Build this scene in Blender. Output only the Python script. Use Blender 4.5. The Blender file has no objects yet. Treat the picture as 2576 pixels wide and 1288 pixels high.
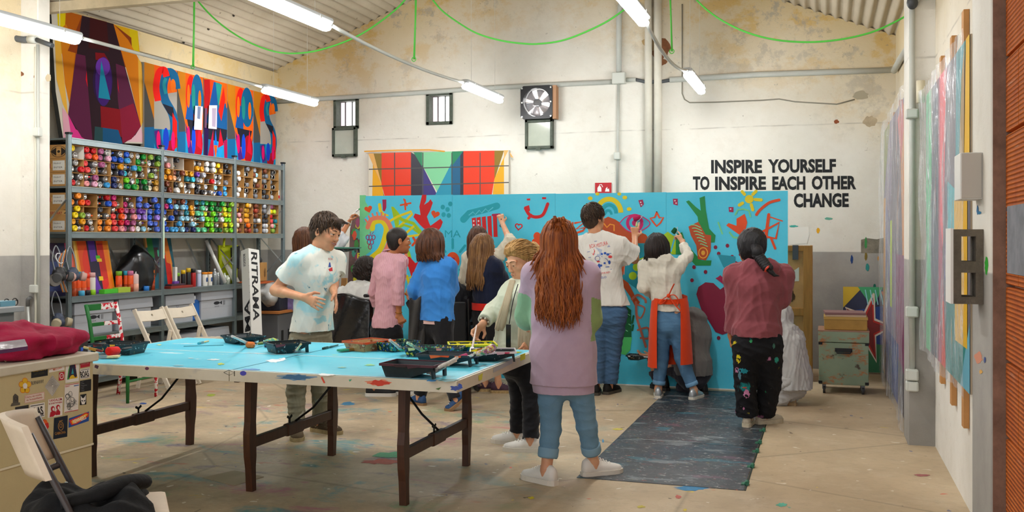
import bpy,bmesh,math,random
import numpy as np
from mathutils import Vector,Matrix
from mathutils.bvhtree import BVHTree
scene=bpy.context.scene
COL=scene.collection
rnd=random.Random(11)
PI=math.pi
# ---------------------------------------------------------------- camera model (2576 x 1288)
F,TH,HCAM,HZ=2450.0,math.radians(17.8),1.52,600.0
SN,CS=math.sin(TH),math.cos(TH)
def ray(u,v):
 t,w=(u-1288.0)/F,(HZ-v)/F
 return Vector((-SN+CS*t,CS+SN*t,w))
def onZ(u,v,z=0.0):
 r=ray(u,v);k=(z-HCAM)/r.z
 return Vector((r.x*k,r.y*k,z))
def onY(u,v,y):
 r=ray(u,v);k=y/r.y
 return Vector((r.x*k,y,HCAM+r.z*k))
def onX(u,v,x):
 r=ray(u,v);k=x/r.x
 return Vector((x,r.y*k,HCAM+r.z*k))
def pix(p):
 d=-SN*p[0]+CS*p[1]
 return(1288+F*(CS*p[0]+SN*p[1])/d,HZ-F*(p[2]-HCAM)/d)
cam_data=bpy.data.cameras.new('camera')
cam=bpy.data.objects.new('camera',cam_data)
COL.objects.link(cam)
cam.location=(0,0,HCAM)
cam.rotation_euler=(PI/2,0,TH)
cam_data.sensor_width=36.0
cam_data.lens=F/2576.0*36.0
cam_data.shift_y=-(644.0-HZ)/2576.0
cam_data.clip_start=0.05
scene.camera=cam
scene.view_settings.view_transform='Standard'
scene.view_settings.look='None'
scene.view_settings.gamma=1.0
scene.view_settings.use_curve_mapping=False
# ---------------------------------------------------------------- materials
def lin(c):
 if isinstance(c,str):
  c=c.lstrip('#');c=[int(c[i:i+2],16)/255 for i in(0,2,4)]
 return tuple((x/12.92 if x<=0.04045 else((x+0.055)/1.055)**2.4)for x in c)
def deep(c,g=1.12,val=.97):
 """a richer, more saturated paint of the same hue"""
 c=c.lstrip('#');c=[int(c[i:i+2],16)/255 for i in(0,2,4)];m=max(c);return '#'+''.join('%02x'%int(255*max(0,min(1,m*(x/m if m else 0)**g*val)))for x in c)
_mats={}
def M(color,rough=0.6,metal=0.0,spec=0.4,var=0.0,scale=6.0,bump=0.0,bscale=40.0,name=None,emit=0.0,alpha=1.0,coat=0.0,sheen=0.0,stretch=None,trans=0.0,c2=None,weave=0.0):
 key=(str(color),rough,metal,spec,var,scale,bump,bscale,emit,alpha,coat,sheen,str(stretch),trans,str(c2),weave)
 if key in _mats:return _mats[key]
 m=bpy.data.materials.new(name or('paint_%d'%len(_mats)))
 m.use_nodes=True
 nt=m.node_tree;b=nt.nodes['Principled BSDF']
 l=lin(color)
 b.inputs['Base Color'].default_value=(*l,1)
 b.inputs['Roughness'].default_value=rough
 b.inputs['Metallic'].default_value=metal
 b.inputs['Specular IOR Level'].default_value=spec
 if coat:b.inputs['Coat Weight'].default_value=coat
 if sheen:b.inputs['Sheen Weight'].default_value=sheen
 if trans:b.inputs['Transmission Weight'].default_value=trans
 if alpha<1:b.inputs['Alpha'].default_value=alpha
 if emit:
  b.inputs['Emission Color'].default_value=(*l,1);b.inputs['Emission Strength'].default_value=emit
 if var or bump or weave:
  tc=nt.nodes.new('ShaderNodeTexCoord');src=tc.outputs['Object']
  if stretch:
   mp=nt.nodes.new('ShaderNodeMapping');mp.inputs['Scale'].default_value=stretch
   nt.links.new(src,mp.inputs['Vector']);src=mp.outputs['Vector']
 if var:
  n=nt.nodes.new('ShaderNodeTexNoise');n.inputs['Scale'].default_value=scale;n.inputs['Detail'].default_value=6
  n.inputs['Roughness'].default_value=0.65
  nt.links.new(src,n.inputs['Vector'])
  r=nt.nodes.new('ShaderNodeValToRGB')
  r.color_ramp.elements[0].position=0.3;r.color_ramp.elements[1].position=0.7
  d=lin(c2)if c2 else tuple(x*(1-var)for x in l)
  r.color_ramp.elements[0].color=(*d,1)
  r.color_ramp.elements[1].color=(*(l if c2 else tuple(min(1,x*(1+var*.6))for x in l)),1)
  nt.links.new(n.outputs['Fac'],r.inputs['Fac']);nt.links.new(r.outputs['Color'],b.inputs['Base Color'])
 if bump:
  n2=nt.nodes.new('ShaderNodeTexNoise');n2.inputs['Scale'].default_value=bscale;n2.inputs['Detail'].default_value=5
  nt.links.new(src,n2.inputs['Vector'])
  bp=nt.nodes.new('ShaderNodeBump');bp.inputs['Strength'].default_value=bump;bp.inputs['Distance'].default_value=0.01
  nt.links.new(n2.outputs['Fac'],bp.inputs['Height']);nt.links.new(bp.outputs['Normal'],b.inputs['Normal'])
 _mats[key]=m
 return m
class NT:
 """small helper to write node trees"""
 def __init__(s,name,rough=0.7,spec=0.3):
  s.m=bpy.data.materials.new(name);s.m.use_nodes=True
  s.nt=s.m.node_tree;s.b=s.nt.nodes['Principled BSDF']
  s.b.inputs['Roughness'].default_value=rough;s.b.inputs['Specular IOR Level'].default_value=spec
  tc=s.nt.nodes.new('ShaderNodeTexCoord');s.P=tc.outputs['Object']
 def n(s,t,**kw):
  x=s.nt.nodes.new(t)
  for k,v in kw.items():setattr(x,k,v)
  return x
 def set(s,sock,v):
  if isinstance(v,bpy.types.NodeSocket):s.nt.links.new(v,sock)
  else:sock.default_value=v
 def mapping(s,scale=(1,1,1),loc=(0,0,0),rot=(0,0,0),src=None):
  x=s.n('ShaderNodeMapping');s.set(x.inputs['Vector'],src or s.P)
  x.inputs['Scale'].default_value=scale;x.inputs['Location'].default_value=loc;x.inputs['Rotation'].default_value=rot
  return x.outputs['Vector']
 def noise(s,scale=5,detail=5,rough=.6,src=None,dist=0.0):
  x=s.n('ShaderNodeTexNoise');s.set(x.inputs['Vector'],src or s.P)
  x.inputs['Scale'].default_value=scale;x.inputs['Detail'].default_value=detail;x.inputs['Roughness'].default_value=rough
  x.inputs['Distortion'].default_value=dist
  return x.outputs['Fac']
 def step(s,f,a,b):
  x=s.n('ShaderNodeMapRange');s.set(x.inputs['Value'],f)
  x.inputs['From Min'].default_value=a;x.inputs['From Max'].default_value=b
  return x.outputs['Result']
 def mix(s,f,a,b):
  x=s.n('ShaderNodeMix',data_type='RGBA')
  s.set(x.inputs[0],f);s.set(x.inputs[6],(*lin(a),1)if isinstance(a,(str,tuple,list))else a)
  s.set(x.inputs[7],(*lin(b),1)if isinstance(b,(str,tuple,list))else b)
  return x.outputs[2]
 def math(s,op,a,b=0.0):
  x=s.n('ShaderNodeMath',operation=op);s.set(x.inputs[0],a);s.set(x.inputs[1],b)
  return x.outputs[0]
 def sep(s,src=None):
  x=s.n('ShaderNodeSeparateXYZ');s.set(x.inputs[0],src or s.P);return x.outputs
 def splat(s,base,color,scale,lo,hi,loc,detail=4,rough=.55,amt=1.0,stretch=(1,1,1)):
  f=s.step(s.noise(scale,detail,rough,s.mapping(stretch,loc)),lo,hi)
  if amt!=1.0:f=s.math('MULTIPLY',f,amt)
  return s.mix(f,base,color)
 def bump(s,f,strength=.3,dist=.01):
  x=s.n('ShaderNodeBump');s.set(x.inputs['Height'],f);x.inputs['Strength'].default_value=strength
  x.inputs['Distance'].default_value=dist;s.nt.links.new(x.outputs['Normal'],s.b.inputs['Normal'])
 def out(s,color):s.set(s.b.inputs['Base Color'],color if isinstance(color,bpy.types.NodeSocket)else(*lin(color),1));return s.m
 # ---------------------------------------------------------------- mesh builder
def _basis(d):
 d=Vector(d).normalized()
 a=Vector((0,0,1))if abs(d.z)<.95 else Vector((1,0,0))
 x=d.cross(a).normalized();return x,x.cross(d).normalized(),d
class MB:
 def __init__(s):s.v,s.f,s.m,s.sm,s.mats=[],[],[],[],[]
 def mi(s,mat):
  if mat is None:return 0
  if mat not in s.mats:s.mats.append(mat)
  return s.mats.index(mat)
 def add(s,vs,fs,mat=None,smooth=False):
  o=len(s.v);i=s.mi(mat)
  s.v+=[tuple(p)for p in vs]
  for f in fs:s.f.append(tuple(o+k for k in f));s.m.append(i);s.sm.append(smooth)
  return s
 def box(s,lo,hi,mat=None,bev=0.0):
  x0,y0,z0=(min(a,b)for a,b in zip(lo,hi));x1,y1,z1=(max(a,b)for a,b in zip(lo,hi))
  return s.obox(((x0+x1)/2,(y0+y1)/2,(z0+z1)/2),(x1-x0,y1-y0,z1-z0),None,mat,bev)
 def obox(s,c,size,R=None,mat=None,bev=0.0,taper=(1,1)):
  """oriented box; taper scales the +z face in x, y"""
  c=Vector(c);hx,hy,hz=(q/2 for q in size);R=R or Matrix.Identity(3)
  if bev<=0:
   vs=[]
   for z in(-1,1):
    tx,ty=taper if z>0 else(1,1)
    for x,y in((-1,-1),(1,-1),(1,1),(-1,1)):vs.append(c+R@Vector((x*hx*tx,y*hy*ty,z*hz)))
   return s.add(vs,[(3,2,1,0),(4,5,6,7),(0,1,5,4),(1,2,6,5),(2,3,7,6),(3,0,4,7)],mat)
  b=min(bev,hx*.9,hy*.9,hz*.9)
  rings=[]
  def ring(ix,iy,z,c4):
   out=[]
   for sx,sy in((-1,-1),(1,-1),(1,1),(-1,1)):
    p1=Vector((sx*(ix-c4),sy*iy,z));p2=Vector((sx*ix,sy*(iy-c4),z))
    out+=[p2,p1]if sx*sy>0 and sx<0 or sx*sy>0 and sx>0 else[p1,p2]
   return out
  def rr(ix,iy,z,cc):
   o=[]
   o+=[(-ix,-iy+cc),(-ix+cc,-iy),(ix-cc,-iy),(ix,-iy+cc),(ix,iy-cc),(ix-cc,iy),(-ix+cc,iy),(-ix,iy-cc)]
   tx,ty=taper if z>0 else(1,1)
   return[c+R@Vector((a*tx,bb*ty,z))for a,bb in o]
  cc=b*.6
  L=[rr(hx-b,hy-b,-hz,cc),rr(hx-b*.3,hy-b*.3,-hz+b*.3,cc),rr(hx,hy,-hz+b,cc),rr(hx,hy,hz-b,cc),rr(hx-b*.3,hy-b*.3,hz-b*.3,cc),rr(hx-b,hy-b,hz,cc)]
  vs=[p for r in L for p in r];fs=[]
  for k in range(5):
   for i in range(8):fs.append((k*8+i,k*8+(i+1)%8,(k+1)*8+(i+1)%8,(k+1)*8+i))
  fs.append(tuple(range(7,-1,-1)));fs.append(tuple(range(40,48)))
  return s.add(vs,fs,mat)
 def bar(s,a,b,w,t,mat=None,side=None,bev=0.0):
  """rectangular bar from a to b; w across `side`, t the other way"""
  a,b=Vector(a),Vector(b);d=(b-a);L=d.length;d.normalize()
  if side is None:x,y,_=_basis(d)
  else:
   x=Vector(side);x=(x-d*x.dot(d)).normalized();y=d.cross(x)
  R=Matrix((x,y,d)).transposed()
  return s.obox((a+b)/2,(w,t,L),R,mat,bev)
 def tube(s,pts,r,seg=8,mat=None,caps=True,smooth=True,squash=1.0):
  pts=[Vector(p)for p in pts];n=len(pts)
  rs=r if isinstance(r,(list,tuple))else[r]*n
  vs,fs=[],[];x=None
  for i,p in enumerate(pts):
   d=(pts[min(i+1,n-1)]-pts[max(i-1,0)])
   if d.length<1e-9:d=Vector((0,0,1))
   d.normalize()
   if x is None:x,y,_=_basis(d)
   else:
    x=x-d*x.dot(d)
    if x.length<1e-6:x,y,_=_basis(d)
    x.normalize();y=d.cross(x)
   if i==0:y=d.cross(x)
   for k in range(seg):
    a=2*PI*k/seg;vs.append(p+x*(math.cos(a)*rs[i])+y*(math.sin(a)*rs[i]*squash))
  for i in range(n-1):
   for k in range(seg):
    fs.append((i*seg+k,i*seg+(k+1)%seg,(i+1)*seg+(k+1)%seg,(i+1)*seg+k))
  s.add(vs,fs,mat,smooth)
  if caps:
   o=len(s.v)-len(vs);i=s.mi(mat)
   s.f.append(tuple(o+k for k in range(seg-1,-1,-1)));s.m.append(i);s.sm.append(False)
   s.f.append(tuple(o+(n-1)*seg+k for k in range(seg)));s.m.append(i);s.sm.append(False)
  return s
 def cyl(s,a,b,r,r2=None,seg=16,mat=None):return s.tube([a,b],[r,r if r2 is None else r2],seg,mat)
 def lathe(s,o,axis,prof,seg=16,mat=None,smooth=True):
  x,y,d=_basis(axis);o=Vector(o);vs,fs=[],[]
  for r,h in prof:
   for k in range(seg):
    a=2*PI*k/seg;vs.append(o+d*h+x*(math.cos(a)*r)+y*(math.sin(a)*r))
  for i in range(len(prof)-1):
   for k in range(seg):fs.append((i*seg+k,i*seg+(k+1)%seg,(i+1)*seg+(k+1)%seg,(i+1)*seg+k))
  fs.append(tuple(range(seg-1,-1,-1)));fs.append(tuple((len(prof)-1)*seg+k for k in range(seg)))
  return s.add(vs,fs,mat,smooth)
 def ball(s,c,rad,R=None,seg=14,rings=9,mat=None):
  c=Vector(c);rad=rad if isinstance(rad,(tuple,list))else(rad,)*3;R=R or Matrix.Identity(3)
  vs=[c+R@Vector((0,0,-rad[2]))];fs=[]
  for i in range(1,rings):
   p=-PI/2+PI*i/rings
   for k in range(seg):
    a=2*PI*k/seg;vs.append(c+R@Vector((math.cos(p)*math.cos(a)*rad[0],math.cos(p)*math.sin(a)*rad[1],math.sin(p)*rad[2])))
  vs.append(c+R@Vector((0,0,rad[2])))
  for k in range(seg):fs.append((0,1+(k+1)%seg,1+k))
  for i in range(rings-2):
   for k in range(seg):
    a=1+i*seg;fs.append((a+k,a+(k+1)%seg,a+seg+(k+1)%seg,a+seg+k))
  a=1+(rings-2)*seg
  for k in range(seg):fs.append((a+k,a+(k+1)%seg,len(vs)-1))
  return s.add(vs,fs,mat,True)
 def torus(s,c,axis,R,r,seg=40,rs=8,mat=None):
  x,y,d=_basis(axis);c=Vector(c);vs,fs=[],[]
  for i in range(seg):
   a=2*PI*i/seg;e=x*math.cos(a)+y*math.sin(a)
   for k in range(rs):
    b=2*PI*k/rs;vs.append(c+e*(R+r*math.cos(b))+d*(r*math.sin(b)))
  for i in range(seg):
   for k in range(rs):fs.append((i*rs+k,((i+1)%seg)*rs+k,((i+1)%seg)*rs+(k+1)%rs,i*rs+(k+1)%rs))
  return s.add(vs,fs,mat,True)
 def prism(s,pts,off,mat=None,mat_side=None):
  """planar polygon pts (3D) extruded by vector off"""
  n=len(pts);off=Vector(off);a=[Vector(p)for p in pts];b=[p+off for p in a]
  s.add(a+b,[tuple(range(n-1,-1,-1)),tuple(range(n,2*n))],mat)
  return s.add(a+b,[(i,(i+1)%n,n+(i+1)%n,n+i)for i in range(n)],mat_side or mat)
 def grid(s,fn,nu,nv,mat=None,smooth=True,thick=None):
  """surface fn(a, b) for a, b in 0..1"""
  vs=[Vector(fn(i/nu,j/nv))for j in range(nv+1)for i in range(nu+1)]
  fs=[(j*(nu+1)+i,j*(nu+1)+i+1,(j+1)*(nu+1)+i+1,(j+1)*(nu+1)+i)for j in range(nv)for i in range(nu)]
  if thick is None:return s.add(vs,fs,mat,smooth)
  t=Vector(thick);n=len(vs);w=nu+1
  s.add(vs+[p+t for p in vs],fs+[tuple(n+k for k in reversed(f))for f in fs],mat,smooth)
  edge=[i for i in range(w)]+[j*w+nu for j in range(1,nv+1)]+[nv*w+i for i in range(nu-1,-1,-1)]+[j*w for j in range(nv-1,0,-1)]
  o=len(s.v)-2*n;k=s.mi(mat)
  for a,b in zip(edge,edge[1:]+edge[:1]):
   s.f.append((o+b,o+a,o+n+a,o+n+b));s.m.append(k);s.sm.append(False)
  return s
 def mesh(s,name,origin=(0,0,0)):
  me=bpy.data.meshes.new(name);o=Vector(origin)
  me.from_pydata([(p[0]-o.x,p[1]-o.y,p[2]-o.z)for p in s.v],[],s.f)
  for m in s.mats:me.materials.append(m)
  me.polygons.foreach_set('material_index',s.m);me.polygons.foreach_set('use_smooth',s.sm);me.update()
  return me
 def build(s,name,mat=None,parent=None,origin=None,fix=True):
  """link as ONE mesh object; with a parent the vertices are made relative to the parent's place"""
  if mat is not None:
   s.mats=[mat]+[m for m in s.mats if m is not mat]if not s.mats else s.mats
  po=world_loc(parent)if parent else Vector((0,0,0))
  o=Vector(origin)if origin is not None else po
  me=s.mesh(name,o)
  if fix:
   bm=bmesh.new();bm.from_mesh(me);bmesh.ops.recalc_face_normals(bm,faces=bm.faces);bm.to_mesh(me);bm.free()
  ob=bpy.data.objects.new(name,me);COL.objects.link(ob)
  if parent:ob.parent=parent;ob.location=o-po
  else:ob.location=o
  return ob
def world_loc(o):
 p=Vector((0,0,0))
 while o is not None:p=p+o.location;o=o.parent
 return p
def thing(name,label,cat,loc=(0,0,0),group=None):
 o=bpy.data.objects.new(name,None);COL.objects.link(o);o.location=loc;o.empty_display_size=.1
 return tag(o,label,cat,group)
def tag(o,label=None,cat=None,group=None,kind=None):
 if label:o['label']=label
 if cat:o['category']=cat
 if group:o['group']=group
 if kind:o['kind']=kind
 return o
def struct(o):o['kind']='structure';return o
def copy_tree(o,parent=None):
 c=o.copy();COL.objects.link(c);c.parent=parent
 for ch in list(o.children):copy_tree(ch,c)
 return c
def rot(ax,a):return Matrix.Rotation(a,3,ax)
def text_poly(body,size=1.0,bold=0.0,shear=0.0,spacing=1.0,width=1.0):
 """(verts 2D, faces, x extent) of built-in lettering, baseline at 0, cap height = size"""
 cu=bpy.data.curves.new('lettering','FONT');cu.body=body;cu.size=size/0.70;cu.offset=bold*size;cu.shear=shear
 cu.space_character=spacing;cu.resolution_u=3
 o=bpy.data.objects.new('lettering',cu);COL.objects.link(o)
 dg=bpy.context.evaluated_depsgraph_get();me=bpy.data.meshes.new_from_object(o.evaluated_get(dg))
 vs=[(v.co.x*width,v.co.y)for v in me.vertices];fs=[tuple(p.vertices)for p in me.polygons]
 bpy.data.objects.remove(o);bpy.data.curves.remove(cu);bpy.data.meshes.remove(me)
 xs=[v[0]for v in vs]or[0]
 return[(x-min(xs),y)for x,y in vs],fs,max(xs)-min(xs)
class Art:
 """flat paint on a flat surface, written into a mesh builder: 2D points go through `to3d`, layers step out along `nrm`"""
 def __init__(s,mb,to3d,nrm,step=.0001,base=.001):s.mb,s.t,s.n,s.step,s.l,s.base=mb,to3d,Vector(nrm),step,0,base
 def up(s,k=1):s.l+=k;return s
 def p(s,a):return s.t(*a)+s.n*(s.base+s.step*s.l)
 def poly(s,pts,mat,up=1):s.l+=up;s.mb.add([s.p(a)for a in pts],[tuple(range(len(pts)))],mat);return s
 def ell(s,c,rx,ry,mat,up=1,n=24,ang=0,a0=0,a1=2*PI):
  ca,sa=math.cos(ang),math.sin(ang)
  return s.poly([(c[0]+rx*math.cos(t)*ca-ry*math.sin(t)*sa,c[1]+rx*math.cos(t)*sa+ry*math.sin(t)*ca)for t in[a0+(a1-a0)*i/n for i in range(n)]],mat,up)
 def ring(s,c,rx,ry,w,mat,up=1,n=28,a0=0,a1=2*PI):
  ts=[a0+(a1-a0)*i/n for i in range(n+1)]
  return s.stroke([(c[0]+rx*math.cos(t),c[1]+ry*math.sin(t))for t in ts],w,mat,up,caps=False)
 def stroke(s,pts,w,mat,up=1,caps=True,smooth=False):
  s.l+=up
  if smooth:pts=spline(pts)
  n=len(pts);ws=w if isinstance(w,(list,tuple))else[w]*n
  L,R=[],[]
  for i in range(n):
   a,b=pts[max(i-1,0)],pts[min(i+1,n-1)]
   dx,dy=b[0]-a[0],b[1]-a[1];q=math.hypot(dx,dy)or 1
   h=(ws[i]if len(ws)==n else w)/2;L.append((pts[i][0]-dy/q*h,pts[i][1]+dx/q*h));R.append((pts[i][0]+dy/q*h,pts[i][1]-dx/q*h))
  for i in range(n-1):
   e=s.n*(.00001*(i%3));s.mb.add([s.p(a)+e for a in(L[i],L[i+1],R[i+1],R[i])],[(0,1,2,3)],mat)
  if caps:
   for i,sg in((0,1),(n-1,-1)):
    h=(ws[i]if len(ws)==n else w)/2;a0=math.atan2(L[i][1]-pts[i][1],L[i][0]-pts[i][0])
    s.mb.add([s.p((pts[i][0]+h*math.cos(a0+sg*PI*k/6),pts[i][1]+h*math.sin(a0+sg*PI*k/6)))for k in range(7)],[tuple(range(7))],mat)
  return s
 def text(s,body,at,size,mat,up=1,bold=0.0,ang=0,flip=-1,anchor=0,width=1.0,shear=0,spacing=1.0,fit=None):
  s.l+=up
  vs,fs,w=text_poly(body,size,bold,shear,spacing,width)
  k=fit/w if fit else 1;w*=k
  ca,sa=math.cos(ang),math.sin(ang)
  q=[((x*k-w*anchor),y)for x,y in vs]
  s.mb.add([s.p((at[0]+x*ca-y*sa*flip*-1*-1,at[1]+x*sa+y*ca*flip))for x,y in q],fs,mat)
  return s
def spline(pts,k=6):
 out=[];n=len(pts)
 for i in range(n-1):
  p0,p1,p2,p3=pts[max(i-1,0)],pts[i],pts[i+1],pts[min(i+2,n-1)]
  for j in range(k):
   t=j/k
   out.append(tuple(.5*(2*b+(c-a)*t+(2*a-5*b+4*c-d)*t*t+(3*b-a-3*c+d)*t**3)for a,b,c,d in zip(p0,p1,p2,p3)))
 out.append(tuple(pts[-1]));return out
def vspline(pts,k=6):return[Vector(p)for p in spline([tuple(p)for p in pts],k)]
# ---------------------------------------------------------------- room shell
YB,XL,XR=11.9,-7.4,0.77
EAVE,RX,RZ=3.82,-3.3,5.44
def floor_mat():
 t=NT('floor_concrete',.55,.35)
 c=t.mix(t.step(t.noise(.9,6),.35,.7),'#b09c7e','#cfba99')
 c=t.mix(t.math('MULTIPLY',t.step(t.noise(14,5,.7),.5,.75),.3),c,'#7a6d58')
 c=t.mix(t.math('MULTIPLY',t.step(t.noise(3.2,8,.75),.52,.72),.45),c,'#ddd0b6')
 xyz=t.sep()
 def zone(x0,x1,y0,y1,s=.8):
  a=t.math('MULTIPLY',t.step(xyz[0],x0,x0+s),t.step(xyz[0],x1,x1-s))
  b=t.math('MULTIPLY',t.step(xyz[1],y0,y0+s),t.step(xyz[1],y1,y1-s))
  return t.math('MULTIPLY',a,b)
 z1=zone(-7.2,-1.3,3.0,9.2,1.3)
 dark_zone=t.math('MULTIPLY',z1,t.step(t.noise(1.7,7,.7,t.mapping((1,1,1),(3,1,0))),.42,.68))  # patchy darker tone over the floor around the table
 c=t.mix(t.math('MULTIPLY',dark_zone,.45),c,'#5f5547')
 k=0
 for col,sc,lo,hi,loc,amt,st in(('#3f8f98',1.5,.55,.68,(1,5,0),.55,(1,1.3,1)),('#b0647f',1.3,.58,.7,(7,2,0),.45,(1,1.8,1)),
 ('#4f9a6a',1.1,.6,.72,(2,9,0),.5,(1,1,1)),('#c2563a',1.4,.62,.72,(4,4,0),.5,(1,2,1)),('#cfae4a',2.4,.63,.72,(9,9,0),.5,(1,1,1)),
 ('#6b5a78',1.3,.57,.7,(14,3,0),.45,(1,1.6,1)),('#23324e',3.5,.66,.72,(11,6,0),.7,(1,2,1))):
  f=t.step(t.noise(sc,6,.7,t.mapping(st,loc),.5),lo,hi)
  f=t.math('MULTIPLY',t.math('MULTIPLY',f,z1),amt*1.7);c=t.mix(f,c,col);k+=1
 for col,sc,lo,loc in(('#e8e2d4',9,.69,(1,1,0)),('#2e4f8c',7,.72,(5,1,0)),('#e3cf2c',5.5,.735,(2,6,0)),('#d5503f',6.5,.73,(8,3,0)),('#2aa08e',6,.735,(3,13,0)),('#2b2621',10,.72,(6,6,0))):
  f=t.step(t.noise(sc,3,.5,t.mapping((1,1,1),loc),.4),lo,lo+.02);c=t.mix(t.math('MULTIPLY',f,.75),c,col)
 z2=zone(-.6,.9,2.5,12.5,.4)
 c=t.mix(t.math('MULTIPLY',z2,.16),c,'#c8aa86')
 vor=t.n('ShaderNodeTexVoronoi',feature='DISTANCE_TO_EDGE');t.set(vor.inputs['Vector'],t.mapping((.45,.45,1),(.3,.1,0)));vor.inputs['Scale'].default_value=1.0
 c=t.mix(t.math('MULTIPLY',t.step(vor.outputs['Distance'],.008,.0),.35),c,'#5d523f')
 t.bump(t.noise(30,6,.7),.25,.004)
 t.set(t.b.inputs['Roughness'],t.math('ADD',t.math('MULTIPLY',t.noise(2,4),.35),.38))
 return t.out(c)
def wall_mat(name,ochre=0.0,dado=True,base='#e6e2d8',hi=0.0,hz=3.1):
 t=NT(name,.85,.2)
 c=t.mix(t.step(t.noise(1.2,6),.3,.75),base,'#d6d1c4')
 c=t.mix(t.math('MULTIPLY',t.step(t.noise(6,7,.75),.5,.7),.22),c,'#c4bba8')
 xyz=t.sep()
 if ochre:
  rf=t.math('SUBTRACT',RZ,t.math('MULTIPLY',t.math('ABSOLUTE',t.math('SUBTRACT',xyz[0],RX)),.395))if name=='plaster_back' else EAVE
  up=t.step(t.math('SUBTRACT',t.math('ADD',xyz[2],t.math('MULTIPLY',t.noise(.8,4),.6)),rf),-1.15,.25)
  c=t.mix(t.math('MULTIPLY',up,.75),c,'#c6ac70')
  f=t.math('MULTIPLY',up,t.step(t.noise(1.6,8,.72,t.mapping((1,1,1.3),(2,0,4))),.5,.58))
  c=t.mix(t.math('MULTIPLY',f,.7*ochre),c,'#c8a04a')
  f=t.math('MULTIPLY',up,t.step(t.noise(2.1,8,.75,t.mapping((1,1,1),(5,3,1))),.54,.6))
  c=t.mix(t.math('MULTIPLY',f,.8*ochre),c,'#a19b90')
  f=t.math('MULTIPLY',up,t.step(t.noise(9,5,.7,t.mapping((1,1,1),(1,8,2))),.62,.68))
  c=t.mix(t.math('MULTIPLY',f,.5),c,'#8d8370')
 c=t.splat(c,'#b79d73',1.9,.665,.69,(4,2,7),8,.75,.55,(1,1,.8))
 c=t.splat(c,'#8c8475',14,.7,.74,(2,7,1),4,.6,.5)
 if dado:
  g=t.step(xyz[2],1.37,1.36)
  c=t.mix(g,c,t.mix(t.step(t.noise(2.3,6),.3,.7),'#989590','#aeaba4'))
  low=t.step(xyz[2],.75,.1)
  c=t.mix(t.math('MULTIPLY',low,.35),c,'#6d675e')
 ln=t.math('MULTIPLY',t.step(t.math('ABSOLUTE',t.math('SUBTRACT',t.math('ADD',xyz[2],t.math('MULTIPLY',t.noise(1.5,3),.03)),2.865)),.012,.0),t.step(t.noise(3,3,.6,t.mapping((1,1,1),(6,0,0))),.4,.6))
 c=t.mix(t.math('MULTIPLY',ln,.5),c,'#857d70')
 t.bump(t.noise(22,8,.7),.35,.012)
 return t.out(c)
m_floor=floor_mat()
m_back,m_left,m_right=wall_mat('plaster_back',1.0),wall_mat('plaster_left',.5,hz=2.9),wall_mat('plaster_right',.15,dado=False,base='#eae7df')
m_pillar=wall_mat('plaster_pillar',0.0,base='#e8e5dc')
Y0=-0.8
fl=MB();fl.box((XL-.3,Y0,-.12),(3.2,YB+.3,0),m_floor);struct(fl.build('floor'))
# back wall: a gable with openings for two little windows and the fan
def hole(u0,v0,u1,v1):a,b=onY(u0,v0,YB),onY(u1,v1,YB);return(a.x,b.z,b.x,a.z)
W1,W2,WF=hole(846,254,898,318),hole(1079,240,1134,307),hole(1322,224,1388,294)
w=MB()
xs=sorted([XL-.3,XR+.3]+[h[0]for h in(W1,W2,WF)]+[h[2]for h in(W1,W2,WF)])
for i in range(len(xs)-1):
 x0,x1=xs[i],xs[i+1];hh=[h for h in(W1,W2,WF)if abs(h[0]-x0)<1e-6]
 def roof(x):return RZ-abs(x-RX)*.395
 def col(zs0,top):
  if top:
   mid=[RX]if x0<RX<x1 else[]
   pts=[(x0,YB,zs0),(x1,YB,zs0),(x1,YB,roof(x1))]+[(q,YB,roof(q))for q in mid]+[(x0,YB,roof(x0))]
   w.prism(pts,(0,.25,0),m_back)
 if hh:w.box((x0,YB,-.1),(x1,YB+.25,hh[0][1]),m_back);col(hh[0][3],True)
 else:col(-.1,True)
bk=Art(w,lambda u,v:onY(u,v,YB),(0,-1,0))
rr=random.Random(5)
def blob(u,v,ru,rv,mat,art,n=18,jit=.35,seed=0):
 q=random.Random(seed);art.poly([(u+ru*math.cos(2*PI*i/n)*(1-jit*q.random()),v+rv*math.sin(2*PI*i/n)*(1-jit*q.random()))for i in range(n)],mat)
brk,brk2=M('#8a5a3a',.9,var=.4,scale=9),M('#6d6a62',.95,var=.3,scale=20,bump=.6)
blob(1660,122,30,32,brk,bk,seed=1);blob(1640,110,28,22,M('#b79a6c',.9,var=.3),bk,seed=2);blob(1663,155,18,11,brk,bk,seed=3)
blob(2104,306,8,6,M('#8a4a2a',.9),bk,seed=4);blob(2190,305,22,16,M('#b8a68a',.9,var=.3),bk,seed=5);blob(2165,240,24,14,M('#aaa08a',.9),bk,seed=6)
bk.poly([(2166,603),(2180,599),(2206,602),(2232,596),(2234,637),(2166,637)],M('#857e6f',.95,var=.35,scale=12,bump=.7))
for(u,v,a,b,c_,sd)in((2058,580,5,8,'#e0a51c',1),(2030,598,3,12,'#27518f',2),(2084,550,12,4,'#66a58f',3),(1996,569,14,3,'#3fa79a',4),(2143,652,4,13,'#24437e',5),(2178,612,4,18,'#3f8f4c',6),(2178,645,4,12,'#7f6a28',7),(2182,672,5,12,'#2f8f8a',8),(2200,720,4,7,'#1f6a58',9),(2209,650,2,7,'#c78a2a',10),(2228,695,6,9,'#cf7a45',11)):blob(u,v,a,b,M(c_,.8),bk,seed=sd)
bk.poly([(1985,573),(2034,570),(2036,590),(2030,612),(1985,616)],M('#e4e1d8',.85))
struct(w.build('wall_back'))
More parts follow.
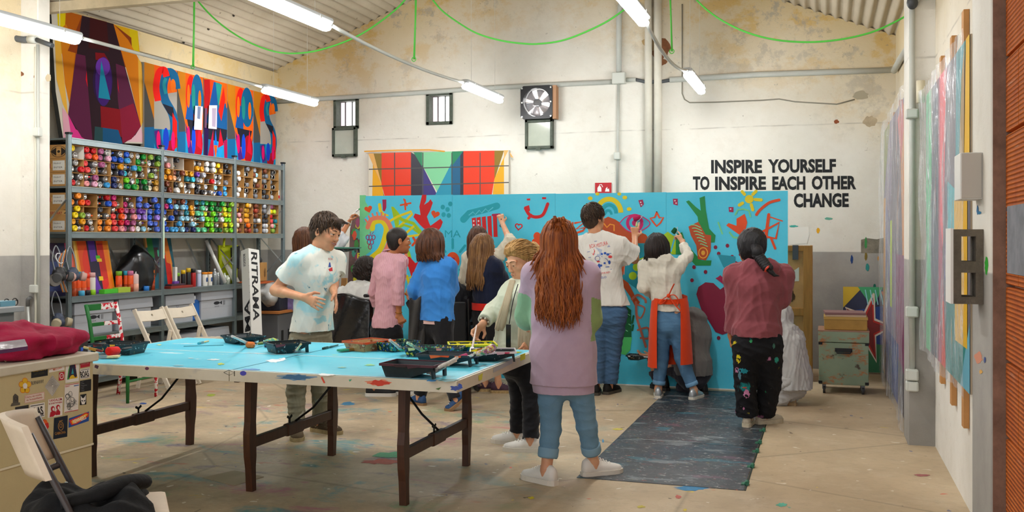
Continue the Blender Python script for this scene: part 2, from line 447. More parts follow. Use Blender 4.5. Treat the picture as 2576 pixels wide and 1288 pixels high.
# exterior light behind the panes
# left wall, pillar
w=MB();w.box((XL-.25,7.2,-.1),(XL,YB,EAVE+.05),m_left);w.box((XL-.25,Y0,-.1),(-6.99,7.2,EAVE+.4),m_left)
struct(w.build('wall_left'))
w=MB();w.box((XL,7.10,-.05),(-6.80,7.25,EAVE+.35),m_pillar,.012)
pa=Art(w,lambda u,v:onY(u,v,7.10),(0,-1,0));blob(50,186,12,7,brk,pa,seed=9);blob(122,196,8,12,M('#b3a58b',.9),pa,seed=12);blob(88,193,4,6,brk,pa,seed=10)
struct(w.build('trim_pillar'))
w=MB();w.box((XL,7.6,EAVE-.22),(XL+.16,YB,EAVE),m_left);struct(w.build('trim_wallplate'))
# right wall with its two pilasters and the brick infill
w=MB();w.box((XR,5.2,-.1),(XR+.25,YB,EAVE+.1),m_right)
ra=Art(w,lambda u,v:onX(u,v,XR),(-1,0,0));struct(w.build('wall_right'))
w=MB();w.box((.585,7.72,-.05),(XR+.02,8.12,EAVE),m_pillar,.012);struct(w.build('trim_pilaster'))
w=MB();w.box((.705,4.78,-.05),(XR+.1,5.36,4.3),m_pillar,.01);w.box((.712,4.774,-.05),(XR+.12,4.81,4.3),M('#8a6a58',.9,var=.35,scale=7,bump=.5))
ra=Art(w,lambda u,v:onX(u,v,.705),(-1,0,0))
for(u,v,a,b,c_,sd)in((2482,668,5,26,'#2fae2f',1),(2462,900,12,17,'#c9866a',2),(2464,535,6,5,'#2a7fa8',3),(2468,935,5,6,'#d0a050',4),(2460,528,3,14,'#2f6f9f',5),(2478,905,3,9,'#3a4f88',7)):blob(u,v,a,b,M(c_,.8),ra,seed=sd)
struct(w.build('trim_pier'))
# hollow bricks
def brick_mat():
 t=NT('hollow_brick',.8,.25);xyz=t.sep()
 wv=t.n('ShaderNodeTexWave',wave_type='BANDS',bands_direction='Z');t.set(wv.inputs['Vector'],t.P);wv.inputs['Scale'].default_value=16;wv.inputs['Distortion'].default_value=.4
 c=t.mix(t.step(t.noise(5,5),.3,.7),'#d87428','#bd5a1c')
 c=t.mix(t.math('MULTIPLY',t.step(wv.outputs['Fac'],.35,.1),.55),c,'#6e2c0c')
 c=t.mix(t.math('MULTIPLY',t.step(t.noise(9,6,.7,t.mapping((1,.3,4))),.62,.72),.5),c,'#cbb9a5')
 t.bump(wv.outputs['Fac'],.9,.012);return t.out(c)
mb_,mo=brick_mat(),M('#b9aa98',.95,bump=.4)
w=MB();w.box((.80,1.2,-.1),(1.05,4.775,4.3),mo)
ch=.335;r2=random.Random(3)
for i in range(13):
 z0=-.03+i*ch;off=.27 if i%2 else .0
 y=4.765
 first=True
 while y>1.3:
  L=(.30-off if first else .50);first=False
  w.box((.762,y-L+.008,z0+.008),(.83,y,z0+ch-.004),mb_,.006);y-=L
struct(w.build('wall_brick'))
w=MB();g=onX(2534,590,.758);w.box((.757,g.y-.5,1.37),(.76,g.y,1.66),M('#7d7f86',.8,var=.3,scale=9));struct(w.build('trim_grey_patch'))
w=MB()
m_ply=M('#d2cdbf',.85,var=.12)
w.box((.80,Y0,-.1),(1.05,1.2,4.3),m_ply)
struct(w.build('wall_side'))
# corrugated roof, ribs running towards the back wall
def roof_mat():
 t=NT('fibre_cement',.9,.2)
 c=t.mix(t.step(t.noise(1.1,6),.3,.7),'#c4b9a4','#aea28c');c=t.mix(t.math('MULTIPLY',t.step(t.noise(20,3),.69,.72),.7),c,'#4a4438');return t.out(c)
m_roof=roof_mat()
def slope(x0,x1,name):
 w=MB();per=.115;n=int(abs(x1-x0)/per)*8;prof=[]
 for i in range(n+1):
  x=x0+(x1-x0)*i/n;prof.append((x,RZ-abs(x-RX)*.395+.022*math.sin((x-x0)/per*2*PI)))
 ys=[Y0,2,4.2,6.4,8.6,10.6,YB+.05]
 for j in range(len(ys)-1):
  vs=[(x,ys[j],z+.006)for x,z in prof]+[(x,ys[j+1]+.06,z)for x,z in prof]
  w.add(vs,[(i,i+1,n+2+i,n+1+i)for i in range(n)],m_roof,True)
  w.add([(a,b,c+.03)for a,b,c in vs],[(i,n+1+i,n+2+i,i+1)for i in range(n)],m_roof,True)
 for y in(9.9,7.7,5.4):
  for i in range(10,n,24):
   x,z=prof[i];w.ball((x,y,z-.012),.016,None,6,4,M('#3b362e',.8))
 return struct(w.build(name,fix=False))
slope(XL-.05,RX,'ceiling');slope(RX,XR+.35,'ceiling')
# tie beam and purlins
w=MB();a=onY(96,22,7.3);b=onY(470,-10,7.3);w.box((a.x,7.3,a.z-.04),(b.x+3.5,7.38,a.z+.05),M('#b7a98c',.8,var=.2));struct(w.build('trim_tie_beam'))
# dark steel floor plates
def plate_mat():
 t=NT('steel_plate',.38,.5)
 c=t.mix(t.step(t.noise(1.6,7,.7),.35,.7),'#2a2f35','#4a4f52')
 c=t.mix(t.math('MULTIPLY',t.step(t.noise(2.2,7,.7,t.mapping((1,2,1),(2,1,0))),.55,.7),.5),c,'#3d2733')
 c=t.mix(t.math('MULTIPLY',t.step(t.noise(1.2,7,.7,t.mapping((1,1,1),(7,1,0))),.5,.65),.6),c,'#1d3f52')
 for col,sc,lo,loc in(('#7d8588',2.6,.58,(2,2,0)),('#6a4a5a',2.2,.60,(8,3,0)),('#2f6a78',2.8,.60,(5,8,0)),('#c9c9c2',24,.63,(0,0,0)),('#b8604f',18,.64,(3,0,0)),('#3a8f8f',15,.66,(0,4,0)),('#c4b443',22,.68,(5,2,0)),('#d8d4cc',40,.64,(9,2,0))):
  c=t.splat(c,col,sc,lo,lo+.04,loc,4,.6,.7,(.7,1.6,1))
 t.bump(t.noise(8,6,.7),.3,.004);t.set(t.b.inputs['Roughness'],t.math('ADD',t.math('MULTIPLY',t.noise(4,5),.5),.2));return t.out(c)
mpl=plate_mat();hinge=M('#3c7a5e',.6,.3,var=.5,scale=60)
for y0,y1 in((6.015,7.275),(7.285,8.55),(8.56,9.85)):
 w=MB();w.box((-1.50,y0,-.02),(-.465,y1,.004),mpl);w.box((-.462,y0,-.02),(-.452,y1,.003),M('#1c2a22',.7))
 for k in(.12,.5,.88):
  yy=y0+(y1-y0)*k;w.cyl((-.457,yy-.03,.012),(-.457,yy+.03,.012),.014,seg=8,mat=hinge);w.box((-.49,yy-.03,.004),(-.462,yy+.03,.009),hinge)
 struct(w.build('floor_plate'))
w=MB();fa=Art(w,lambda u,v:onZ(u,v,0),(0,0,1),.00005)
for(u,v,a,b,c_,sd)in((1740,1228,52,8,'#3a86b5',1),(1337,1253,11,4,'#d8c81e',2),(1706,1250,10,6,'#c9695a',3),(1612,1275,14,4,'#c6b545',4),(1968,1270,18,6,'#59b79c',5),(875,1016,24,6,'#3d7ea3',6),(530,994,14,4,'#9fae3a',7),(360,1015,10,3,'#2b4f94',8),(985,1145,60,9,'#4f9a72',9),(960,1162,70,8,'#b8553c',10),(2320,1196,26,4,'#a5605f',11),(1555,1080,16,3,'#cdc04a',12),(1723,1283,6,4,'#d3bd3b',13),(1517,1110,3,6,'#3b8fc0',14)):blob(u,v,a,b,M(c_,.6,var=.25,scale=30),fa,jit=.5,seed=sd)
struct(w.build('floor_paint_marks',fix=False))
# wall lettering
w=MB();wa=Art(w,lambda u,v:onY(u,v,YB),(0,-1,0),.0001,.002);ink=M('#16181a',.7)
wa.text('INSPIRE',(1789,434.5),31,ink,bold=.06,fit=128,ang=-.006);wa.text('YOURSELF',(1932,433),31,ink,bold=.06,fit=171,ang=-.006)
wa.text('TO',(1743,476),31,ink,bold=.06,fit=42);wa.text('INSPIRE',(1799,476.5),31,ink,bold=.06,fit=128,ang=-.006);wa.text('EACH',(1943,476),31,ink,bold=.06,fit=83,ang=-.006);wa.text('OTHER',(2042,475),31,ink,bold=.06,fit=112,ang=-.006)
wa.text('CHANGE',(1997,520),32,ink,bold=.06,fit=138,ang=-.008)
tag(w.build('wall_lettering',fix=False),'black capital lettering painted on the white back wall above the mural corner','lettering')
# ---------------------------------------------------------------- batten lights, conduits, green wires
LZ=3.2
rowX=(-6.0,-3.74,-1.33)
m_lens=M('#ffffff',.3,emit=56.0,name='lit_diffuser');m_tray=M('#c9ced0',.45);m_gal=M('#c4c6c2',.4,.6);m_wire=M('#d8d6cc',.6)
m_green=M('#5ad24c',.5)
def lamp(x,y0,y1,label):
 t=thing('batten_light',label,'light',(x,(y0+y1)/2,LZ),'batten lights on the three ceiling rows')
 b=MB();n=24;prof=[]
 w=MB();L=y1-y0
 w.obox((x,(y0+y1)/2,LZ+.035),(.10,L,.05),None,m_tray,.02);w.build('housing',None,t)
 w=MB();w.obox((x,(y0+y1)/2,LZ-.018),(.085,L-.03,.06),None,m_lens,.028);w.build('diffuser',None,t)
 for y in(y0+.22,y1-.22):
  w=MB();w.cyl((x,y,LZ+.05),(x,y,RZ-abs(x-RX)*.395-.02),.0022,seg=5,mat=m_wire);w.build('suspension_wire',None,t)
  w=MB();w.obox((x,y,LZ+.03),(.112,.018,.03),None,m_gal);w.build('clip',None,t)
 for ya,yb in((y0-.03,y0+.01),(y1-.01,y1+.03)):
  w=MB();w.cyl((x,ya,LZ+.02),(x,yb,LZ+.02),.02,mat=m_tray);w.build('end_gland',None,t)
 return t
lamp(rowX[0],5.3,6.72,'batten light hanging in front of the white pillar and big painted letter')
lamp(rowX[0],9.55,10.75,'batten light hanging just above the red and blue painted letters')
lamp(rowX[1],5.45,6.9,'batten light crossing the corrugated roof beside the green wire loop')
lamp(rowX[1],9.95,11.2,'batten light hanging between the second small window and the black fan')
lamp(rowX[2],6.05,7.5,'batten light cut by the picture top beside the white wall pipes')
lamp(rowX[2],9.95,11.2,'batten light hanging above the wall lettering')
for x,y0,y1,sag,nm in((rowX[0],6.74,9.53,.0,'straight pale conduit joining the two lights above the paint shelves'),(rowX[1],6.92,9.93,.05,'sagging pale conduit joining the two lights of the middle row'),(rowX[2],7.52,9.93,.10,'sagging grey conduit joining the two lights before the wall pipes')):
 w=MB();w.tube([(x,y0+(y1-y0)*i/16,LZ+.02-sag*4*(i/16)*(1-i/16))for i in range(17)],.016,8,M('#c9cbc4',.5));tag(w.build('conduit'),nm,'conduit')
def catenary(a,b,sag,n=24):a,b=Vector(a),Vector(b);return[a.lerp(b,i/n)-Vector((0,0,sag*4*(i/n)*(1-i/n)))for i in range(n+1)]
gp=[onY(-40,-75,8.3),onY(489,-3,8.3),onY(1045,-30,8.35),onY(1681,-60,8.5),onX(2302,28,.6)]
gs=[.22,.52,.49,.42]
for i,nm in((1,'green wire loop sagging across the corrugated roof'),(2,'green wire loop sagging across the gable between two light rows'),(3,'green wire loop running from the last light row to the grey wall pipe')):
 a,b=gp[i],gp[i+1]
 w=MB()
 if i==1:pts=[onY(u,v,8.3)for u,v in((491,-6),(500,5),(530,38),(570,72),(620,103),(670,124),(710,133),(750,134),(800,127),(860,108),(910,85),(960,52),(1000,20),(1025,-8))]
 elif i==2:pts=[onY(u,v,8.4)for u,v in((1083,-8),(1110,25),(1150,55),(1200,84),(1260,102),(1320,110),(1360,110),(1410,103),(1460,86),(1520,58),(1560,32),(1590,8),(1640,-40))]
 else:pts=[onY(u,v,8.5)for u,v in((1745,-8),(1775,22),(1820,54),(1880,82),(1950,100),(2030,106),(2110,100),(2190,82),(2250,56),(2300,28))]
 w.tube(vspline(pts,4),.0085,6,m_green);tag(w.build('green_wire'),nm,'wire','green wire loops under the roof')
for u0,v0,u1,v1,y,nm in((488,-40,485,168,8.2,'green drop wire tied to the conduit above the painted letters'),(1046,-60,1041,149,8.35,'green drop wire tied to the middle conduit'),(1681,-80,1690,129,8.7,'green drop wire tied to the conduit by the wall pipes')):
 w=MB();a,b=onY(u0,v0,y),onY(u1,v1,y);a.z=min(a.z,RZ-abs(a.x-RX)*.395-.03)
 w.tube([a,a.lerp(b,.5)+Vector((.006,0,0)),b],.0075,6,m_green)
 w.tube([a+Vector((.012,0,0)),b+Vector((.004,.01,0))],.005,6,m_green)
 w.torus(b+Vector((0,0,.0)),(0,1,0),.02,.004,14,6,m_green);tag(w.build('green_drop_wire'),nm,'wire','green drop wires')
 # ---------------------------------------------------------------- windows, sashes, fan, signs
m_fr=M('#4f564b',.7,var=.3,scale=20);m_glow=M('#ffffff',.3,emit=2.6,name='bright_sky_pane');m_tint=M('#d9c4cc',.3,emit=1.0,name='tinted_pane')
def window(h,name,ntint):
 x0,z0,x1,z1=h;t=thing(name,None,None,((x0+x1)/2,YB,z0));struct(t)
 w=MB();e=.03
 for a,b in(((x0-e,z0-e),(x0+.012,z1+e)),((x1-.012,z0-e),(x1+e,z1+e)),((x0-e,z0-e),(x1+e,z0+.012)),((x0-e,z1-.012),(x1+e,z1+e))):
  w.box((a[0],YB-.03,a[1]),(b[0],YB+.12,b[1]),m_fr,.004)
 struct(w.build('window_frame',None,t))
 for k in(1,2):
  x=x0+(x1-x0)*k/3;w=MB();w.box((x-.006,YB+.06,z0),(x+.006,YB+.075,z1),M('#2f332e',.6));struct(w.build('window_bar',None,t))
 w=MB();w.box((x0-.02,YB+.15,z0-.02),(x1+.02,YB+.16,z1+.02),m_glow)
 w.box((x0,YB+.12,z0),(x0+(x1-x0)*ntint,YB+.125,z1),m_tint);struct(w.build('window_glass',None,t))
window(W1,'window_1',.3);window(W2,'window_2',.33)
m_sg=M('#b3b8a8',.12,spec=.6,var=.1,scale=4)
def sash(u0,v0,u1,v1,label,seedc):
 a,b=onY(u0,v0,YB-.05),onY(u1,v1,YB-.05);t=thing('window_sash',label,'window sash',(a.x,YB-.05,b.z),'opened window sashes')
 w=MB();e=.035
 for p,q in(((a.x,b.z),(a.x+e,a.z)),((b.x-e,b.z),(b.x,a.z)),((a.x,b.z),(b.x,b.z+e)),((a.x,a.z-e),(b.x,a.z))):w.box((p[0],YB-.065,p[1]),(q[0],YB-.003,q[1]),m_fr,.004)
 w.build('sash_frame',None,t);w=MB();w.box((a.x+e,YB-.04,b.z+e),(b.x-e,YB-.032,a.z-e),m_sg);w.build('pane',None,t)
 w=MB();w.box(((a.x+b.x)/2-.03,YB-.09,b.z-.02),((a.x+b.x)/2+.03,YB-.065,b.z+.01),m_fr);w.build('latch',None,t)
sash(836,322,896,393,'small dark framed window sash hanging open below the first window',1)
sash(1321,302,1391,373,'small dark framed window sash hanging open below the black fan',2)
a,b=onY(1311,213,YB-.1),onY(1391,303,YB-.1);cx,cz=(a.x+b.x)/2,(a.z+b.z)/2;hw=(b.x-a.x)/2
t=thing('extractor_fan','square black extractor fan with clear grille on the back wall','fan',(cx,YB-.1,cz))
w=MB();m_blk=M('#17181a',.45);R_=hw*.86;n=32
sq=[]
for i in range(n):
 an=2*PI*(i+.5)/n;cc,ss=math.cos(an),math.sin(an);k=hw/max(abs(cc),abs(ss));sq.append((cc*k,ss*k))
cir=[(R_*math.cos(2*PI*(i+.5)/n),R_*math.sin(2*PI*(i+.5)/n))for i in range(n)]
vs=[(cx+p[0],YB-.13,cz+p[1])for p in sq]+[(cx+p[0],YB-.13,cz+p[1])for p in cir]+[(cx+p[0],YB-.0,cz+p[1])for p in sq]+[(cx+p[0],YB-.0,cz+p[1])for p in cir]
w.add(vs,[f for i in range(n)for f in((i,(i+1)%n,n+(i+1)%n,n+i),(i,2*n+i,2*n+(i+1)%n,(i+1)%n),(n+i,n+(i+1)%n,3*n+(i+1)%n,3*n+i))],m_blk)
w.build('housing',None,t)
for k in range(6):
 w=MB();an=k*PI/3+.3
 w.grid(lambda s_,r_:(cx+math.cos(an+(s_-.5)*.75)*(hw*.2+r_*hw*.62),YB-.05+(s_-.5)*.06,cz+math.sin(an+(s_-.5)*.75)*(hw*.2+r_*hw*.62)),6,5,M('#bfb9bb',.25,.7),True,(0,.004,0));w.build('blade',None,t)
w=MB();w.lathe((cx,YB-.02,cz),(0,-1,0),[(hw*.2,0),(hw*.24,.03),(hw*.22,.09),(hw*.12,.1),(.001,.1)],20,m_blk);w.build('hub',None,t)
w=MB();w.ball((cx,YB-.075,cz),(R_*.99,.05,R_*.99),None,26,12,M('#e9e4e6',.05,spec=.8,alpha=.16,name='clear_dome'));w.build('grille',None,t)
w=MB();w.box((cx-R_,YB+.2,cz-R_),(cx+R_,YB+.21,cz+R_),m_glow);w.build('sky_glow_sheet',None,t)  # emissive sheet standing in for daylight behind the fan blades
for sx in(-1,1):
 for sz in(-.86,0,.86):
  w=MB();w.cyl((cx+sx*hw*.9,YB-.137,cz+sz*hw),(cx+sx*hw*.9,YB-.128,cz+sz*hw),.011,seg=8,mat=m_gal);w.build('screw',None,t)
w=MB();w.box((b.x,YB-.12,b.z+.02),(b.x+.045,YB,a.z-.03),M('#a87d5c',.7));w.build('side_board',None,t)
# extinguisher sign
a,b=onY(1497,460,YB-.01),onY(1538,500,YB-.01);w=MB();w.box((a.x,YB-.012,b.z),(b.x,YB,a.z),M('#b3121b',.4))
sa=Art(w,lambda u,v:onY(u,v,YB-.012),(0,-1,0));wh=M('#e9e6e2',.5)
sa.poly([(1503,482),(1503,473),(1506,468),(1510,468),(1513,473),(1513,482)],wh);sa.stroke([(1508,468),(1508,465),(1513,464),(1516,470)],1.6,wh);sa.poly([(1522,482),(1524,474),(1528,470),(1528,476),(1532,474),(1533,482)],wh)
tag(w.build('extinguisher_sign',fix=False),'red fire extinguisher sign with white symbols above the mural edge','sign')
# ---------------------------------------------------------------- pipes
m_pvc=M('#b9bbb3',.5,var=.08,scale=5);m_white=M('#d6d1c2',.55,var=.1,scale=4);m_dk=M('#55595c',.6)
def pipe(pts,r,mat,label,y=YB,name='wall_pipe',sub=True):
 w=MB();P_=[onY(u,v,y-r)for u,v in pts];w.tube(P_,r,10,mat);o=tag(w.build(name),label,'pipe')
 return o
pipe([(698,256),(800,249),(1000,237),(1250,220),(1310,217),(1545,206)],.032,m_pvc,'grey conduit running along the back wall from the corner to the junction box')
pipe([(1575,201),(1600,200)],.026,m_pvc,'short grey conduit stub beside the wall junction box')
pipe([(1597,200),(1625,206),(1660,206),(1690,201)],.022,m_dk,'dark flexible hose bridging the two white pipes')
pipe([(1685,201),(1900,188),(2100,181),(2249,176)],.034,m_pvc,'grey conduit running above the wall lettering to the corner')
pipe([(1557,192),(1557,40),(1561,12),(1575,-6),(1600,-14)],.034,m_pvc,'grey conduit rising from the junction box and bending over')
pipe([(1556,208),(1553,492)],.016,m_pvc,'thin grey conduit dropping from the junction box to the sign')
pipe([(1631,-30),(1631,100),(1632,495)],.046,m_white,'white downpipe by the thin grey conduit')
pipe([(1655,-30),(1655,100),(1655,495)],.048,m_white,'white downpipe nearer the wall lettering')
pipe([(1716,10),(1716,235),(1722,250),(1735,258),(1800,257),(1920,252),(1960,249),(2000,256),(2105,262),(2150,250)],.007,M('#8a8577',.8),'old thin cable tacked along the upper back wall',name='wall_cable')
w=MB();P_=[onX(2249,178,XR-.04),onX(2264,150,XR-.04),onX(2285,120,XR-.04),onX(2301,92,XR-.04)]
w.tube(P_,.034,10,m_pvc);tag(w.build('wall_pipe'),'grey conduit climbing the side wall from the back corner','pipe')
def jbox(u0,v0,u1,v1,y,label,d=.07,mat=None):
 a,b=onY(u0,v0,y),onY(u1,v1,y);w=MB();w.box((a.x,y-d,b.z),(b.x,y,a.z),mat or M('#c3c5bc',.5),.008);w.box((a.x+.01,y-d-.004,b.z+.01),(b.x-.01,y-d,a.z-.01),mat or M('#c9cbc2',.5))
 return tag(w.build('junction_box'),label,'junction box')
jbox(1543,185,1576,212,YB,'grey square junction box where the wall conduits meet',.09)
jbox(1546,384,1562,402,YB,'small grey box on the thin conduit above the extinguisher sign',.06)
# pipes and boxes on the pilaster
PY=7.715
w=MB();a=onY(2306,30,PY);b=onY(2301,1095,PY);x=.61
w.cyl((x,PY-.02,.55),(x,PY-.02,EAVE-.05),.021,seg=10,mat=m_pvc);tag(w.build('wall_pipe'),'grey conduit running down the pilaster beside the plastic wrapped paintings','pipe')
w=MB();a=onY(2301,10,PY);w.ball((x,PY-.05,a.z),(.04,.05,.05),None,12,8,M('#3a3c3e',.5));w.tube([(x,PY-.05,a.z),(x+.05,PY-.04,a.z+.05),(x+.12,PY,a.z+.06)],.03,8,M('#a8aaa5',.4,.5));tag(w.build('pipe_elbow'),'dark elbow joint atop the pilaster conduit','pipe fitting')
for v0,v1,nm in((276,300,'small grey box halfway up the pilaster conduit'),(770,797,'grey socket box on the pilaster above the other sockets'),(927,955,'upper grey socket box low on the pilaster'),(957,982,'lowest grey socket box on the pilaster')):
 z1,z0=onY(2300,v0,PY).z,onY(2300,v1,PY).z;w=MB();w.box((x-.045,PY-.075,z0),(x+.04,PY,z1),M('#c6c8c0',.5),.01);w.box((x-.03,PY-.08,z0+.01),(x+.028,PY-.074,z1-.01),M('#cdcfc8',.45));tag(w.build('socket_box'),nm,'socket box')
QY=7.095;
w=MB();pts=[onY(90,v,QY-.012)+Vector((math.sin(v*.05)*.004,0,0))for v in range(118,900,30)];w.tube(pts,.012,8,M('#c9c6b4',.6));tag(w.build('pillar_cable'),'cream cable running down the white pillar','cable')
w=MB();w.tube([onY(95,112,QY-.01),onY(96,500,QY-.01),onY(98,880,QY-.01)],.014,8,M('#aeb0a8',.55));tag(w.build('wall_pipe'),'thin grey conduit beside the cream cable on the pillar','pipe')
w=MB();w.tube([onY(-30,85,QY-.05),onY(20,94,QY-.05),onY(60,100,QY-.04),onY(74,99,QY-.04)],.03,10,m_dk);w.tube([onY(72,99,QY-.04),onY(92,100,QY-.035)],.034,10,m_pvc);w.tube([onY(92,100,QY-.035),onY(132,115,QY-.035)],.022,10,M('#4a4d50',.5,.3));tag(w.build('wall_pipe'),'dark hose meeting the conduits near the top of the white pillar','pipe')
jbox(92,322,108,344,QY,'small pale box high on the pillar cable',.05);jbox(83,716,101,737,QY,'small white box low on the pillar cable',.05)
# ---------------------------------------------------------------- big painted boards above the shelves
AX=-7.12
def board_on_left(name,pts,label,cat,mat,shapes,x=AX,th=.05,side=None):
 w=MB();P3=[onX(u,v,x)for u,v in pts]
 w.prism(P3,(-th,0,0),mat,side or mat)
 art=Art(w,lambda u,v:onX(u,v,x),(1,0,0));shapes(art)
 return tag(w.build(name,fix=False),label,cat)
def flat(c):return M(deep(c,1.35,.86),.8,spec=.12)
def clip(pts,box):
 """clip a convex-ish polygon to u0,v0,u1,v1"""
 def cut(P,f,g):
  out=[]
  for i in range(len(P)):
   a,b=P[i],P[(i+1)%len(P)];fa,fb=f(a),f(b)
   if fa>=0:out.append(a)
   if(fa>=0)!=(fb>=0):
    t=fa/(fa-fb);out.append((a[0]+(b[0]-a[0])*t,a[1]+(b[1]-a[1])*t))
  return out
 for f in(lambda p:p[0]-box[0],lambda p:box[2]-p[0],lambda p:p[1]-box[1],lambda p:box[3]-p[1]):
  pts=cut(pts,f,None)
  if len(pts)<3:return None
 return pts
def shapes_a(A):
 def q(c,*p,up=1):A.poly(list(p),flat(c),up)
 q('#ddb416',(143,22),(346,78),(352,135),(150,135));q('#e8d400',(143,22),(163,27),(166,75),(146,75));q('#d9c500',(325,72),(346,78),(349,140),(330,130))
 q('#b9700a',(166,28),(206,39),(192,340),(160,110));q('#d78f10',(150,75),(166,60),(190,120),(176,270),(163,210));q('#efc25a',(137,90),(150,90),(163,215),(171,290),(158,262),(142,200))
 q('#8f4a12',(206,39),(285,60),(330,95),(335,175),(312,168),(170,128));q('#d98f0f',(285,60),(322,100),(347,145),(360,220),(362,300),(354,320),(325,200))
 q('#e8bc55',(347,145),(356,160),(364,295),(354,320),(349,230));q('#e8b8c4',(156,270),(172,290),(180,352),(160,350));q('#e34f9f',(171,288),(240,360),(180,353));q('#e9c5cb',(354,320),(366,358),(310,356))
 q('#2d1a22',(206,39),(285,60),(354,318),(340,340),(310,362),(240,358),(190,325),(171,288))
 q('#5d2746',(191,135),(214,140),(233,362),(205,345),(171,288));q('#5d2746',(291,160),(312,168),(354,318),(335,345),(308,362),(296,250));q('#8c1f42',(335,260),(354,318),(330,350),(308,360),(300,275))
 q('#3f1114',(226,44),(268,55),(274,130),(222,120));q('#7f0d1c',(239,132),(262,134),(276,158),(240,150));q('#8a1222',(252,267),(301,275),(306,345),(254,325))
 q('#1f5f80',(258,321),(297,327),(308,362),(238,362));q('#2f4a4c',(238,318),(258,321),(258,362),(236,362))
 A.ell((258,205),25,58,flat('#2e1740'),n=26);A.ell((260,205),21,62,flat('#4a2470'),n=26);A.ell((258,168),18,23,flat('#7a45a8'),n=22)
 q('#2595ad',(254,152),(247,246),(277,251));q('#e21c3a',(217,178),(220,220),(215,200));q('#e21c3a',(295,195),(299,235),(296,222))
board_on_left('painted_board',[(128,20),(346,78),(350,140),(364,300),(368,362),(160,356),(140,230)],'tall painted board with one huge dark plum and orange letter shape','painting',flat('#d9d2c4'),shapes_a,side=flat('#3d3d3a'))
# five smaller letter boards
def letter(name,u0,u1,vt0,vt1,vb0,vb1,kind,label):
 """a board whose face runs from u0 to u1; vt/vb top and bottom at the two edges"""
 def mp(a,b):
  u=u0+(u1-u0)*a;vt=vt0+(vt1-vt0)*a;vb=vb0+(vb1-vb0)*a
  return(u,vt+(vb-vt)*b)
 def shapes(A):
  def q(c,*p):A.poly([mp(*a)for a in p],flat(c))
  def cur(c,pts,w):A.stroke([mp(*a)for a in spline(pts)],w*(u1-u0),flat(c),caps=False)
  def el(c,cx,cy,rx,ry):A.poly([mp(cx+rx*math.cos(k*PI/10),cy+ry*math.sin(k*PI/10))for k in range(20)],flat(c))
  s=.30
  q('#c98a1c',(0,0),(s,0),(s,1),(0,1));q('#4a4a48',(0,.22),(s,.62),(s,1),(0,1));q('#1d6f97',(0,.72),(s,.70),(s,1),(0,1))
  q('#ef7a12',(s,0),(1,0),(1,.3),(s,.4));q('#a9a49c' if kind=='S' else '#1f5f8a',(s,.35),(1,.25),(1,.75),(s,.8));q('#23a0c8',(s,.72),(1,.7),(1,1),(s,1))
  if kind=='S':
   cur('#1c6a8f',[(.98,.22),(.9,.07),(.72,.05),(.58,.2),(.62,.36),(.86,.52),(.92,.7),(.8,.9),(.6,.97),(.42,.86),(.4,.72)],.26)
   cur('#ef2f22',[(.42,.40),(.36,.25),(.44,.08),(.6,.03),(.68,.1)],.2);cur('#2f8f97',[(.66,.3),(.6,.2),(.66,.12)],.1)
   q('#23242e',(.55,.42),(.88,.44),(.93,.58),(.72,.52));q('#f0281c',(.86,.5),(1,.6),(1,.9),(.86,.95));q('#a3122a',(.6,.88),(.98,.78),(.9,.99),(.62,1))
   q('#5b2a78',(s,.75),(.45,.72),(.55,.94),(.4,.99));el('#e3127d',.43,.84,.06,.1);el('#1a58c8',.66,.82,.09,.13);el('#e3127d',.88,.83,.06,.11);el('#f58a1d',.88,.19,.08,.08)
  elif kind=='O':
   el('#ef7a12',.64,.5,.36,.5);el('#e22a1e',.52,.28,.2,.27);el('#1c6a8f',.76,.25,.24,.27)
   q('#1d5f95',(s,.55),(.45,.22),(.6,.3),(.62,.58));q('#23242e',(.36,.55),(.95,.56),(.8,.8),(.5,.8));el('#2f8f87',.62,.27,.07,.16);el('#f58a1d',.42,.27,.06,.14);el('#f58a1d',.86,.29,.06,.12)
   q('#5b2a78',(s,.6),(.45,.72),(.6,.96),(.42,.98));el('#b5122e',.8,.82,.18,.19);el('#1f5fd0',.62,.79,.08,.17);el('#e3127d',.42,.76,.06,.13);q('#e01c4a',(.85,.55),(.95,.9),(.75,.85))
  else:
   q('#b31b22',(0,.02),(.3,0),(.25,.3),(.02,.6));q('#ef5a14',(.25,0),(.5,0),(.3,.35));q('#1d5f95',(.1,.55),(.42,.02),(.7,.02),(.6,.6));q('#2f8f87',(.5,.02),(.78,.03),(.62,.35));q('#e9321c',(.62,.38),(.85,.05),(1,.08),(.75,.5));q('#ef7a12',(.85,.05),(1,.07),(1,.4))
   q('#1f5f8a',(.75,.5),(1,.3),(1,.6),(.6,.62));q('#23242e',(.0,.58),(1,.6),(.95,.78),(.1,.75));q('#2a1245',(0,.6),(.2,.62),(.15,1),(0,1));q('#b3124a',(.15,.98),(.4,.62),(.42,1));q('#1f7fd0',(.5,.62),(.6,.9),(.42,.95));q('#ef7a12',(.42,.82),(.58,.82),(.5,1));q('#2aa4d8',(.55,.85),(.8,.85),(.7,1));q('#c8123e',(.7,.6),(.6,.85),(.85,.8));q('#a8185e',(.85,.75),(1,.72),(1,1),(.88,1))
 pts=[mp(0,0),mp(1,0),mp(1,1),mp(0,1)]
 return board_on_left(name,pts,label,'painting',flat('#b9b4aa'),shapes,x=-7.10)
L5=[(363,446,'S','painted letter board S beside the tall plum board'),(447,512,'O','painted letter board O with a taped photo edge, beside the first S'),(513,572,'M','painted letter board M in the middle of the five'),(572,638,'O','painted letter board O between the M and the last S'),(638,694,'S','painted letter board S nearest the back wall')]
for u0,u1,k,lb in L5:
 vt=lambda u:156+(u-363)*.262;vb=lambda u:384+(u-363)*.096
 letter('letter_board',u0,u1-1,vt(u0),vt(u1),vb(u0),vb(u1),k,lb)
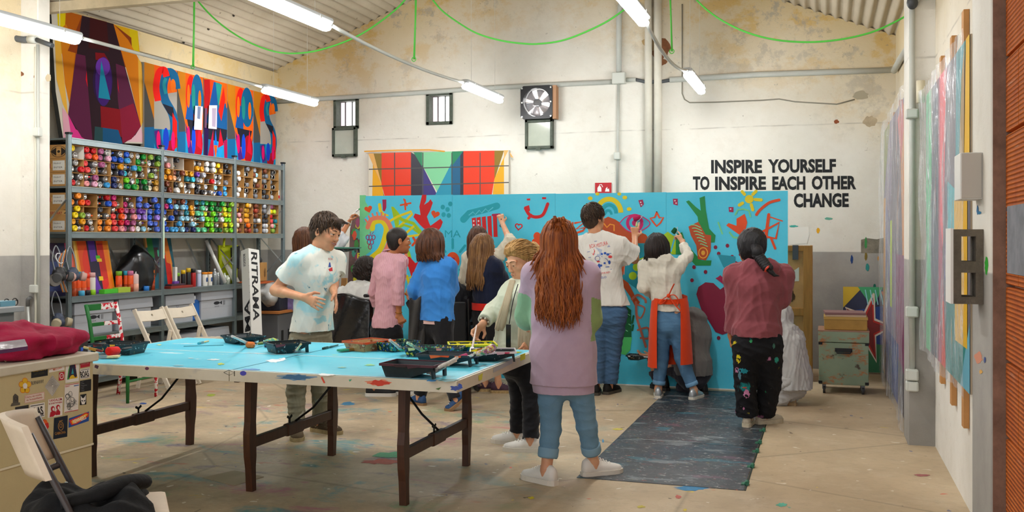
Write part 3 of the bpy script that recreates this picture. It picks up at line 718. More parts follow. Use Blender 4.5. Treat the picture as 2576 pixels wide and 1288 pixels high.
w=MB();A_=Art(w,lambda u,v:onX(u,v,-7.08),(1,0,0));A_.poly([(491,266),(510,268),(508,327),(488,326)],M('#b9bccb',.25));A_.poly([(497,268),(505,269),(503,300),(496,298)],M('#54627f',.3));A_.poly([(526,265),(546,265),(545,325),(524,323)],M('#d3c2cd',.25));A_.poly([(533,272),(544,272),(542,320),(533,318)],M('#8d7f92',.3));A_.poly([(515,272),(521,272),(519,322),(514,321)],M('#4f2a4a',.3))
for k,lb in():
 pass
tag(w.build('taped_photo',fix=False),'shiny photo print taped across two letter boards','photo')
# ---------------------------------------------------------------- wrapped panel on the back wall
MY=YB-.06
def mapb(u,v):return onY(u,v,MY)
w=MB();a,b=mapb(926,380),mapb(1281,520)
w.box((a.x,MY,b.z),(b.x,YB-.005,mapb(1281,378).z),M('#d9d3c6',.7))
A_=Art(w,mapb,(0,-1,0))
def q(c,*p):A_.poly(list(p),M(deep(c),.45,bump=.25,bscale=6))
q('#d8d0be',(926,386),(1281,378),(1281,520),(926,520));q('#8a6f22',(938,386),(960,386),(960,470),(975,520),(938,520));q('#e3b06a',(926,386),(940,386),(962,470));q('#e2a81c',(938,415),(962,470),(968,520),(936,520))
q('#e0421f',(960,385),(1034,383),(1034,520),(975,520),(960,465));q('#33313b',(1034,383),(1062,400),(1062,520),(1034,520));q('#20805a',(1040,383),(1062,383),(1062,420));q('#85c99a',(1062,383),(1137,381),(1137,410),(1100,482),(1062,415))
q('#413a78',(1062,415),(1098,486),(1080,520),(1062,520));q('#2a8fa8',(1137,408),(1137,520),(1080,520));q('#20805a',(1137,381),(1165,380),(1137,420));q('#1d5f80',(1137,418),(1165,380),(1165,520),(1137,520));q('#e0421f',(1165,380),(1244,379),(1244,450),(1232,520),(1165,520));q('#33313b',(1158,392),(1166,380),(1166,520),(1158,520));q('#8a6f22',(1244,379),(1268,379),(1244,452));q('#e2a81c',(1268,395),(1268,520),(1236,520),(1244,450));q('#e3b06a',(1268,378),(1279,378),(1268,400))
dk=M('#4b4a48',.6)
for v0,v1 in((427,421),(470,463)):A_.stroke([(928,v0-1),(1281,v1-6+2)],2.6,dk,caps=False)
for u in(993,1064,1137,1208):A_.stroke([(u,384),(u,520)],2.4,dk,caps=False)
A_.stroke([(918,381),(1000,378),(1080,377),(1118,381)],3.5,M('#d9972a',.5));A_.poly([(1281,380),(1292,397),(1285,395)],M('#d9a35a',.5));A_.stroke([(926,386),(926,520)],2,M('#b7b0a2',.5),caps=False);A_.stroke([(1281,378),(1281,520)],2,M('#8f8a80',.5),caps=False)
tag(w.build('geometric_painting',fix=False),'plastic wrapped geometric panel in orange, green and yellow hung behind the mural','painting')
# ---------------------------------------------------------------- the mural
MU=9.97
w=MB();pl=onY(905,490,MU);pr=onY(1982,482,MU);xs=[pl.x,-3.89,-2.72,-1.544,pr.x]
zt=2.0
def mblue():
 t=NT('mural_blue',.5,.4);c=t.mix(t.step(t.noise(1.4,5),.3,.7),'#44cdf0','#58daf8');c=t.mix(t.math('MULTIPLY',t.step(t.noise(60,2),.4,.7),.12),c,'#7fd8ee');return t.out(c)
m_mur=mblue()
for i in range(4):w.box((xs[i]+.001,MU,.012),(xs[i+1]-.001,MU+.035,zt-.012*i/4),m_mur)
w.box((pl.x,MU-.006,0),(pr.x,MU+.05,.012),M('#e6e4de',.6))
for x in(pl.x+.4,-2.9,-1.2):w.box((x,MU+.035,.0),(x+.05,MU+.5,.04),M('#b98a55',.7));w.bar((x+.025,MU+.48,.04),(x+.025,MU+.05,1.2),.04,.04,M('#b98a55',.7))
A_=Art(w,lambda u,v:onY(u,v,MU),(0,-1,0),.00004,.001)
C=dict(red='#e0101c',yel='#f5e114',lime='#b3d80f',org='#ee5a14',mint='#86e0a4',teal='#17b4c6',mag='#b01259',peach='#f49273',grn='#12924a',dgrn='#0f6a3a',wine='#8f0f3f',brn='#c4581c',pink='#d8187a',salm='#cf7d68',teal2='#1f9fb4',blk='#12494e')
C={k:M(deep(v),.5,var=.06,scale=8)for k,v in C.items()}
# edge waves
A_.poly([(905,491),(921,491)]+[(x,y)for x,y in spline([(921,491),(919,505),(924,515),(930,525),(931,537),(920,546),(916,556),(930,560),(940,570),(938,582),(926,590),(918,598),(930,615),(934,630),(922,640),(914,652),(905,658)])]+[(905,660)],C['mint'])
def heart(u,v,s,mat,ang=0,ring=0):
 pts=[]
 for i in range(30):
  t=2*PI*i/30;x=16*math.sin(t)**3;y=-(13*math.cos(t)-5*math.cos(2*t)-2*math.cos(3*t)-math.cos(4*t));x,y=x*s/16,y*s/16
  pts.append((u+x*math.cos(ang)-y*math.sin(ang),v+x*math.sin(ang)+y*math.cos(ang)))
 if ring:A_.stroke(pts+pts[:1],ring,mat,caps=False)
 else:A_.poly(pts,mat)
heart(927,526,10,C['org'],-.25);heart(1095,539,11,C['org'],.25)
A_.poly([(962,502),(972,502),(972,522),(968,532),(963,530)],C['mag'])
A_.stroke([(955,515),(957,530),(964,539),(976,542)],[8,8,7,4],C['yel'],smooth=False)
A_.stroke([(1019,520),(1019,503)],4,C['org']);A_.stroke([(1008,516),(1033,511)],4.5,C['org']);A_.stroke([(1016,501),(1024,517)],4,C['org']);A_.stroke([(1019,512),(1020,527)],4.5,C['org'])
A_.poly([(984,520),(990,520),(1002,534),(1010,546),(1025,558),(1020,562),(1004,553),(1003,575),(995,573)],C['lime']);A_.stroke([(974,560),(1000,545),(1035,532),(1037,538),(1020,556),(1000,574)],6,C['yel']);A_.stroke([(1010,552),(1040,562),(1060,586)],8,C['lime']);A_.stroke([(1000,575),(1016,566),(1035,572),(1060,590)],6,C['lime']);A_.stroke([(1018,590),(1040,570)],6,C['yel']);A_.stroke([(985,605),(992,590),(1000,575)],12,C['lime']);A_.stroke([(976,620),(985,602)],10,C['lime']);A_.stroke([(1020,596),(1062,590)],6,C['yel'])
# red branch
A_.poly([(1062,490),(1073,490),(1072,505),(1067,515),(1078,508),(1083,501),(1089,510),(1082,530),(1074,545),(1080,562),(1083,568),(1108,550),(1114,558),(1110,570),(1100,585),(1105,600),(1070,600),(1072,580),(1055,564),(1040,546),(1044,537),(1058,541),(1055,520)],C['red'])
# cyan dots and faint letters
for u,v in((1114,521),(1133,513),(1126,527),(1116,540),(1129,542)):A_.ell((u,v),5.5,6,C['teal'])
A_.text('LMA',(1105,597),18,C['teal'],fit=54)
A_.stroke([(1166,552),(1180,537),(1220,527),(1250,518)],17,C['teal'])
A_.stroke([(1180,541),(1190,533),(1196,540),(1206,529),(1212,536),(1222,525),(1228,532),(1240,522)],2.5,M('#5fd0e2',.5))
# arch and comb
arc=spline([(937,575),(939,562),(950,556),(963,558),(972,575),(966,605),(955,630),(935,648),(925,660)])
A_.stroke(arc,13,C['yel']);A_.stroke(spline([(925,572),(935,552),(957,548),(973,555),(984,578),(980,605),(968,636)]),11,C['peach'])
for u,v in((925,560),(932,552),(940,546),(950,543),(960,543),(968,547)):A_.stroke([(u,v),(u+(u-955)*.15-1,v-8)],4.5,C['peach'])
for(u,v)in((925,597),(932,597),(940,597),(928,609),(936,609),(931,621)):A_.ring((u,v),4,5.5,1.8,C['mag'])
A_.stroke([(932,590),(932,583)],1.4,C['mag']);A_.stroke([(935,590),(940,583)],1.4,C['mag'])
A_.stroke([(1040,598),(1050,615)],6,C['org']);A_.stroke([(1054,598),(1038,617)],6,C['org'])
A_.poly([(1015,632),(1025,622),(1032,640),(1036,668),(1042,690),(1030,680)],C['peach']);A_.stroke([(1018,620),(1028,635),(1032,650)],7,C['lime'])
A_.poly([(1022,650),(1030,645),(1045,662),(1058,655),(1075,645),(1085,660),(1050,712),(1036,700)],C['red'])
A_.stroke([(1024,695),(1030,715),(1022,740)],7,C['yel']);A_.ell((1035,698),5,4,C['yel'])
A_.ell((1139,656),17,22,C['org']);A_.poly([(1134,648),(1144,648),(1144,666),(1134,666)],C['mag'])
for k in range(8):
 an=k*PI/4;A_.stroke([(1139+26*math.cos(an),656+32*math.sin(an)),(1139+44*math.cos(an),656+54*math.sin(an))],6,C['teal'])
A_.poly([(1148,712),(1165,706),(1170,722),(1187,726),(1178,748),(1172,754),(1165,735),(1150,732)],C['red'])
# red comb (temple)
for k,u in enumerate((1192,1204,1217,1231,1245)):A_.poly([(u-5,549-k*1.5),(u+5,547-k*1.5),(u+9-k*.5,596),(u-1-k*.5,596)],C['red'])
A_.stroke([(1240,541),(1258,540)],6,C['mag'])
for u in(1192,1204):
 for v in(556,566):A_.ell((u,v),2,2.4,M('#e9e4e0',.5))
A_.stroke(spline([(1322,524),(1332,540),(1348,546),(1366,540),(1378,513)]),8,C['red']);A_.poly([(1319,520),(1331,516),(1334,530),(1325,534)],C['red']);A_.stroke([(1330,549),(1336,541)],7,C['red']);A_.poly([(1325,500),(1334,499),(1334,504),(1326,504)],C['red']);A_.poly([(1364,496),(1374,496),(1374,501),(1364,501)],C['red'])
heart(1305,570,8.5,C['red'],.1,3)
for k in range(5):
 an=k*2*PI/5+.3;A_.ell((1359+13*math.cos(an),605+14*math.sin(an)),9,10,C['org'])
A_.ell((1359,605),10,11,C['org'])
A_.stroke([(1447,561),(1474,556),(1449,577),(1476,571),(1467,580),(1440,590)],5,C['org']);A_.stroke([(1441,560),(1441,572)],4,C['org'])
# sun arch
A_.ring((1532,535),30,34,12,C['yel'],a0=PI,a1=2*PI);A_.ring((1532,537),18,22,9,C['teal'],a0=PI,a1=2*PI);A_.ring((1530,540),8,11,6,C['teal'],a0=PI,a1=2*PI)
for u,v,r in((1485,499,6),(1503,488,5),(1558,488,5),(1572,497,6),(1583,526,6),(1478,517,6)):A_.ell((u,v),r,r*.8,C['yel'])
# orange arm and eye
A_.poly([(1515,553),(1530,545),(1548,552),(1575,570),(1625,590),(1640,612),(1600,620),(1590,640),(1575,700),(1598,745),(1610,760),(1600,775),(1585,745),(1560,710),(1558,650),(1515,600)],C['brn'])
A_.stroke([(1520,563),(1527,572),(1535,564),(1545,566),(1545,580)],3,M('#f0a02c',.5))
eye=spline([(1560,562),(1575,547),(1597,541),(1617,547),(1634,562),(1617,577),(1597,584),(1577,578),(1560,562)]);A_.stroke(eye,5,C['pink'],caps=False);A_.poly(eye[:-1],M('#45b9dc',.5));A_.ring((1597,561),18,19,8,C['pink']);A_.ell((1597,561),7,8,C['pink'])
A_.stroke([(1652,534),(1659,548),(1669,547),(1662,560),(1652,569),(1643,558),(1636,549),(1647,547),(1652,534)],4.5,C['org'])
A_.poly([(1606,504),(1617,502),(1620,514),(1612,522)],C['mag']);A_.poly([(1693,500),(1705,500),(1705,517),(1694,514)],C['mag']);A_.poly([(1833,521),(1845,521),(1845,534),(1834,533)],C['mag'])
for u,v in((1612,509),(1614,515),(1698,505),(1701,511),(1838,526)):A_.ell((u,v),2,1.8,M('#e8e0e4',.5))
# bottle
A_.poly([(1600,612),(1640,612),(1640,630),(1668,650),(1640,730),(1620,740),(1565,700),(1580,640)],C['teal2']);A_.ell((1602,672),10,10,C['lime']);A_.ell((1592,694),10,10,C['lime']);A_.stroke([(1572,650),(1570,690)],2,C['peach'])
A_.stroke([(1588,637),(1592,650),(1608,653),(1620,648)],3,C['lime'])
# tulip
A_.poly([(1670,590),(1680,583),(1692,592),(1712,600),(1705,640),(1690,640),(1676,620)],C['lime']);A_.stroke([(1697,600),(1688,632)],4,M('#45b9dc',.5))
# green branch and boot
A_.poly([(1726,507),(1733,504),(1752,522),(1763,530),(1760,498),(1773,493),(1776,530),(1784,575),(1800,592),(1798,610),(1784,610),(1760,580),(1755,545)],C['grn'])
A_.poly([(1700,590),(1716,584),(1726,612),(1750,640),(1765,655),(1790,655),(1788,668),(1750,668),(1726,640),(1700,640)],C['grn'])
A_.poly([(1732,570),(1757,558),(1775,590),(1789,592),(1788,632),(1776,655),(1756,652),(1752,618),(1738,592)],C['brn'])
for k in range(7):A_.stroke(spline([(1738+k*4,572+k*8-6),(1748+k*3,566+k*8),(1762+k*3,572+k*8)]),2.2,C['mint'])
A_.ring((1769,636),11,13,2.5,M('#f0b03c',.5));A_.ell((1769,636),5,6,M('#f0b03c',.5))
# small sun, bird, star
A_.ell((1885,501),11,10.5,C['yel'])
for a,b in(((1868,511),(1860,516)),((1900,502),(1915,503)),((1890,515),(1894,528)),((1894,489),(1902,481)),((1873,489),(1867,482))):A_.stroke([a,b],8,C['yel'])
A_.stroke([(1850,540),(1856,528),(1870,526),(1884,530),(1888,545)],4,C['mint']);A_.stroke([(1807,560),(1817,588)],4,C['mint']);A_.stroke([(1836,585),(1845,597),(1862,599)],5,C['mint'])
A_.poly([(1827,567),(1833,561),(1853,568),(1853,550),(1862,545),(1873,538),(1877,548),(1880,560),(1874,585),(1862,592),(1845,580)],C['org'])
A_.stroke(spline([(1903,540),(1912,528),(1935,510),(1960,503)]),7,C['org']);A_.stroke([(1934,540),(1926,600)],8,C['org']);A_.stroke([(1914,585),(1960,560),(1952,600),(1925,595)],6,C['org']);A_.stroke([(1940,600),(1950,625)],6,C['org']);A_.stroke([(1935,545),(1968,556)],3,C['org'])
for u,v in((1800,622),(1830,618),(1808,638),(1842,646),(1825,660),(1851,662),(1838,672),(1746,672),(1775,684),(1741,705),(1863,640),(1857,664),(1808,850),(1766,1200),(1718,745),(1702,755),(1870,668)):A_.ell((u,v),4.5,5,C['wine'])
A_.poly([(1805,640),(1850,645),(1850,690),(1820,672)],C['teal2'])
A_.poly([(1806,697),(1812,692),(1828,706),(1822,717),(1800,700)],C['mag']);A_.stroke([(1830,680),(1842,690)],7,C['peach'])
# big heart, cactus, doodle
A_.poly([(1752,740),(1757,722),(1775,710),(1795,712),(1812,728),(1830,715),(1860,700),(1870,760),(1850,830),(1818,842),(1800,835),(1785,810),(1765,780)],C['wine'])
A_.poly([(1562,790),(1566,774),(1576,770),(1588,780),(1589,848),(1562,848)],C['dgrn']);A_.stroke([(1591,812),(1594,795)],5,C['dgrn']);A_.stroke([(1591,830),(1593,818)],5,C['dgrn']);A_.poly([(1556,848),(1590,848),(1586,880),(1574,893),(1556,888)],M('#54cf6f',.5))
for u,v in((1572,784),(1580,790),(1570,800),(1582,815),(1574,830)):A_.stroke([(u,v),(u+5,v+3)],2,M('#7fd8a0',.5))
A_.stroke(spline([(1590,752),(1605,742),(1622,752),(1625,760)]),6,C['salm']);A_.stroke(spline([(1600,760),(1603,800),(1615,840),(1625,872)]),6,C['salm']);A_.stroke(spline([(1600,765),(1622,775),(1612,800),(1600,790)]),4,C['salm']);A_.stroke(spline([(1605,830),(1630,825),(1632,850),(1612,850)]),5,C['salm'])
A_.poly([(1975,765),(1982,765),(1982,780),(1975,776)],C['mag'])
tag(w.build('mural',fix=False),'long sky blue mural panel covered in hand painted shapes, standing before the back wall','mural')
# ---------------------------------------------------------------- paint shelving along the side wall
SX,SD=-6.95,.42;SB=SX-SD
PU=[onX(u,345,SX).y for u in(177,410,593,715)]
LV=[2.47,2.0,1.555,.925,.53,.10]
TOPZ=2.53
m_st=M('#8f9c9f',.38,.75,var=.12,scale=5);m_st2=M('#7f8a8c',.45,.6)
m_capk=M('#202224',.6)
sh=thing('shelving_unit','grey steel shelving unit of three bays packed with rows of spray cans','shelving',(SX,PU[0],0))
for y in PU:
 for x,nm in((SX,'post'),(SB+.04,'post')):
  w=MB();z1=TOPZ if x==SX else TOPZ
  w.box((x-.04,y-.022,0),(x,y+.022,z1),m_st if x==SX else m_st2,.006)
  for k in range(44 if x!=SX else 0):
   w.box((x-.001,y-.005,.3+k*.05),(x+.002,y+.005,.32+k*.05),M('#2b2f31',.7))
  for s_ in(-.012,.012):w.box((x-.0,y+s_-.003,.0),(x+.004,y+s_+.003,z1),m_st)
  o=w.build('post',None,sh);c=MB();c.box((x-.045,y-.027,z1),(x+.008,y+.027,z1+.02),m_capk,.004);c.build('post_cap',None,o)
for i in range(3):
 for z in LV:
  w=MB();y0,y1=PU[i]+.022,PU[i+1]-.022
  for x in(SX-.03,SB+.01):
   w.box((x,y0,z-.03),(x+.025,y1,z+.03),m_st,.004)
   if x>SB+.1:
    w.box((x+.025,y0,z+.018),(x+.031,y1,z+.03),m_st);w.box((x+.025,y0,z-.03),(x+.031,y1,z-.018),m_st)
  w.build('beam',None,sh)
  w=MB();w.box((SB+.0,y0,z+.012),(SX-.03,y1,z+.03),m_st2);w.build('shelf_panel',None,sh)
def brace(y,z0,z1,flip=False):
 w=MB();a,b=(SX-.02,y,z0),(SB+.05,y,z1)
 if flip:a,b=b,a;a,b=(SB+.05,y,z0),(SX-.02,y,z1)
 w.bar(a,b,.03,.004,M('#b9c0c2',.3,.8));w.build('brace',None,sh)
for y in PU:brace(y-.026,1.2,1.55);brace(y-.026,1.55,1.9,True);brace(y-.026,.95,1.3,True)
for i in(0,1,2):
 w=MB();w.bar((SB+.01,PU[i+1]-.02,.97),(SB+.01,PU[i+1]-.42,1.5),.03,.004,M('#b9c0c2',.3,.8));w.build('brace',None,sh)
w=MB();w.box((SX,PU[1]-.008,1.3),(SX+.012,PU[1]+.012,1.75),M('#c9e0c9',.5));w.build('paper_strip',None,sh)
# cardboard cubby banks and their cans
m_card=M('#b98a4e',.85,var=.15,scale=6);m_card2=M('#e6e1d4',.8)
def can_material(name,metal,rough):
 t=NT(name,rough,.5);oi=t.n('ShaderNodeObjectInfo');t.b.inputs['Metallic'].default_value=metal;return t.out(oi.outputs['Color'])
m_cap=can_material('can_cap',0,.38);m_body=M('#9fa2a6',.3,.7);m_sil=M('#cfcfd0',.22,.9)
def can_mesh(kind):
 w=MB();R=.0315
 prof_b=[(R,-.17),(R,0),(R*.97,.006)]
 w.lathe((0,0,0),(1,0,0),prof_b,14,m_body)
 if kind=='cap':w.lathe((.006,0,0),(1,0,0),[(R*.94,0),(R*.94,.034),(R*.86,.042),(R*.62,.043),(R*.60,.037),(.001,.036)],14,m_cap)
 elif kind=='end':w.lathe((0,0,0),(1,0,0),[(R*.97,.006),(R*.99,.012),(R*.86,.014),(R*.7,.004),(R*.4,-.004),(.001,-.006)],14,m_sil)
 else:
  w.lathe((.006,0,0),(1,0,0),[(R*.95,0),(R*.8,.014),(R*.5,.02),(R*.3,.022),(R*.28,.034),(.001,.036)],14,m_sil)
  w.lathe((.036,0,0),(1,0,0),[(R*.27,0),(R*.27,.016),(R*.2,.018),(.001,.018)],10,m_cap)
 me=w.mesh('spray_can');return me
CM={k:can_mesh(k)for k in('cap','end','dome')}
NAMES=dict(yl='#f2d411',am='#e2a20f',rd='#cf1822',cr='#e8504f',pk='#f2a3a5',lp='#f0b8cf',og='#f56a15',lo='#f79a35',pe='#f5b58b',mv='#a85a86',mg='#b8186c',vi='#6b3aa0',lv='#a98ae0',pw='#5b79d6',bl='#1f5fc8',nv='#1d2f66',sk='#49a9e0',cy='#35c2d6',lb='#9fd4ea',tl='#1d7f8f',mt='#6fd3a4',gr='#0f9a3a',dg='#1f5f35',li='#7fd31a',ly='#c7e02a',ol='#8fae3f',tn='#e0b878',br='#7a3f26',go='#b98a1e',wt='#e9e9e6',lg='#b8bcc4',gy='#7c7f86',ch='#3a3c42',bk='#1c1c20',cm='#e6dcc4',bk2='#a23b28',sv='#c9c9cb')
WORD=dict(yl='yellow',am='amber',rd='red',cr='coral',pk='pink',lp='pale pink',og='orange',lo='light orange',pe='peach',mv='mauve',mg='magenta',vi='violet',lv='lavender',pw='periwinkle',bl='blue',nv='navy',sk='sky blue',cy='cyan',lb='pale blue',tl='teal',mt='mint',gr='green',dg='dark green',li='lime',ly='yellow-green',ol='olive',tn='tan',br='brown',go='gold',wt='white',lg='light grey',gy='grey',ch='charcoal',bk='black',cm='cream',bk2='brick',sv='silver')
BANK={
(0,0):[['yl sv','rd rd cr og','mv sv mv lp','bl sv bl bl','bl sv sk sv','sv gr gr gr','ol dg sv ol'],['sv sv rd','cr sv cr sv','mv sv nv sv','nv am sv nv','bl sk cy sv','gr sv sv sv','sv ol ol sv'],['sv sv rd sv','cr mv pk lp','sv sv sv sk','nv sv nv sv','li sv gr gr','gr gr ol dg','am go cm tn']],
(0,1):[['lo lo og','sv rd','rd rd og bl','mg cr sv','mg mg sv','pw pw pw','pw lv bl'],['yl yl ol','og','ch tn ch','og rd cr og','mv mv lp pk','vi vi lv lv','pw bl bl lv'],['am am yl am','sv rd sv','lo lo lo lo','cr rd cr pk','mg mv mv lp','vi wt lb','pw pw lb pw']],
(1,0):[['lg pk','bk bk','','sv sv am am','wt wt wt wt','yl yl go','bk bk'],['am am lo','br br pe sv','go am tl cy','vi lg gy wt','sv sv rd','sv sv lg sv','gy'],['br ch br','bk cm wt sv','sv wt sv sv','bk sv bk bk','lg sv bl','lb sv bl','sk sk']],
(1,1):[['sk mg bl','br gy br lb lb lb','sk sk am','tl mt tl tl mt','gr gr sv gr','gr gr dg gr','ol li ol ly li'],['bl sv bl','nv gy sv lb','tl am lb sv','mt mt mt mt lb','ly li li li','dg li gr wt','yl ly li li'],['bl bl sk','sk sk lb','sv lb nv nv','tl mt mt','li li li gr li','sv dg dg','yl ly ol li']],
(2,0):[['wt','gy sv sv','lg br lb','br sv gy','sv sv sv sv'],['wt sv','sv sv gy','wt sv br','gy br sv','gy sv sv'],['wt wt','sv wt sv','sv gy','ch sv ch','sv lg sv']],
(2,1):[['tn go br','am tn go am','br br bk2 br','lg ch gy ch','mv br yl ly'],['pk tn pk','am am lo lo','br gy wt','ch ch ch','rd cr tl'],['cm tn br','og br bk2','ch ch gy','lg wt lg wt','pk mt ol gr']]}
BAYW=['first bay','middle bay','end bay'];LEVW=['upper shelf','lower shelf'];ROWW=['top row','middle row','bottom row']
CELLW=['first','second','third','fourth','fifth','sixth','seventh'];SPOT=['lower near','lower far','upper near','upper far','lower middle','upper middle']
ncan=0;rest=MB();rest_mats={}
rc=random.Random(21)
for bay in range(3):
 for lev in range(2):
  rows=BANK[(bay,lev)];nc=len(rows[0]);z0,z1=LV[lev+1]+.03,LV[lev]-.034
  y0,y1=PU[bay]+.03,PU[bay+1]-.03
  if bay==2:y1-=.06
  cw,hh=(y1-y0)/nc,(z1-z0)/3
  w=MB();t=.005
  for c in range(nc+1):
   for r in range(3):
    mm=m_card2 if rc.random()<.07 else m_card;yy=y0+cw*c+rc.uniform(-.004,.004)
    w.box((SX-.33,yy-t/2,z0+hh*r),(SX-.035,yy+t/2,z0+hh*(r+1)),mm)
  for r in range(4):w.box((SX-.33,y0,z0+hh*r-(t if r else 0)),(SX-.035,y1,z0+hh*r+(0 if r else t)),m_card)
  w.box((SX-.335,y0,z0),(SX-.33,y1,z1),m_card)
  rk=tag(w.build('can_rack'),'cardboard rack of open cells holding spray cans, %s, %s of the shelving'%(LEVW[lev],BAYW[bay]),'can rack')
  for r in range(3):
   for c in range(nc):
    cols=rows[r][c].split();rr_=.0315
    ya,za=y0+cw*c+t,z0+hh*(2-r)+t
    wid=cw-2*t;per=max(2,int(wid/(2*rr_)))
    k2=len(cols);nlow=min(per,(k2+1)//2)
    for k,col in enumerate(cols):
     low=k>=k2-nlow;j=(k-(k2-nlow))if low else k;nrow=nlow if low else k2-nlow
     if nrow>per:nrow=per
     step=(wid-2*rr_)/max(1,per-1)if per>1 else 0
     yy=ya+rr_+(j if nrow>1 or rc.random()<.5 else j+.5)*max(step*.98,2*rr_)+rc.uniform(0,.004)
     yy=min(yy,ya+wid-rr_)
     zz=za+rr_+(0 if low else 2*rr_+.0015)
     kind='end' if col=='sv' else('dome' if rc.random()<.12 else 'cap')
     x=SX-.055+rc.uniform(-.035,.015)
     if ncan<300:
      o=bpy.data.objects.new('spray_can',CM[kind]);COL.objects.link(o);o.location=(x,yy,zz);o.color=(*lin(deep(NAMES[col])),1)
      spot=('low' if low else 'high')+' '+['near','next','far'][min(j,2)]
      tag(o,'%s spray can lying %s in %s cell, %s, %s, %s'%(WORD[col],spot,CELLW[c],ROWW[r],LEVW[lev],BAYW[bay]),'spray can','spray cans lying in the cardboard racks');ncan+=1
     else:
      mc=M(NAMES[col],.38)if col!='sv' else m_sil
      rest.lathe((x,yy,zz),(1,0,0),[(rr_,-.12),(rr_,0),(rr_*.95,.006)],10,m_body)
      if col=='sv':rest.lathe((x,yy,zz),(1,0,0),[(rr_*.97,.006),(rr_*.95,.013),(rr_*.7,.004),(.001,-.004)],10,mc)
      else:rest.lathe((x,yy,zz),(1,0,0),[(rr_*.94,.006),(rr_*.94,.034),(rr_*.84,.042),(.001,.041)],10,mc)
tag(rest.build('spray_cans_mass',fix=False),'remaining mixed spray cans filling the racks towards the back wall','spray cans',None,'stuff')
w=MB();yy=PU[3]-.06;w.cyl((SX-.06,yy,LV[1]+.03),(SX-.06,yy,LV[1]+.17),.018,seg=12,mat=M('#e6e2da',.4));w.cyl((SX-.06,yy,LV[1]+.17),(SX-.06,yy,LV[1]+.22),.012,.004,12,M('#d8a01c',.4));w.box((SX-.045,yy-.015,LV[1]+.06),(SX-.04,yy+.015,LV[1]+.1),M('#c8182a',.5));tag(w.build('glue_bottle'),'slim white bottle with amber nozzle at the end of the upper can shelf','bottle')
wl,rdp,bkp=M('#dcdad2',.6),M('#a8242a',.6),M('#2a2119',.6)
def mk_eye(A):A.poly([(.25,.5),(.5,.8),(.5,.2)],bkp);A.poly([(.95,.5),(.7,.8),(.7,.2)],bkp);A.ell((.6,.5),.06,.1,bkp);A.ring((.6,.5),.3,.4,.03,bkp)
def mk_lab(A):A.poly([(.35,.15),(.85,.15),(.85,.85),(.35,.85)],wl);A.poly([(.02,.3),(.26,.3),(.26,.65),(.02,.65)],rdp);A.text('INTER',(.4,.3),.12,bkp,flip=1,fit=.36);A.text('PAINT',(.4,.6),.1,bkp,flip=1,fit=.3)
def mk_red(A):A.text('INTERSPRAY',(.05,.35),.2,rdp,flip=1,bold=.02,fit=.7);A.text('Z',(.8,.4),.3,bkp,flip=1)
racks=[o for o in COL.objects if o.name.startswith('can_rack')]
for lev,marks in((0,(mk_lab,mk_lab,mk_eye)),(1,(mk_lab,mk_red,mk_lab))):
 rk=racks[lev];z0,z1=LV[lev+1]+.03,LV[lev]-.034;hh=(z1-z0)/3;y=PU[0]+.024
 for r in range(3):
  w=MB();w.box((SX-.335,y,z0+hh*r+.002),(SX-.045,y+.005,z0+hh*(r+1)-.002),m_card);w.box((SX-.335,y-.0008,z0+hh*(r+.5)-.02),(SX-.045,y,z0+hh*(r+.5)+.02),M('#c79a5c',.5))
  A_=Art(w,lambda a,b:Vector((SX-.335+.29*a,y,z0+hh*(r+b))),(0,-1,0));marks[r](A_);w.build('carton_side',None,rk,fix=False)
  # ---------------------------------------------------------------- what stands on the lower shelves
def sx(u,v,back=.2):return onX(u,v,SX-back)
Z4=LV[3]+.03;Z5=LV[4]+.03
def leaning_board(u0,u1,h,back,label,name,shapes,side='#d8b06a',slant=.1,z=None):
 """painted board standing on the shelf, leaning back against the wall"""
 z=Z4 if z is None else z
 a=onX(u0,720,SX-back);b=onX(u1,720,SX-back)
 w=MB()
 def mp(p,q,o=0.0):return Vector((SX-back-slant*q+o,a.y+(b.y-a.y)*p,z+h*q))
 w.prism([mp(0,0),mp(1,0),mp(1,1),mp(0,1)],(-.02,0,0),M(side,.6))
 shapes(Art(w,lambda p,q:mp(p,q),(1,0,.1)))
 return tag(w.build(name,fix=False),label,'painting')
def sh_g(A):
 def q(c,*p):A.poly(list(p),M(deep(c),.5))
 q('#f2a21c',(0,0),(1,0),(1,1),(0,1));q('#f5cf6a',(0,0),(.06,0),(.06,1),(0,1));q('#ee5f14',(.12,0),(.9,0),(.88,1),(.1,1))
 A.ell((.5,.55),.32,.4,M('#e5331a',.5));A.ell((.58,.3),.3,.28,M('#d8201c',.5));q('#f58a1a',(.85,0),(.97,0),(.95,1),(.84,1))
 q('#241a3a',(.38,0),(.66,0),(.64,1),(.36,1));q('#5a2a9a',(.42,.6),(.6,.62),(.6,1),(.4,1));q('#6a35b0',(.42,0),(.64,0),(.5,.35));q('#c8281c',(.66,.25),(.84,.28),(.82,.95),(.66,.95))
 q('#4fc22a',(.58,.64),(.7,.64),(.7,.72),(.58,.72));q('#e8d21a',(.6,.6),(.74,.6),(.74,.66),(.6,.66));q('#e8c81a',(.58,.24),(.7,.24),(.7,.32),(.58,.32))
def sh_p(A):
 def q(c,*p):A.poly(list(p),M(deep(c),.5))
 q('#22244a',(0,0),(1,0),(1,1),(0,1));q('#b0206a',(0,.5),(.12,.5),(.14,1),(0,1));q('#1f8f4a',(0,.3),(.07,.3),(.07,.6),(0,.6));q('#24386f',(.1,.1),(.55,.1),(.55,.65),(.1,.65));q('#2a1530',(.15,.7),(.5,.7),(.5,1),(.15,1));q('#c94f7a',(.72,.3),(.9,.3),(.88,1),(.7,1));q('#ee7a6a',(.76,0),(.96,0),(.9,.8),(.74,.6));q('#d9d21f',(.36,.3),(.45,.3),(.4,.55))
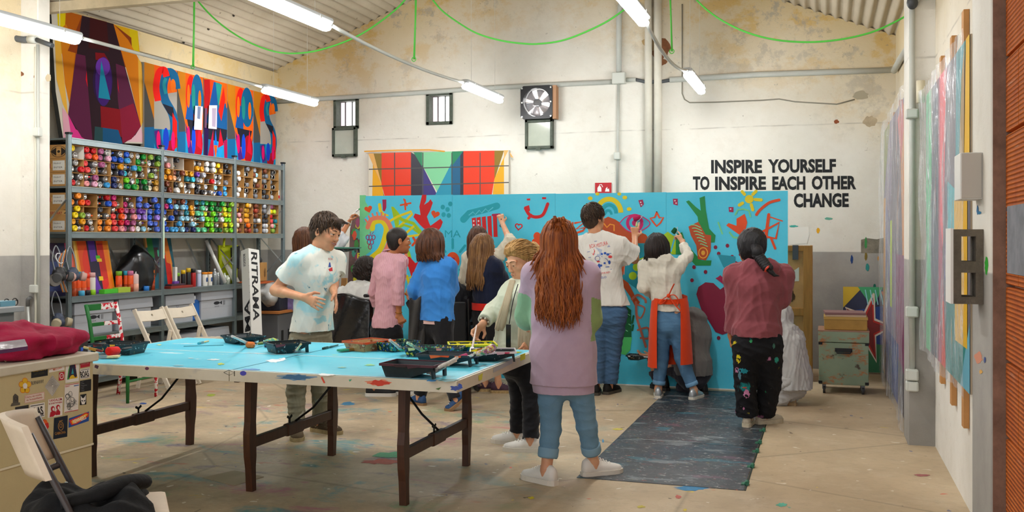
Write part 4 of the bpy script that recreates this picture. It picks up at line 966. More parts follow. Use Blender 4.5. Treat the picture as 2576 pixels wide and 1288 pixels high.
def sh_t(A):
 def q(c,*p):A.poly(list(p),M(deep(c),.5))
 q('#1a5f6f',(0,0),(1,0),(1,1),(0,1));q('#e9a35a',(0,.8),(.06,.8),(.1,1),(0,1));q('#127f3f',(.05,.6),(.28,.6),(.26,1),(.06,1));q('#3a1f2a',(.26,.3),(.42,.3),(.44,.8),(.28,.8));q('#e0241a',(.62,.0),(1,.0),(.85,.65),(.66,.65));q('#f08a2a',(.7,.5),(.92,.45),(.84,1),(.68,1));q('#f2a84a',(.82,.1),(.95,.2),(.86,.6));q('#4fc8a0',(.4,.62),(.52,.62),(.52,.75),(.4,.75));q('#1f6fd0',(.38,.3),(.5,.3),(.5,.5),(.38,.5))
leaning_board(118,207,.52,.18,'dark blue and pink painted board behind the hanging respirators','painted_board',sh_p)
leaning_board(203,290,.54,.16,'orange and purple painted board leaning on the shelf behind the orange cans','painted_board',sh_g)
leaning_board(382,447,.58,.22,'teal and orange painted board half hidden by the second steel post','painted_board',sh_t)
# glossy black helmet bag
def lump(name,label,cat,c,rad,mat,seed=0,amp=.12,seg=28,rings=18,flat=.0,fn=None):
 c=Vector(c);vs,fs=[],[];q=random.Random(seed);ph=[q.uniform(0,6)for _ in range(6)]
 w=MB()
 def P_(a,b):
  th=2*PI*a;p=-PI/2+PI*b;d=Vector((math.cos(p)*math.cos(th),math.cos(p)*math.sin(th),math.sin(p)))
  k=1+amp*(math.sin(3*d.x+4*d.y+ph[0])*.5+math.sin(5*d.z-3*d.x+ph[1])*.35+math.sin(7*d.y+5*d.z+ph[2])*.25+math.sin(11*d.x+9*d.z+ph[3])*.12)
  e=Vector((d.x*rad[0],d.y*rad[1],d.z*rad[2]))*k
  if flat:e.z=max(e.z,-rad[2]*flat)
  if fn:e=fn(e)
  return c+e
 w.grid(P_,seg,rings,mat);o=w.build(name,None,None,c);tag(o,label,cat);return o
m_gb=M('#141416',.28,spec=.6,var=.2,scale=8,bump=.3,bscale=12)
p_=sx(343,690,.2);o=lump('black_bag','bulging glossy black bag on the shelf behind the orange cans','bag',(SX-.2,p_.y,Z4+.19),(.17,.26,.28),m_gb,4,.16,flat=.66)
# tote bag
p_=sx(563,660,.2);w=MB();y=p_.y;m_tote=M('#c8d21a',.7)
w.grid(lambda a,b:(SX-.12-.12*math.sin(PI*a),y-.17-.02*b+.34*a+.04*b*a,Z4+.0+.48*b),12,6,m_tote,True,(-.02,0,0))
w.prism([(SX-.10,y+.02,Z4+.45),(SX-.10,y+.2,Z4+.47),(SX-.10,y+.19,Z4+.18),(SX-.14,y+.1,Z4+.24)],(-.02,0,0),M('#1f1f22',.6))
w.tube(vspline([(SX-.12,y-.12,Z4+.46),(SX-.14,y-.06,Z4+.58),(SX-.14,y+.06,Z4+.58),(SX-.12,y+.12,Z4+.46)]),.014,6,m_tote);tag(w.build('tote_bag'),'yellow-green and black tote bag standing at the end of the paint shelf','bag')
# standing cans
def standing_can(u,v,h,r,col,capcol,label,band=None,z=None,x=None,capr=.95,name='spray_can',grp='spray cans standing on the shelf'):
 p=onX(u,v,SX-.1 if x is None else x);z=Z4 if z is None else z
 t=thing(name,label,'spray can' if 'can' in name else 'bottle',(p.x,p.y,z),grp)
 w=MB();w.lathe((p.x,p.y,z),(0,0,1),[(r*.95,0),(r,.004),(r,h*.74),(r*.9,h*.78),(r*.72,h*.81)],14,M(col,.35))
 if band:w.lathe((p.x,p.y,z),(0,0,1),[(r*1.01,h*.02),(r*1.01,h*.36)],14,M(band,.4))
 w.lathe((p.x,p.y,z+h*.40),(1,-.6,0),[(r*1.03,0)]*1+[(r*1.03,0)],3,M(col,.35))if False else None
 w.build('body',None,t)
 if capcol:c=MB();c.lathe((p.x,p.y,z+h*.79),(0,0,1),[(r*capr,0),(r*capr,h*.2),(r*capr*.85,h*.215),(.001,h*.215)],14,M(capcol,.4));c.build('cap',None,t)
 else:c=MB();c.lathe((p.x,p.y,z+h*.79),(0,0,1),[(r*.7,0),(r*.3,h*.06),(r*.28,h*.12),(.001,h*.13)],12,m_sil);c.build('nozzle',None,t)
 return t
OR='#e4551a'
for i,(u,cap,x_,lab)in enumerate(((184,'#2a9fc4',.08,'first orange spray can behind the steel post with the respirators'),(196,'#1c1c20',.09,'second orange spray can from the respirator post, black cap'),(209,'#d87f9f',.08,'orange spray can with pink cap beside the clear capped one'),(219,'#e8321a',.12,'orange spray can with bright red cap behind the pink capped one'))):standing_can(u,728,.21,.031,OR,cap,lab,'#c81f1a' if i==3 else '#b5491c',x=SX-x_)
standing_can(204,722,.23,.031,OR,'#39a9d6','tall orange spray can with light blue cap at the respirator post',x=SX-.17)
standing_can(232,727,.22,.032,'#d9d4cc','#d9a9a4','clear capped white spray can beside the orange and purple board',x=SX-.09)
for u,cap,dx,lab in((299,'#6fa82a',.14,'orange spray can with green cap beside the orange and purple board'),(311,'#c84a1c',.2,'orange can with rust red cap just behind the green capped one'),(318,'#35a5c4',.14,'orange spray can with turquoise cap before the black bag'),(328,'#c06a90',.09,'orange spray can with mauve pink cap before the black bag'),(333,'#f06a1c',.17,'orange spray can with orange cap behind the silver pink can'),(351,'#d88fb8',.2,'orange spray can with pale pink cap behind the silver pink can'),(360,None,.1,'orange spray can without cap between silver can and orange capped can'),(382,'#f0701c',.1,'orange spray can with big orange cap nearest the second post')):standing_can(u,735,.22,.033,OR,cap,lab,'#a83f18',x=SX-dx)
standing_can(341,735,.23,.032,'#d8b9b4',None,'silver pink spray can with white nozzle among the orange cans','#e0a48c',x=SX-.06)
for u,h,r,c,cp,lab in((448,.17,.022,'#18191b','#7fb82a','slim black can with green ring at the start of the middle bay'),(461,.2,.026,'#1c1d20','#e0b81c','black can with yellow ring standing in the middle bay'),(474,.22,.028,'#26282a','#c8a81c','black and gold spray can standing in the middle bay'),(486,.21,.03,'#a81c1c','#17181a','red can with black cap in the middle bay'),(500,.19,.03,'#b8c2da','#dfe4ee','pale blue white spray can in the middle bay')):standing_can(u,715,h,r,c,cp,lab,x=SX-.1,grp='cans standing in the middle bay')
for u,lab in((515,'white jar with orange lid and blue label on the shelf'),(527,'second white jar with orange lid beside the glass jars')):
 p=onX(u,716,SX-.08);t=thing('paint_jar',lab,'jar',(p.x,p.y,Z4));w=MB();w.lathe(p*0+Vector((p.x,p.y,Z4)),(0,0,1),[(.03,0),(.032,.005),(.032,.13),(.03,.14)],14,M('#e8e4da',.4));A_=Art(w,lambda a,b:Vector((p.x+.0325,p.y-.015+.03*a,Z4+.05+.05*b)),(1,0,0));A_.poly([(0,0),(1,0),(1,1),(0,1)],M('#2a4a7f',.5));w.build('jar_body',None,t);w=MB();w.lathe((p.x,p.y,Z4+.14),(0,0,1),[(.034,0),(.034,.022),(.001,.024)],14,M('#e58a1c',.4));w.build('lid',None,t)
for i,(u,h,c)in enumerate(((540,.2,'#9aa0a2'),(548,.15,'#c2c6c4'),(556,.17,'#787c80'),(565,.14,'#b4bab2'),(573,.11,'#c8ccba'))):
 p=onX(u,712,SX-.1-.03*(i%2));w=MB();w.lathe((p.x,p.y,Z4),(0,0,1),[(.03,0),(.032,h*.7),(.02,h*.8),(.012,h*.85),(.012,h),(.001,h)],12,M(c,.15,spec=.7,metal=.3));tag(w.build('glass_bottle'),['tall grey bottle beside the orange lidded jars','clear squat bottle second from the white jars','dark grey bottle in the bottle cluster','pale bottle beside the yellow tote bag','small cloudy jar touching the tote bag'][i],'bottle','clear bottles on the middle bay shelf')
for u,v,c,lab in((205,741,'#4fb4dc','loose light blue can cap on the shelf front'),(220,739,'#1c1c20','loose black can cap on the shelf front'),(233,738,'#8cc41c','loose lime can cap on the shelf front'),(368,730,'#2f7fd0','loose blue can cap beside the orange cans'),(372,742,'#1f2022','loose black can cap near the second post')):
 p=onX(u,v,SX-.05);w=MB();w.lathe((p.x,p.y,Z4),(0,0,1),[(.03,0),(.031,.045),(.026,.05),(.001,.05)],12,M(c,.4));tag(w.build('loose_plug'),lab,'can cap','loose caps on the shelf')
def block(u,v,size,c,lab,name,cat,x=.06,z=None,rz=0):
 p=onX(u,v,SX-x);zz=Z4 if z is None else z;w=MB();w.obox((p.x,p.y,zz+size[2]/2),size,rot('Z',rz),M(c,.6),.003);return tag(w.build(name),lab,cat)
block(273,734,(.07,.21,.045),'#46b42a','bright green paper block on the shelf front','paper_block','box',.07,rz=.05)
block(306,732,(.08,.17,.055),'#a3b83a','olive green paper block beside the bright green one','paper_block','box',.07,rz=-.08)
block(449,725,(.1,.42,.028),'#8a2f24','flat dark red case lying on the middle bay shelf','flat_case','case',.07,rz=.03)
block(441,717,(.08,.28,.02),'#4a3440','dark slab lying on the red case','flat_case','case',.1,z=Z4+.029,rz=.1);block(442,712,(.03,.12,.03),'#6a3f9a','small purple tube on top of the red case','paint_tube','tube',.08,z=Z4+.05,rz=.2)
w=MB();p=onX(440,700,SX-.1);w.box((p.x-.02,p.y-.02,Z4),(p.x+.02,p.y+.02,Z4+.24),M('#dcdcd6',.5),.005);tag(w.build('white_stick'),'narrow white upright box beside the teal painted board','box')
# ---------------------------------------------------------------- grey archive boxes
m_arc=M('#a9adb3',.75,var=.05,scale=5);m_arc2=M('#9ea2a8',.75);m_fish=M('#23262b',.6)
def archive(u0,u1,z,h,label,logo=True,back=.04,lift=0):
 a,b=onX(u0,700,SX-back).y,onX(u1,700,SX-back).y;x1=SX-back
 t=thing('archive_box',label,'archive box',(x1-.16,(a+b)/2,z));w=MB()
 w.box((x1-.33,a+.015,z),(x1,b-.015,z+h-.01),m_arc,.003)
 A_=Art(w,lambda u,v:Vector((x1,a+(b-a)*u,z+h*v)),(1,0,0),.0002)
 A_.stroke([(.06,.4),(.94,.4)],.006,M('#8b8f96',.8),caps=False)
 if logo:
  A_.ell((.48,.55),.09,.06,m_fish);A_.poly([(.56,.55),(.64,.62),(.64,.48)],m_fish)
  for k in range(4):A_.stroke([(.43+k*.035,.45),(.43+k*.035,.41)],.012,m_fish,caps=False)
  A_.stroke([(.69,.46),(.69,.62)],.01,m_fish,caps=False);A_.stroke([(.72,.46),(.72,.62)],.01,m_fish,caps=False)
 else:A_.ring((.42,.62),.03,.05,.012,M('#5d6a86',.6));
 w.build('box',None,t,fix=False)
 w=MB();w.obox((x1-.165,(a+b)/2,z+h-.045),(.36,b-a+.01,.12),None,m_arc2,.006,(.97,.97));w.build('lid',None,t)
BZ=Z5
archive(185,285,BZ,.31,'grey archive box with fish logo, first on the low shelf');archive(297,382,BZ,.32,'grey archive box with small round mark before the second post',False)
archive(415,487,BZ,.31,'plain grey archive box just past the second post',False);archive(504,587,BZ,.33,'grey archive box with fish logo beside the long leaning carton')
archive(505,575,LV[5]+.03,.3,'grey lidded box on the lowest shelf of the middle bay',False);archive(190,300,LV[5]+.03,.32,'grey lidded box on the lowest shelf of the first bay',False);archive(430,495,LV[5]+.03,.28,'dark shaded grey box on the lowest shelf behind the folding chairs',False)
p=onX(494,780,SX-.06);w=MB();w.box((p.x-.1,p.y-.09,Z5),(p.x,p.y+.07,Z5+.24),M('#1f63b4',.4),.02);w.cyl((p.x-.05,p.y,Z5+.24),(p.x-.05,p.y,Z5+.29),.035,seg=12,mat=M('#dfe4ea',.4));tag(w.build('jerrycan'),'blue plastic jerrycan between two grey archive boxes','jerrycan')
# ---------------------------------------------------------------- end bay: long carton, small carton, crate stool
a0=onX(597,625,SX+.1);
def beam_box(bot,top,wdt,dep,face):
 pass
mw=M('#dad9d3',.6);ink2=M('#1b1c1e',.6)
zb,zt_=.02,1.44;Pb=onX(655,870,SX+.42);Pt=onX(615,630,SX+.05)
bt,tp=Vector((SX+.40,Pb.y,.02)),Vector((SX+.06,Pt.y,Pt.z))
t=thing('long_carton','long white printed roll carton leaning on the end shelf post','carton',bt)
dv=(tp-bt).normalized();L_=(tp-bt).length;sy=Vector((0,1,0));sy=(sy-dv*sy.dot(dv)).normalized();nx=sy.cross(dv)
if nx.x<0:nx=-nx
ww=.13
R3=Matrix(((sy+nx*.0).normalized(),nx,dv)).transposed();R3=rot('Z',-.30)@R3
w=MB();w.obox((bt+tp)/2,(.165,.15,L_),R3,mw,.004)
ax,ay,az=R3.col[0],R3.col[1],R3.col[2];cen=(bt+tp)/2
fn_=Art(w,lambda a,b:cen+ax*(a*.0825)+ay*.075+az*b,ay,.0003);sd_=Art(w,lambda a,b:cen-ax*.0825+ay*(a*.075)+az*b,-ax,.0003)
if ay.x<0:fn_=Art(w,lambda a,b:cen-ax*(a*.0825)-ay*.075+az*b,-ay,.0003);sd_=Art(w,lambda a,b:cen-ax*.0825+ay*(a*.075)+az*b,-ax,.0003)
# words run down the box
fn_.text('RITRAMA',(-.45,.66),.9,ink2,bold=.03,ang=-PI/2,flip=1,fit=.80)if False else None
def down_text(A,body,a0,b0,cap,length,mat,up=False):
 vs,fs,wd_=text_poly(body,1.0,.035);k=length/wd_
 if up:pts=[A.p((a0-cap*y,b0+k*x))for x,y in vs]
 else:pts=[A.p((a0+cap*y,b0-k*x))for x,y in vs]
 A.l+=1;A.mb.add(pts,fs,mat)
down_text(fn_,'RITRAMA',-.55,L_*.47,1.1,L_*.62,ink2);down_text(sd_,'RAMA',.75,-L_*.48,1.3,L_*.52,ink2,True);down_text(sd_,'BIOGGUCLE',-.4,L_*.46,.5,.16,M('#4a4c50',.6))
for k in range(14):sd_.stroke([(.86,L_*(.4-.06*k)),(.97,L_*(.4-.06*k))],.006,ink2,caps=False)
w.build('carton_box',None,t,fix=False)
w=MB();p=sx(585,640,.05);w.bar((SX-.1,p.y+.16,Z4+.01),(SX-.36,p.y+.1,1.5),.16,.03,M('#cfcdc6',.6));w2=onX(575,635,SX-.1);tag(w.build('white_board'),'pale board leaning inside the end bay behind the long carton','board')
w=MB();w.tube([(SX-.02,p.y-.2,.98),(SX-.2,p.y-.33,1.5)],.022,10,M('#cfd0cc',.5));tag(w.build('cardboard_tube'),'thin white tube leaning beside the yellow tote bag','tube')
w=MB();p=onX(652,705,SX-.1);w.obox((SX-.14,p.y,Z4+.13),(.2,.22,.24),rot('Z',.2),m_card,.003);w.ball((SX-.14,p.y,Z4+.28),(.07,.09,.06),None,12,7,M('#3a3d3f',.5));A_=Art(w,lambda a,b:Vector((SX-.038,p.y-.1+.2*a,Z4+.02+.2*b)),(1,-.2,0),.0004);A_.stroke([(.1,.5),(.4,.5)],.03,bkp);A_.ell((.7,.5),.08,.3,M('#7a5630',.7));tag(w.build('small_carton'),'small brown carton holding a dark can in the end bay','carton')
w=MB();p=onX(655,712,SX);w.box((SX-.3,p.y-.3,Z4-.02),(SX+.02,p.y+.3,Z4+.005),M('#b85a2a',.7));tag(w.build('orange_board'),'orange board lying under the small brown carton','board')
lump('plastic_wrap','crumpled clear plastic wrap spilling from the end bay','plastic wrap',(SX+.05,onX(680,745,SX+.05).y,.80),(.16,.3,.14),M('#c4c4c2',.2,spec=.7,var=.15,scale=14,bump=.8,bscale=9,alpha=.8),8,.3)
# stacked crate with machines
p=onX(700,800,SX+.05);t=thing('machine_box','dark and violet printed box on a board beside the long carton','box',(SX+.03,p.y,.58));w=MB();w.obox((SX+.03,p.y,.68),(.3,.52,.2),rot('Z',.15),M('#20232e',.5,var=.4,scale=9),.01);w.build('box',None,t);w=MB();w.obox((SX+.12,p.y+.16,.67),(.2,.3,.21),rot('Z',.3),M('#6a5a86',.5,var=.5,scale=14),.01);w.build('violet_case',None,t)
w=MB();w.obox((SX+.04,p.y,.565),(.4,.75,.03),rot('Z',.1),M('#a8672f',.7));tag(w.build('shelf_board'),'brown board carried by the grey crate beside the long carton','board')
t=thing('plastic_crate','dark grey slotted plastic crate under the brown board','crate',(SX+.03,p.y,0));w=MB();w.obox((SX+.03,p.y,.28),(.36,.66,.54),rot('Z',.1),M('#5a5b5e',.6),.02);w.build('crate_body',None,t)
for k in range(3):
 w=MB();w.obox((SX+.215+.01,p.y-.2+.2*k,.2),(.02,.07,.26),rot('Z',.1),M('#101113',.8),.01);w.build('slot',None,t)
 # ---------------------------------------------------------------- respirators on the first post
m_resp,m_filt,m_strap=M('#3a4254',.5),M('#c79f94',.7),M('#8a8f94',.6)
def respirator(u,v,label,s=1.0,filt=m_filt,body=m_resp):
 p=onX(u,v,SX+.05);t=thing('respirator',label,'respirator',p,'respirators hanging at the shelf post')
 w=MB();w.ball(p,(.055*s,.06*s,.07*s),None,14,9,body);w.ball(p+Vector((.03,0,-.02*s)),(.045*s,.04*s,.045*s),None,12,7,body);w.build('face_piece',None,t)
 for k in(-1,1):w=MB();q=p+Vector((.04*s,.06*k*s,-.02*s));w.cyl(q,q+Vector((.025,.04*k,-.01)),.045*s,.04*s,14,filt);w.build('filter',None,t)
 w=MB();w.tube(vspline([p+Vector((0,-.05,.04)),p+Vector((-.02,-.06,.16)),p+Vector((-.035,0,.27)),p+Vector((-.02,.05,.16)),p+Vector((0,.05,.04))]),.006,6,m_strap);w.build('strap',None,t)
 return t
respirator(183,690,'navy respirator with pale pink filters hanging against the steel post');respirator(148,690,'dark grey respirator hanging nearest the white pillar',1.05,M('#4a4a4a',.6),M('#2a2a2c',.5));respirator(146,805,'navy and cream respirator hanging lowest near the black suitcase',1.0,M('#b5a98c',.6))
p=onX(135,705,SX+.05);w=MB();w.cyl(p,p+Vector((.05,-.03,0)),.06,.055,16,M('#6f6c66',.7));tag(w.build('filter_cartridge'),'round grey filter cartridge hanging at the white pillar edge','filter')
w=MB();
for k in range(5):w.tube(vspline([onX(165-k*3,628+3*k,SX+.04),onX(158-k*3,660,SX+.06),onX(150+k*2,700,SX+.05),onX(158+3*k,735,SX+.05)]),.006,6,M(['#c87a2a','#9a9c9a','#5a5c5e','#c8702a','#8a8c8e'][k],.6))
tag(w.build('hanging_straps'),'tangle of orange and grey straps hanging above the low respirator','straps')
w=MB();p=onX(150,650,SX+.05);w.torus(p,(.9,.1,.3),.05,.005,24,6,M('#d5d6d8',.5));tag(w.build('white_loop'),'white loop strap hanging beside the first steel post','strap')
# ---------------------------------------------------------------- black suitcase-like speaker
p0=onZ(132,1010);p=onX(165,860,SX+.45)
d_=8.75;c=Vector((-6.15,7.05,0))
w_=onX(168,860,-6.45);t=thing('black_speaker','black boxy speaker with blue mark below the hanging respirators','speaker',(w_.x,w_.y,0))
w=MB();w.obox((w_.x,w_.y,.32),(.26,.32,.62),rot('Z',.35),M('#1a1b1d',.5),.03);w.build('cabinet',None,t)
w=MB();w.obox((w_.x+.13*math.cos(.35),w_.y+.13*math.sin(.35),.53),(.012,.04,.03),rot('Z',.35),M('#2a5fd0',.4));w.build('badge',None,t)
w=MB();w.obox((w_.x,w_.y-0.02,.648),(.05,.14,.02),rot('Z',.35),M('#1a1b1d',.5),.008);w.build('handle',None,t)
# ---------------------------------------------------------------- work table (an old folding games table)
TZ=.765;TX0,TX1,TY0,TY1=-4.62,-1.87,4.83,6.31
def table_top_mat():
 t=NT('table_blue',.35,.45);xyz=t.sep()
 c=t.mix(t.step(t.noise(1.3,6),.3,.7),'#4cc4e2','#70dbf0')
 c=t.mix(t.math('MULTIPLY',t.step(t.noise(7,7,.75),.5,.7),.3),c,'#8fdcea')
 for col,sc,lo,loc,st in(('#e6eef0',2.6,.655,(1,2,0),(1,2.2,1)),('#d9d83a',4.5,.70,(4,1,0),(1,2,1)),('#2f6fbf',6,.70,(2,8,0),(1,1.6,1)),('#d88fa8',7,.71,(8,2,0),(1,2,1)),('#23303a',16,.72,(6,5,0),(1,1,1)),('#4f8f8a',3.3,.70,(7,7,0),(1,1.5,1)),('#e0703a',9,.735,(3,3,0),(1,1,1))):c=t.splat(c,col,sc,lo,lo+.03,loc,4,.6,.75,st)
 return t.out(c)
def table_edge_mat():
 t=NT('table_edge',.5,.35);c=t.mix(t.step(t.noise(3,6),.3,.7),'#d8d2be','#c4bca4')
 for col,sc,lo,loc in(('#8a8f9a',2.2,.64,(1,0,0)),('#cfc23a',4,.69,(3,0,2)),('#6a3a5a',6,.71,(5,1,0)),('#2f7f6a',7,.72,(7,0,0)),('#b8482f',6,.71,(9,2,0))):c=t.splat(c,col,sc,lo,lo+.06,loc,4,.6,.7)
 return t.out(c)
m_tt,m_te=table_top_mat(),table_edge_mat();m_leg=M('#4a2a17',.45,var=.3,scale=6,stretch=(6,6,1))
tb=thing('work_table','long sky blue paint-spattered work table on brown wooden legs','table',((TX0+TX1)/2,(TY0+TY1)/2,0))
xm=-3.245
for x0,x1 in((TX0,xm-.003),(xm+.003,TX1)):
 w=MB();w.box((x0,TY0,TZ-.022),(x1,TY1,TZ),m_tt,.002);o=w.build('table_top',None,tb)
 w=MB();w.box((x0,TY0-.018,TZ-.062),(x1,TY0,TZ-.001),m_te);w.box((x0,TY1,TZ-.06),(x1,TY1+.018,TZ-.001),m_te)
 if x0==TX0:w.box((x0-.018,TY0-.018,TZ-.06),(x0,TY1+.018,TZ-.001),m_te)
 else:w.box((x1,TY0-.018,TZ-.062),(x1+.018,TY1+.018,TZ-.001),m_te)
 f=Art(w,lambda u,v:onY(u,v,TY0-.018),(0,-1,0),.0002)
 if x0==TX0:
  f.stroke([(563,937),(576,931),(590,938),(577,944),(563,937)],1.2,M('#4a4a46',.6),caps=False);f.ell((370,927),5,4,M('#6b3a5f',.5));f.ell((612,939),8,6,M('#4a4ab0',.5));f.stroke([(590,933),(590,946)],1.6,bkp,caps=False);f.poly([(240,917),(249,920),(246,928),(238,924)],M('#5a3f55',.5))
 else:
  [blob(u,v,a,b,M(c_,.5),f,22,.5,sd)for u,v,a,b,c_,sd in((745,949,58,9,'#6f93ae',1),(748,949,46,8,'#3f6a90',2),(950,962,42,9,'#d9805f',3),(955,963,32,9,'#c43a22',4),(1146,976,17,8,'#3a4f9a',5),(1158,972,8,10,'#2f4a9a',6))];f.stroke([(810,950),(816,962)],4,M('#d9482f',.5));f.poly([(878,955),(886,954),(880,960)],M('#2f9f7a',.5));f.poly([(1096,978),(1110,974),(1104,981)],M('#4a6a2a',.5))
  e=Art(w,lambda u,v:onX(u,v,TX1+.018),(1,0,0),.0002);e.poly([(1308,893),(1321,888),(1321,903),(1309,908)],M('#d9d42a',.5));e.poly([(1203,945),(1214,938),(1212,955),(1204,958)],M('#c9c83a',.5));e.poly([(1240,926),(1290,902),(1288,914),(1240,938)],M('#a9adb0',.5))
 w.build('apron',None,tb,fix=False)
w=MB();A_=Art(w,lambda x,y:Vector((x,y,TZ)),(0,0,1),.0001);wl_=M('#eef3f4',.4)
A_.stroke([(TX0,5.57),(TX1,5.57)],.014,wl_,caps=False);A_.stroke([(xm,TY0),(xm,TY1)],.006,M('#2c6f80',.6),caps=False);A_.poly([(TX0,TY0),(TX1,TY0),(TX1,TY0+.012),(TX0,TY0+.012)],wl_);A_.poly([(TX1-.012,TY0),(TX1,TY0),(TX1,TY1),(TX1-.012,TY1)],wl_)
g=Art(w,lambda u,v:onZ(u,v,TZ),(0,0,1),.0001,.0015)
for(u,v,a,b,c_,sd)in((690,908,27,5,'#e8f0f2',1),(712,904,12,4,'#e8f0f2',2),(820,943,30,4,'#eef2f2',3),(555,916,12,3,'#b9c83a',4),(540,905,22,2.5,'#d9ecef',5),(930,919,18,3,'#8fd08a',6),(1125,957,34,5,'#5f9aa0',7),(1085,958,14,4,'#3a86c4',8),(630,930,30,2.5,'#4a8fd0',9),(860,925,16,2,'#9ad0c0',10),(1295,887,24,3,'#cfd83a',11),(450,920,18,2,'#9fd4e2',12),(400,868,8,2,'#d0e0a0',13),(480,902,10,1.5,'#c8e4ea',14)):blob(u,v,a,b,M(c_,.45),g,seed=sd,jit=.6)
w.build('paint_marks',None,tb,fix=False)
for k,(xa,xb)in enumerate(((-4.53,-4.38),(-3.285,-3.285),(-2.285,-2.285))):
 xs_=(-4.46,-3.29,-2.285)[k]
 for y,top in((5.12,5.02),(6.10,6.16)):
  w=MB();n=10;pts=[];rs=[]
  for i in range(n+1):
   z=.70*(1-i/n);lean=(5.02 if y<5.5 else 6.2)+((5.12 if y<5.5 else 6.10)-(5.02 if y<5.5 else 6.2))*0
   f_=i/n;yy=(y+(-.03 if y<5.5 else .03)*(1-abs(f_-.55)*1.2));wd_=.072-.03*f_+(.018 if abs(f_-.6)<.12 else 0)
   pts.append((yy,z,wd_))
  vs=[]
  for yy,z,wd_ in pts:vs+=[(xs_-.022,yy-wd_/2,z),(xs_+.022,yy-wd_/2,z),(xs_+.022,yy+wd_/2,z),(xs_-.022,yy+wd_/2,z)]
  fs=[(3,2,1,0),tuple(4*n+q for q in range(4))]
  for i in range(n):fs+=[(4*i+q,4*i+(q+1)%4,4*i+4+(q+1)%4,4*i+4+q)for q in range(4)]
  w.add(vs,fs,m_leg);w.build('leg',None,tb)
 w=MB();w.bar((xs_,5.10,.29),(xs_,6.12,.29),.034,.062,m_leg,(1,0,0),.006);w.obox((xs_,5.6,.29),(.044,.2,.08),None,m_leg,.01);w.bar((xs_,4.95,.70),(xs_,6.2,.70),.03,.05,m_leg,(1,0,0));w.build('stretcher',None,tb)
 w=MB();sg=1 if k<1 else(1 if k==1 else-1);m_ir=M('#1c1a19',.45,.6)
 w.tube([(xs_,5.62,.33),(xs_+.12*sg,5.64,.42),(xs_+.36*sg,5.66,.70)],.0075,7,m_ir)
 w.build('brace_rod',None,tb)
 w=MB();w.cyl((xs_,5.55,.325),(xs_,5.55,.365),.006,seg=8,mat=m_ir)
 for q in(-1,1):w.obox((xs_,5.55+.016*q,.368),(.006,.03,.016),rot('X',.5*q),m_ir,.002)
 w.build('wing_nut',None,tb)
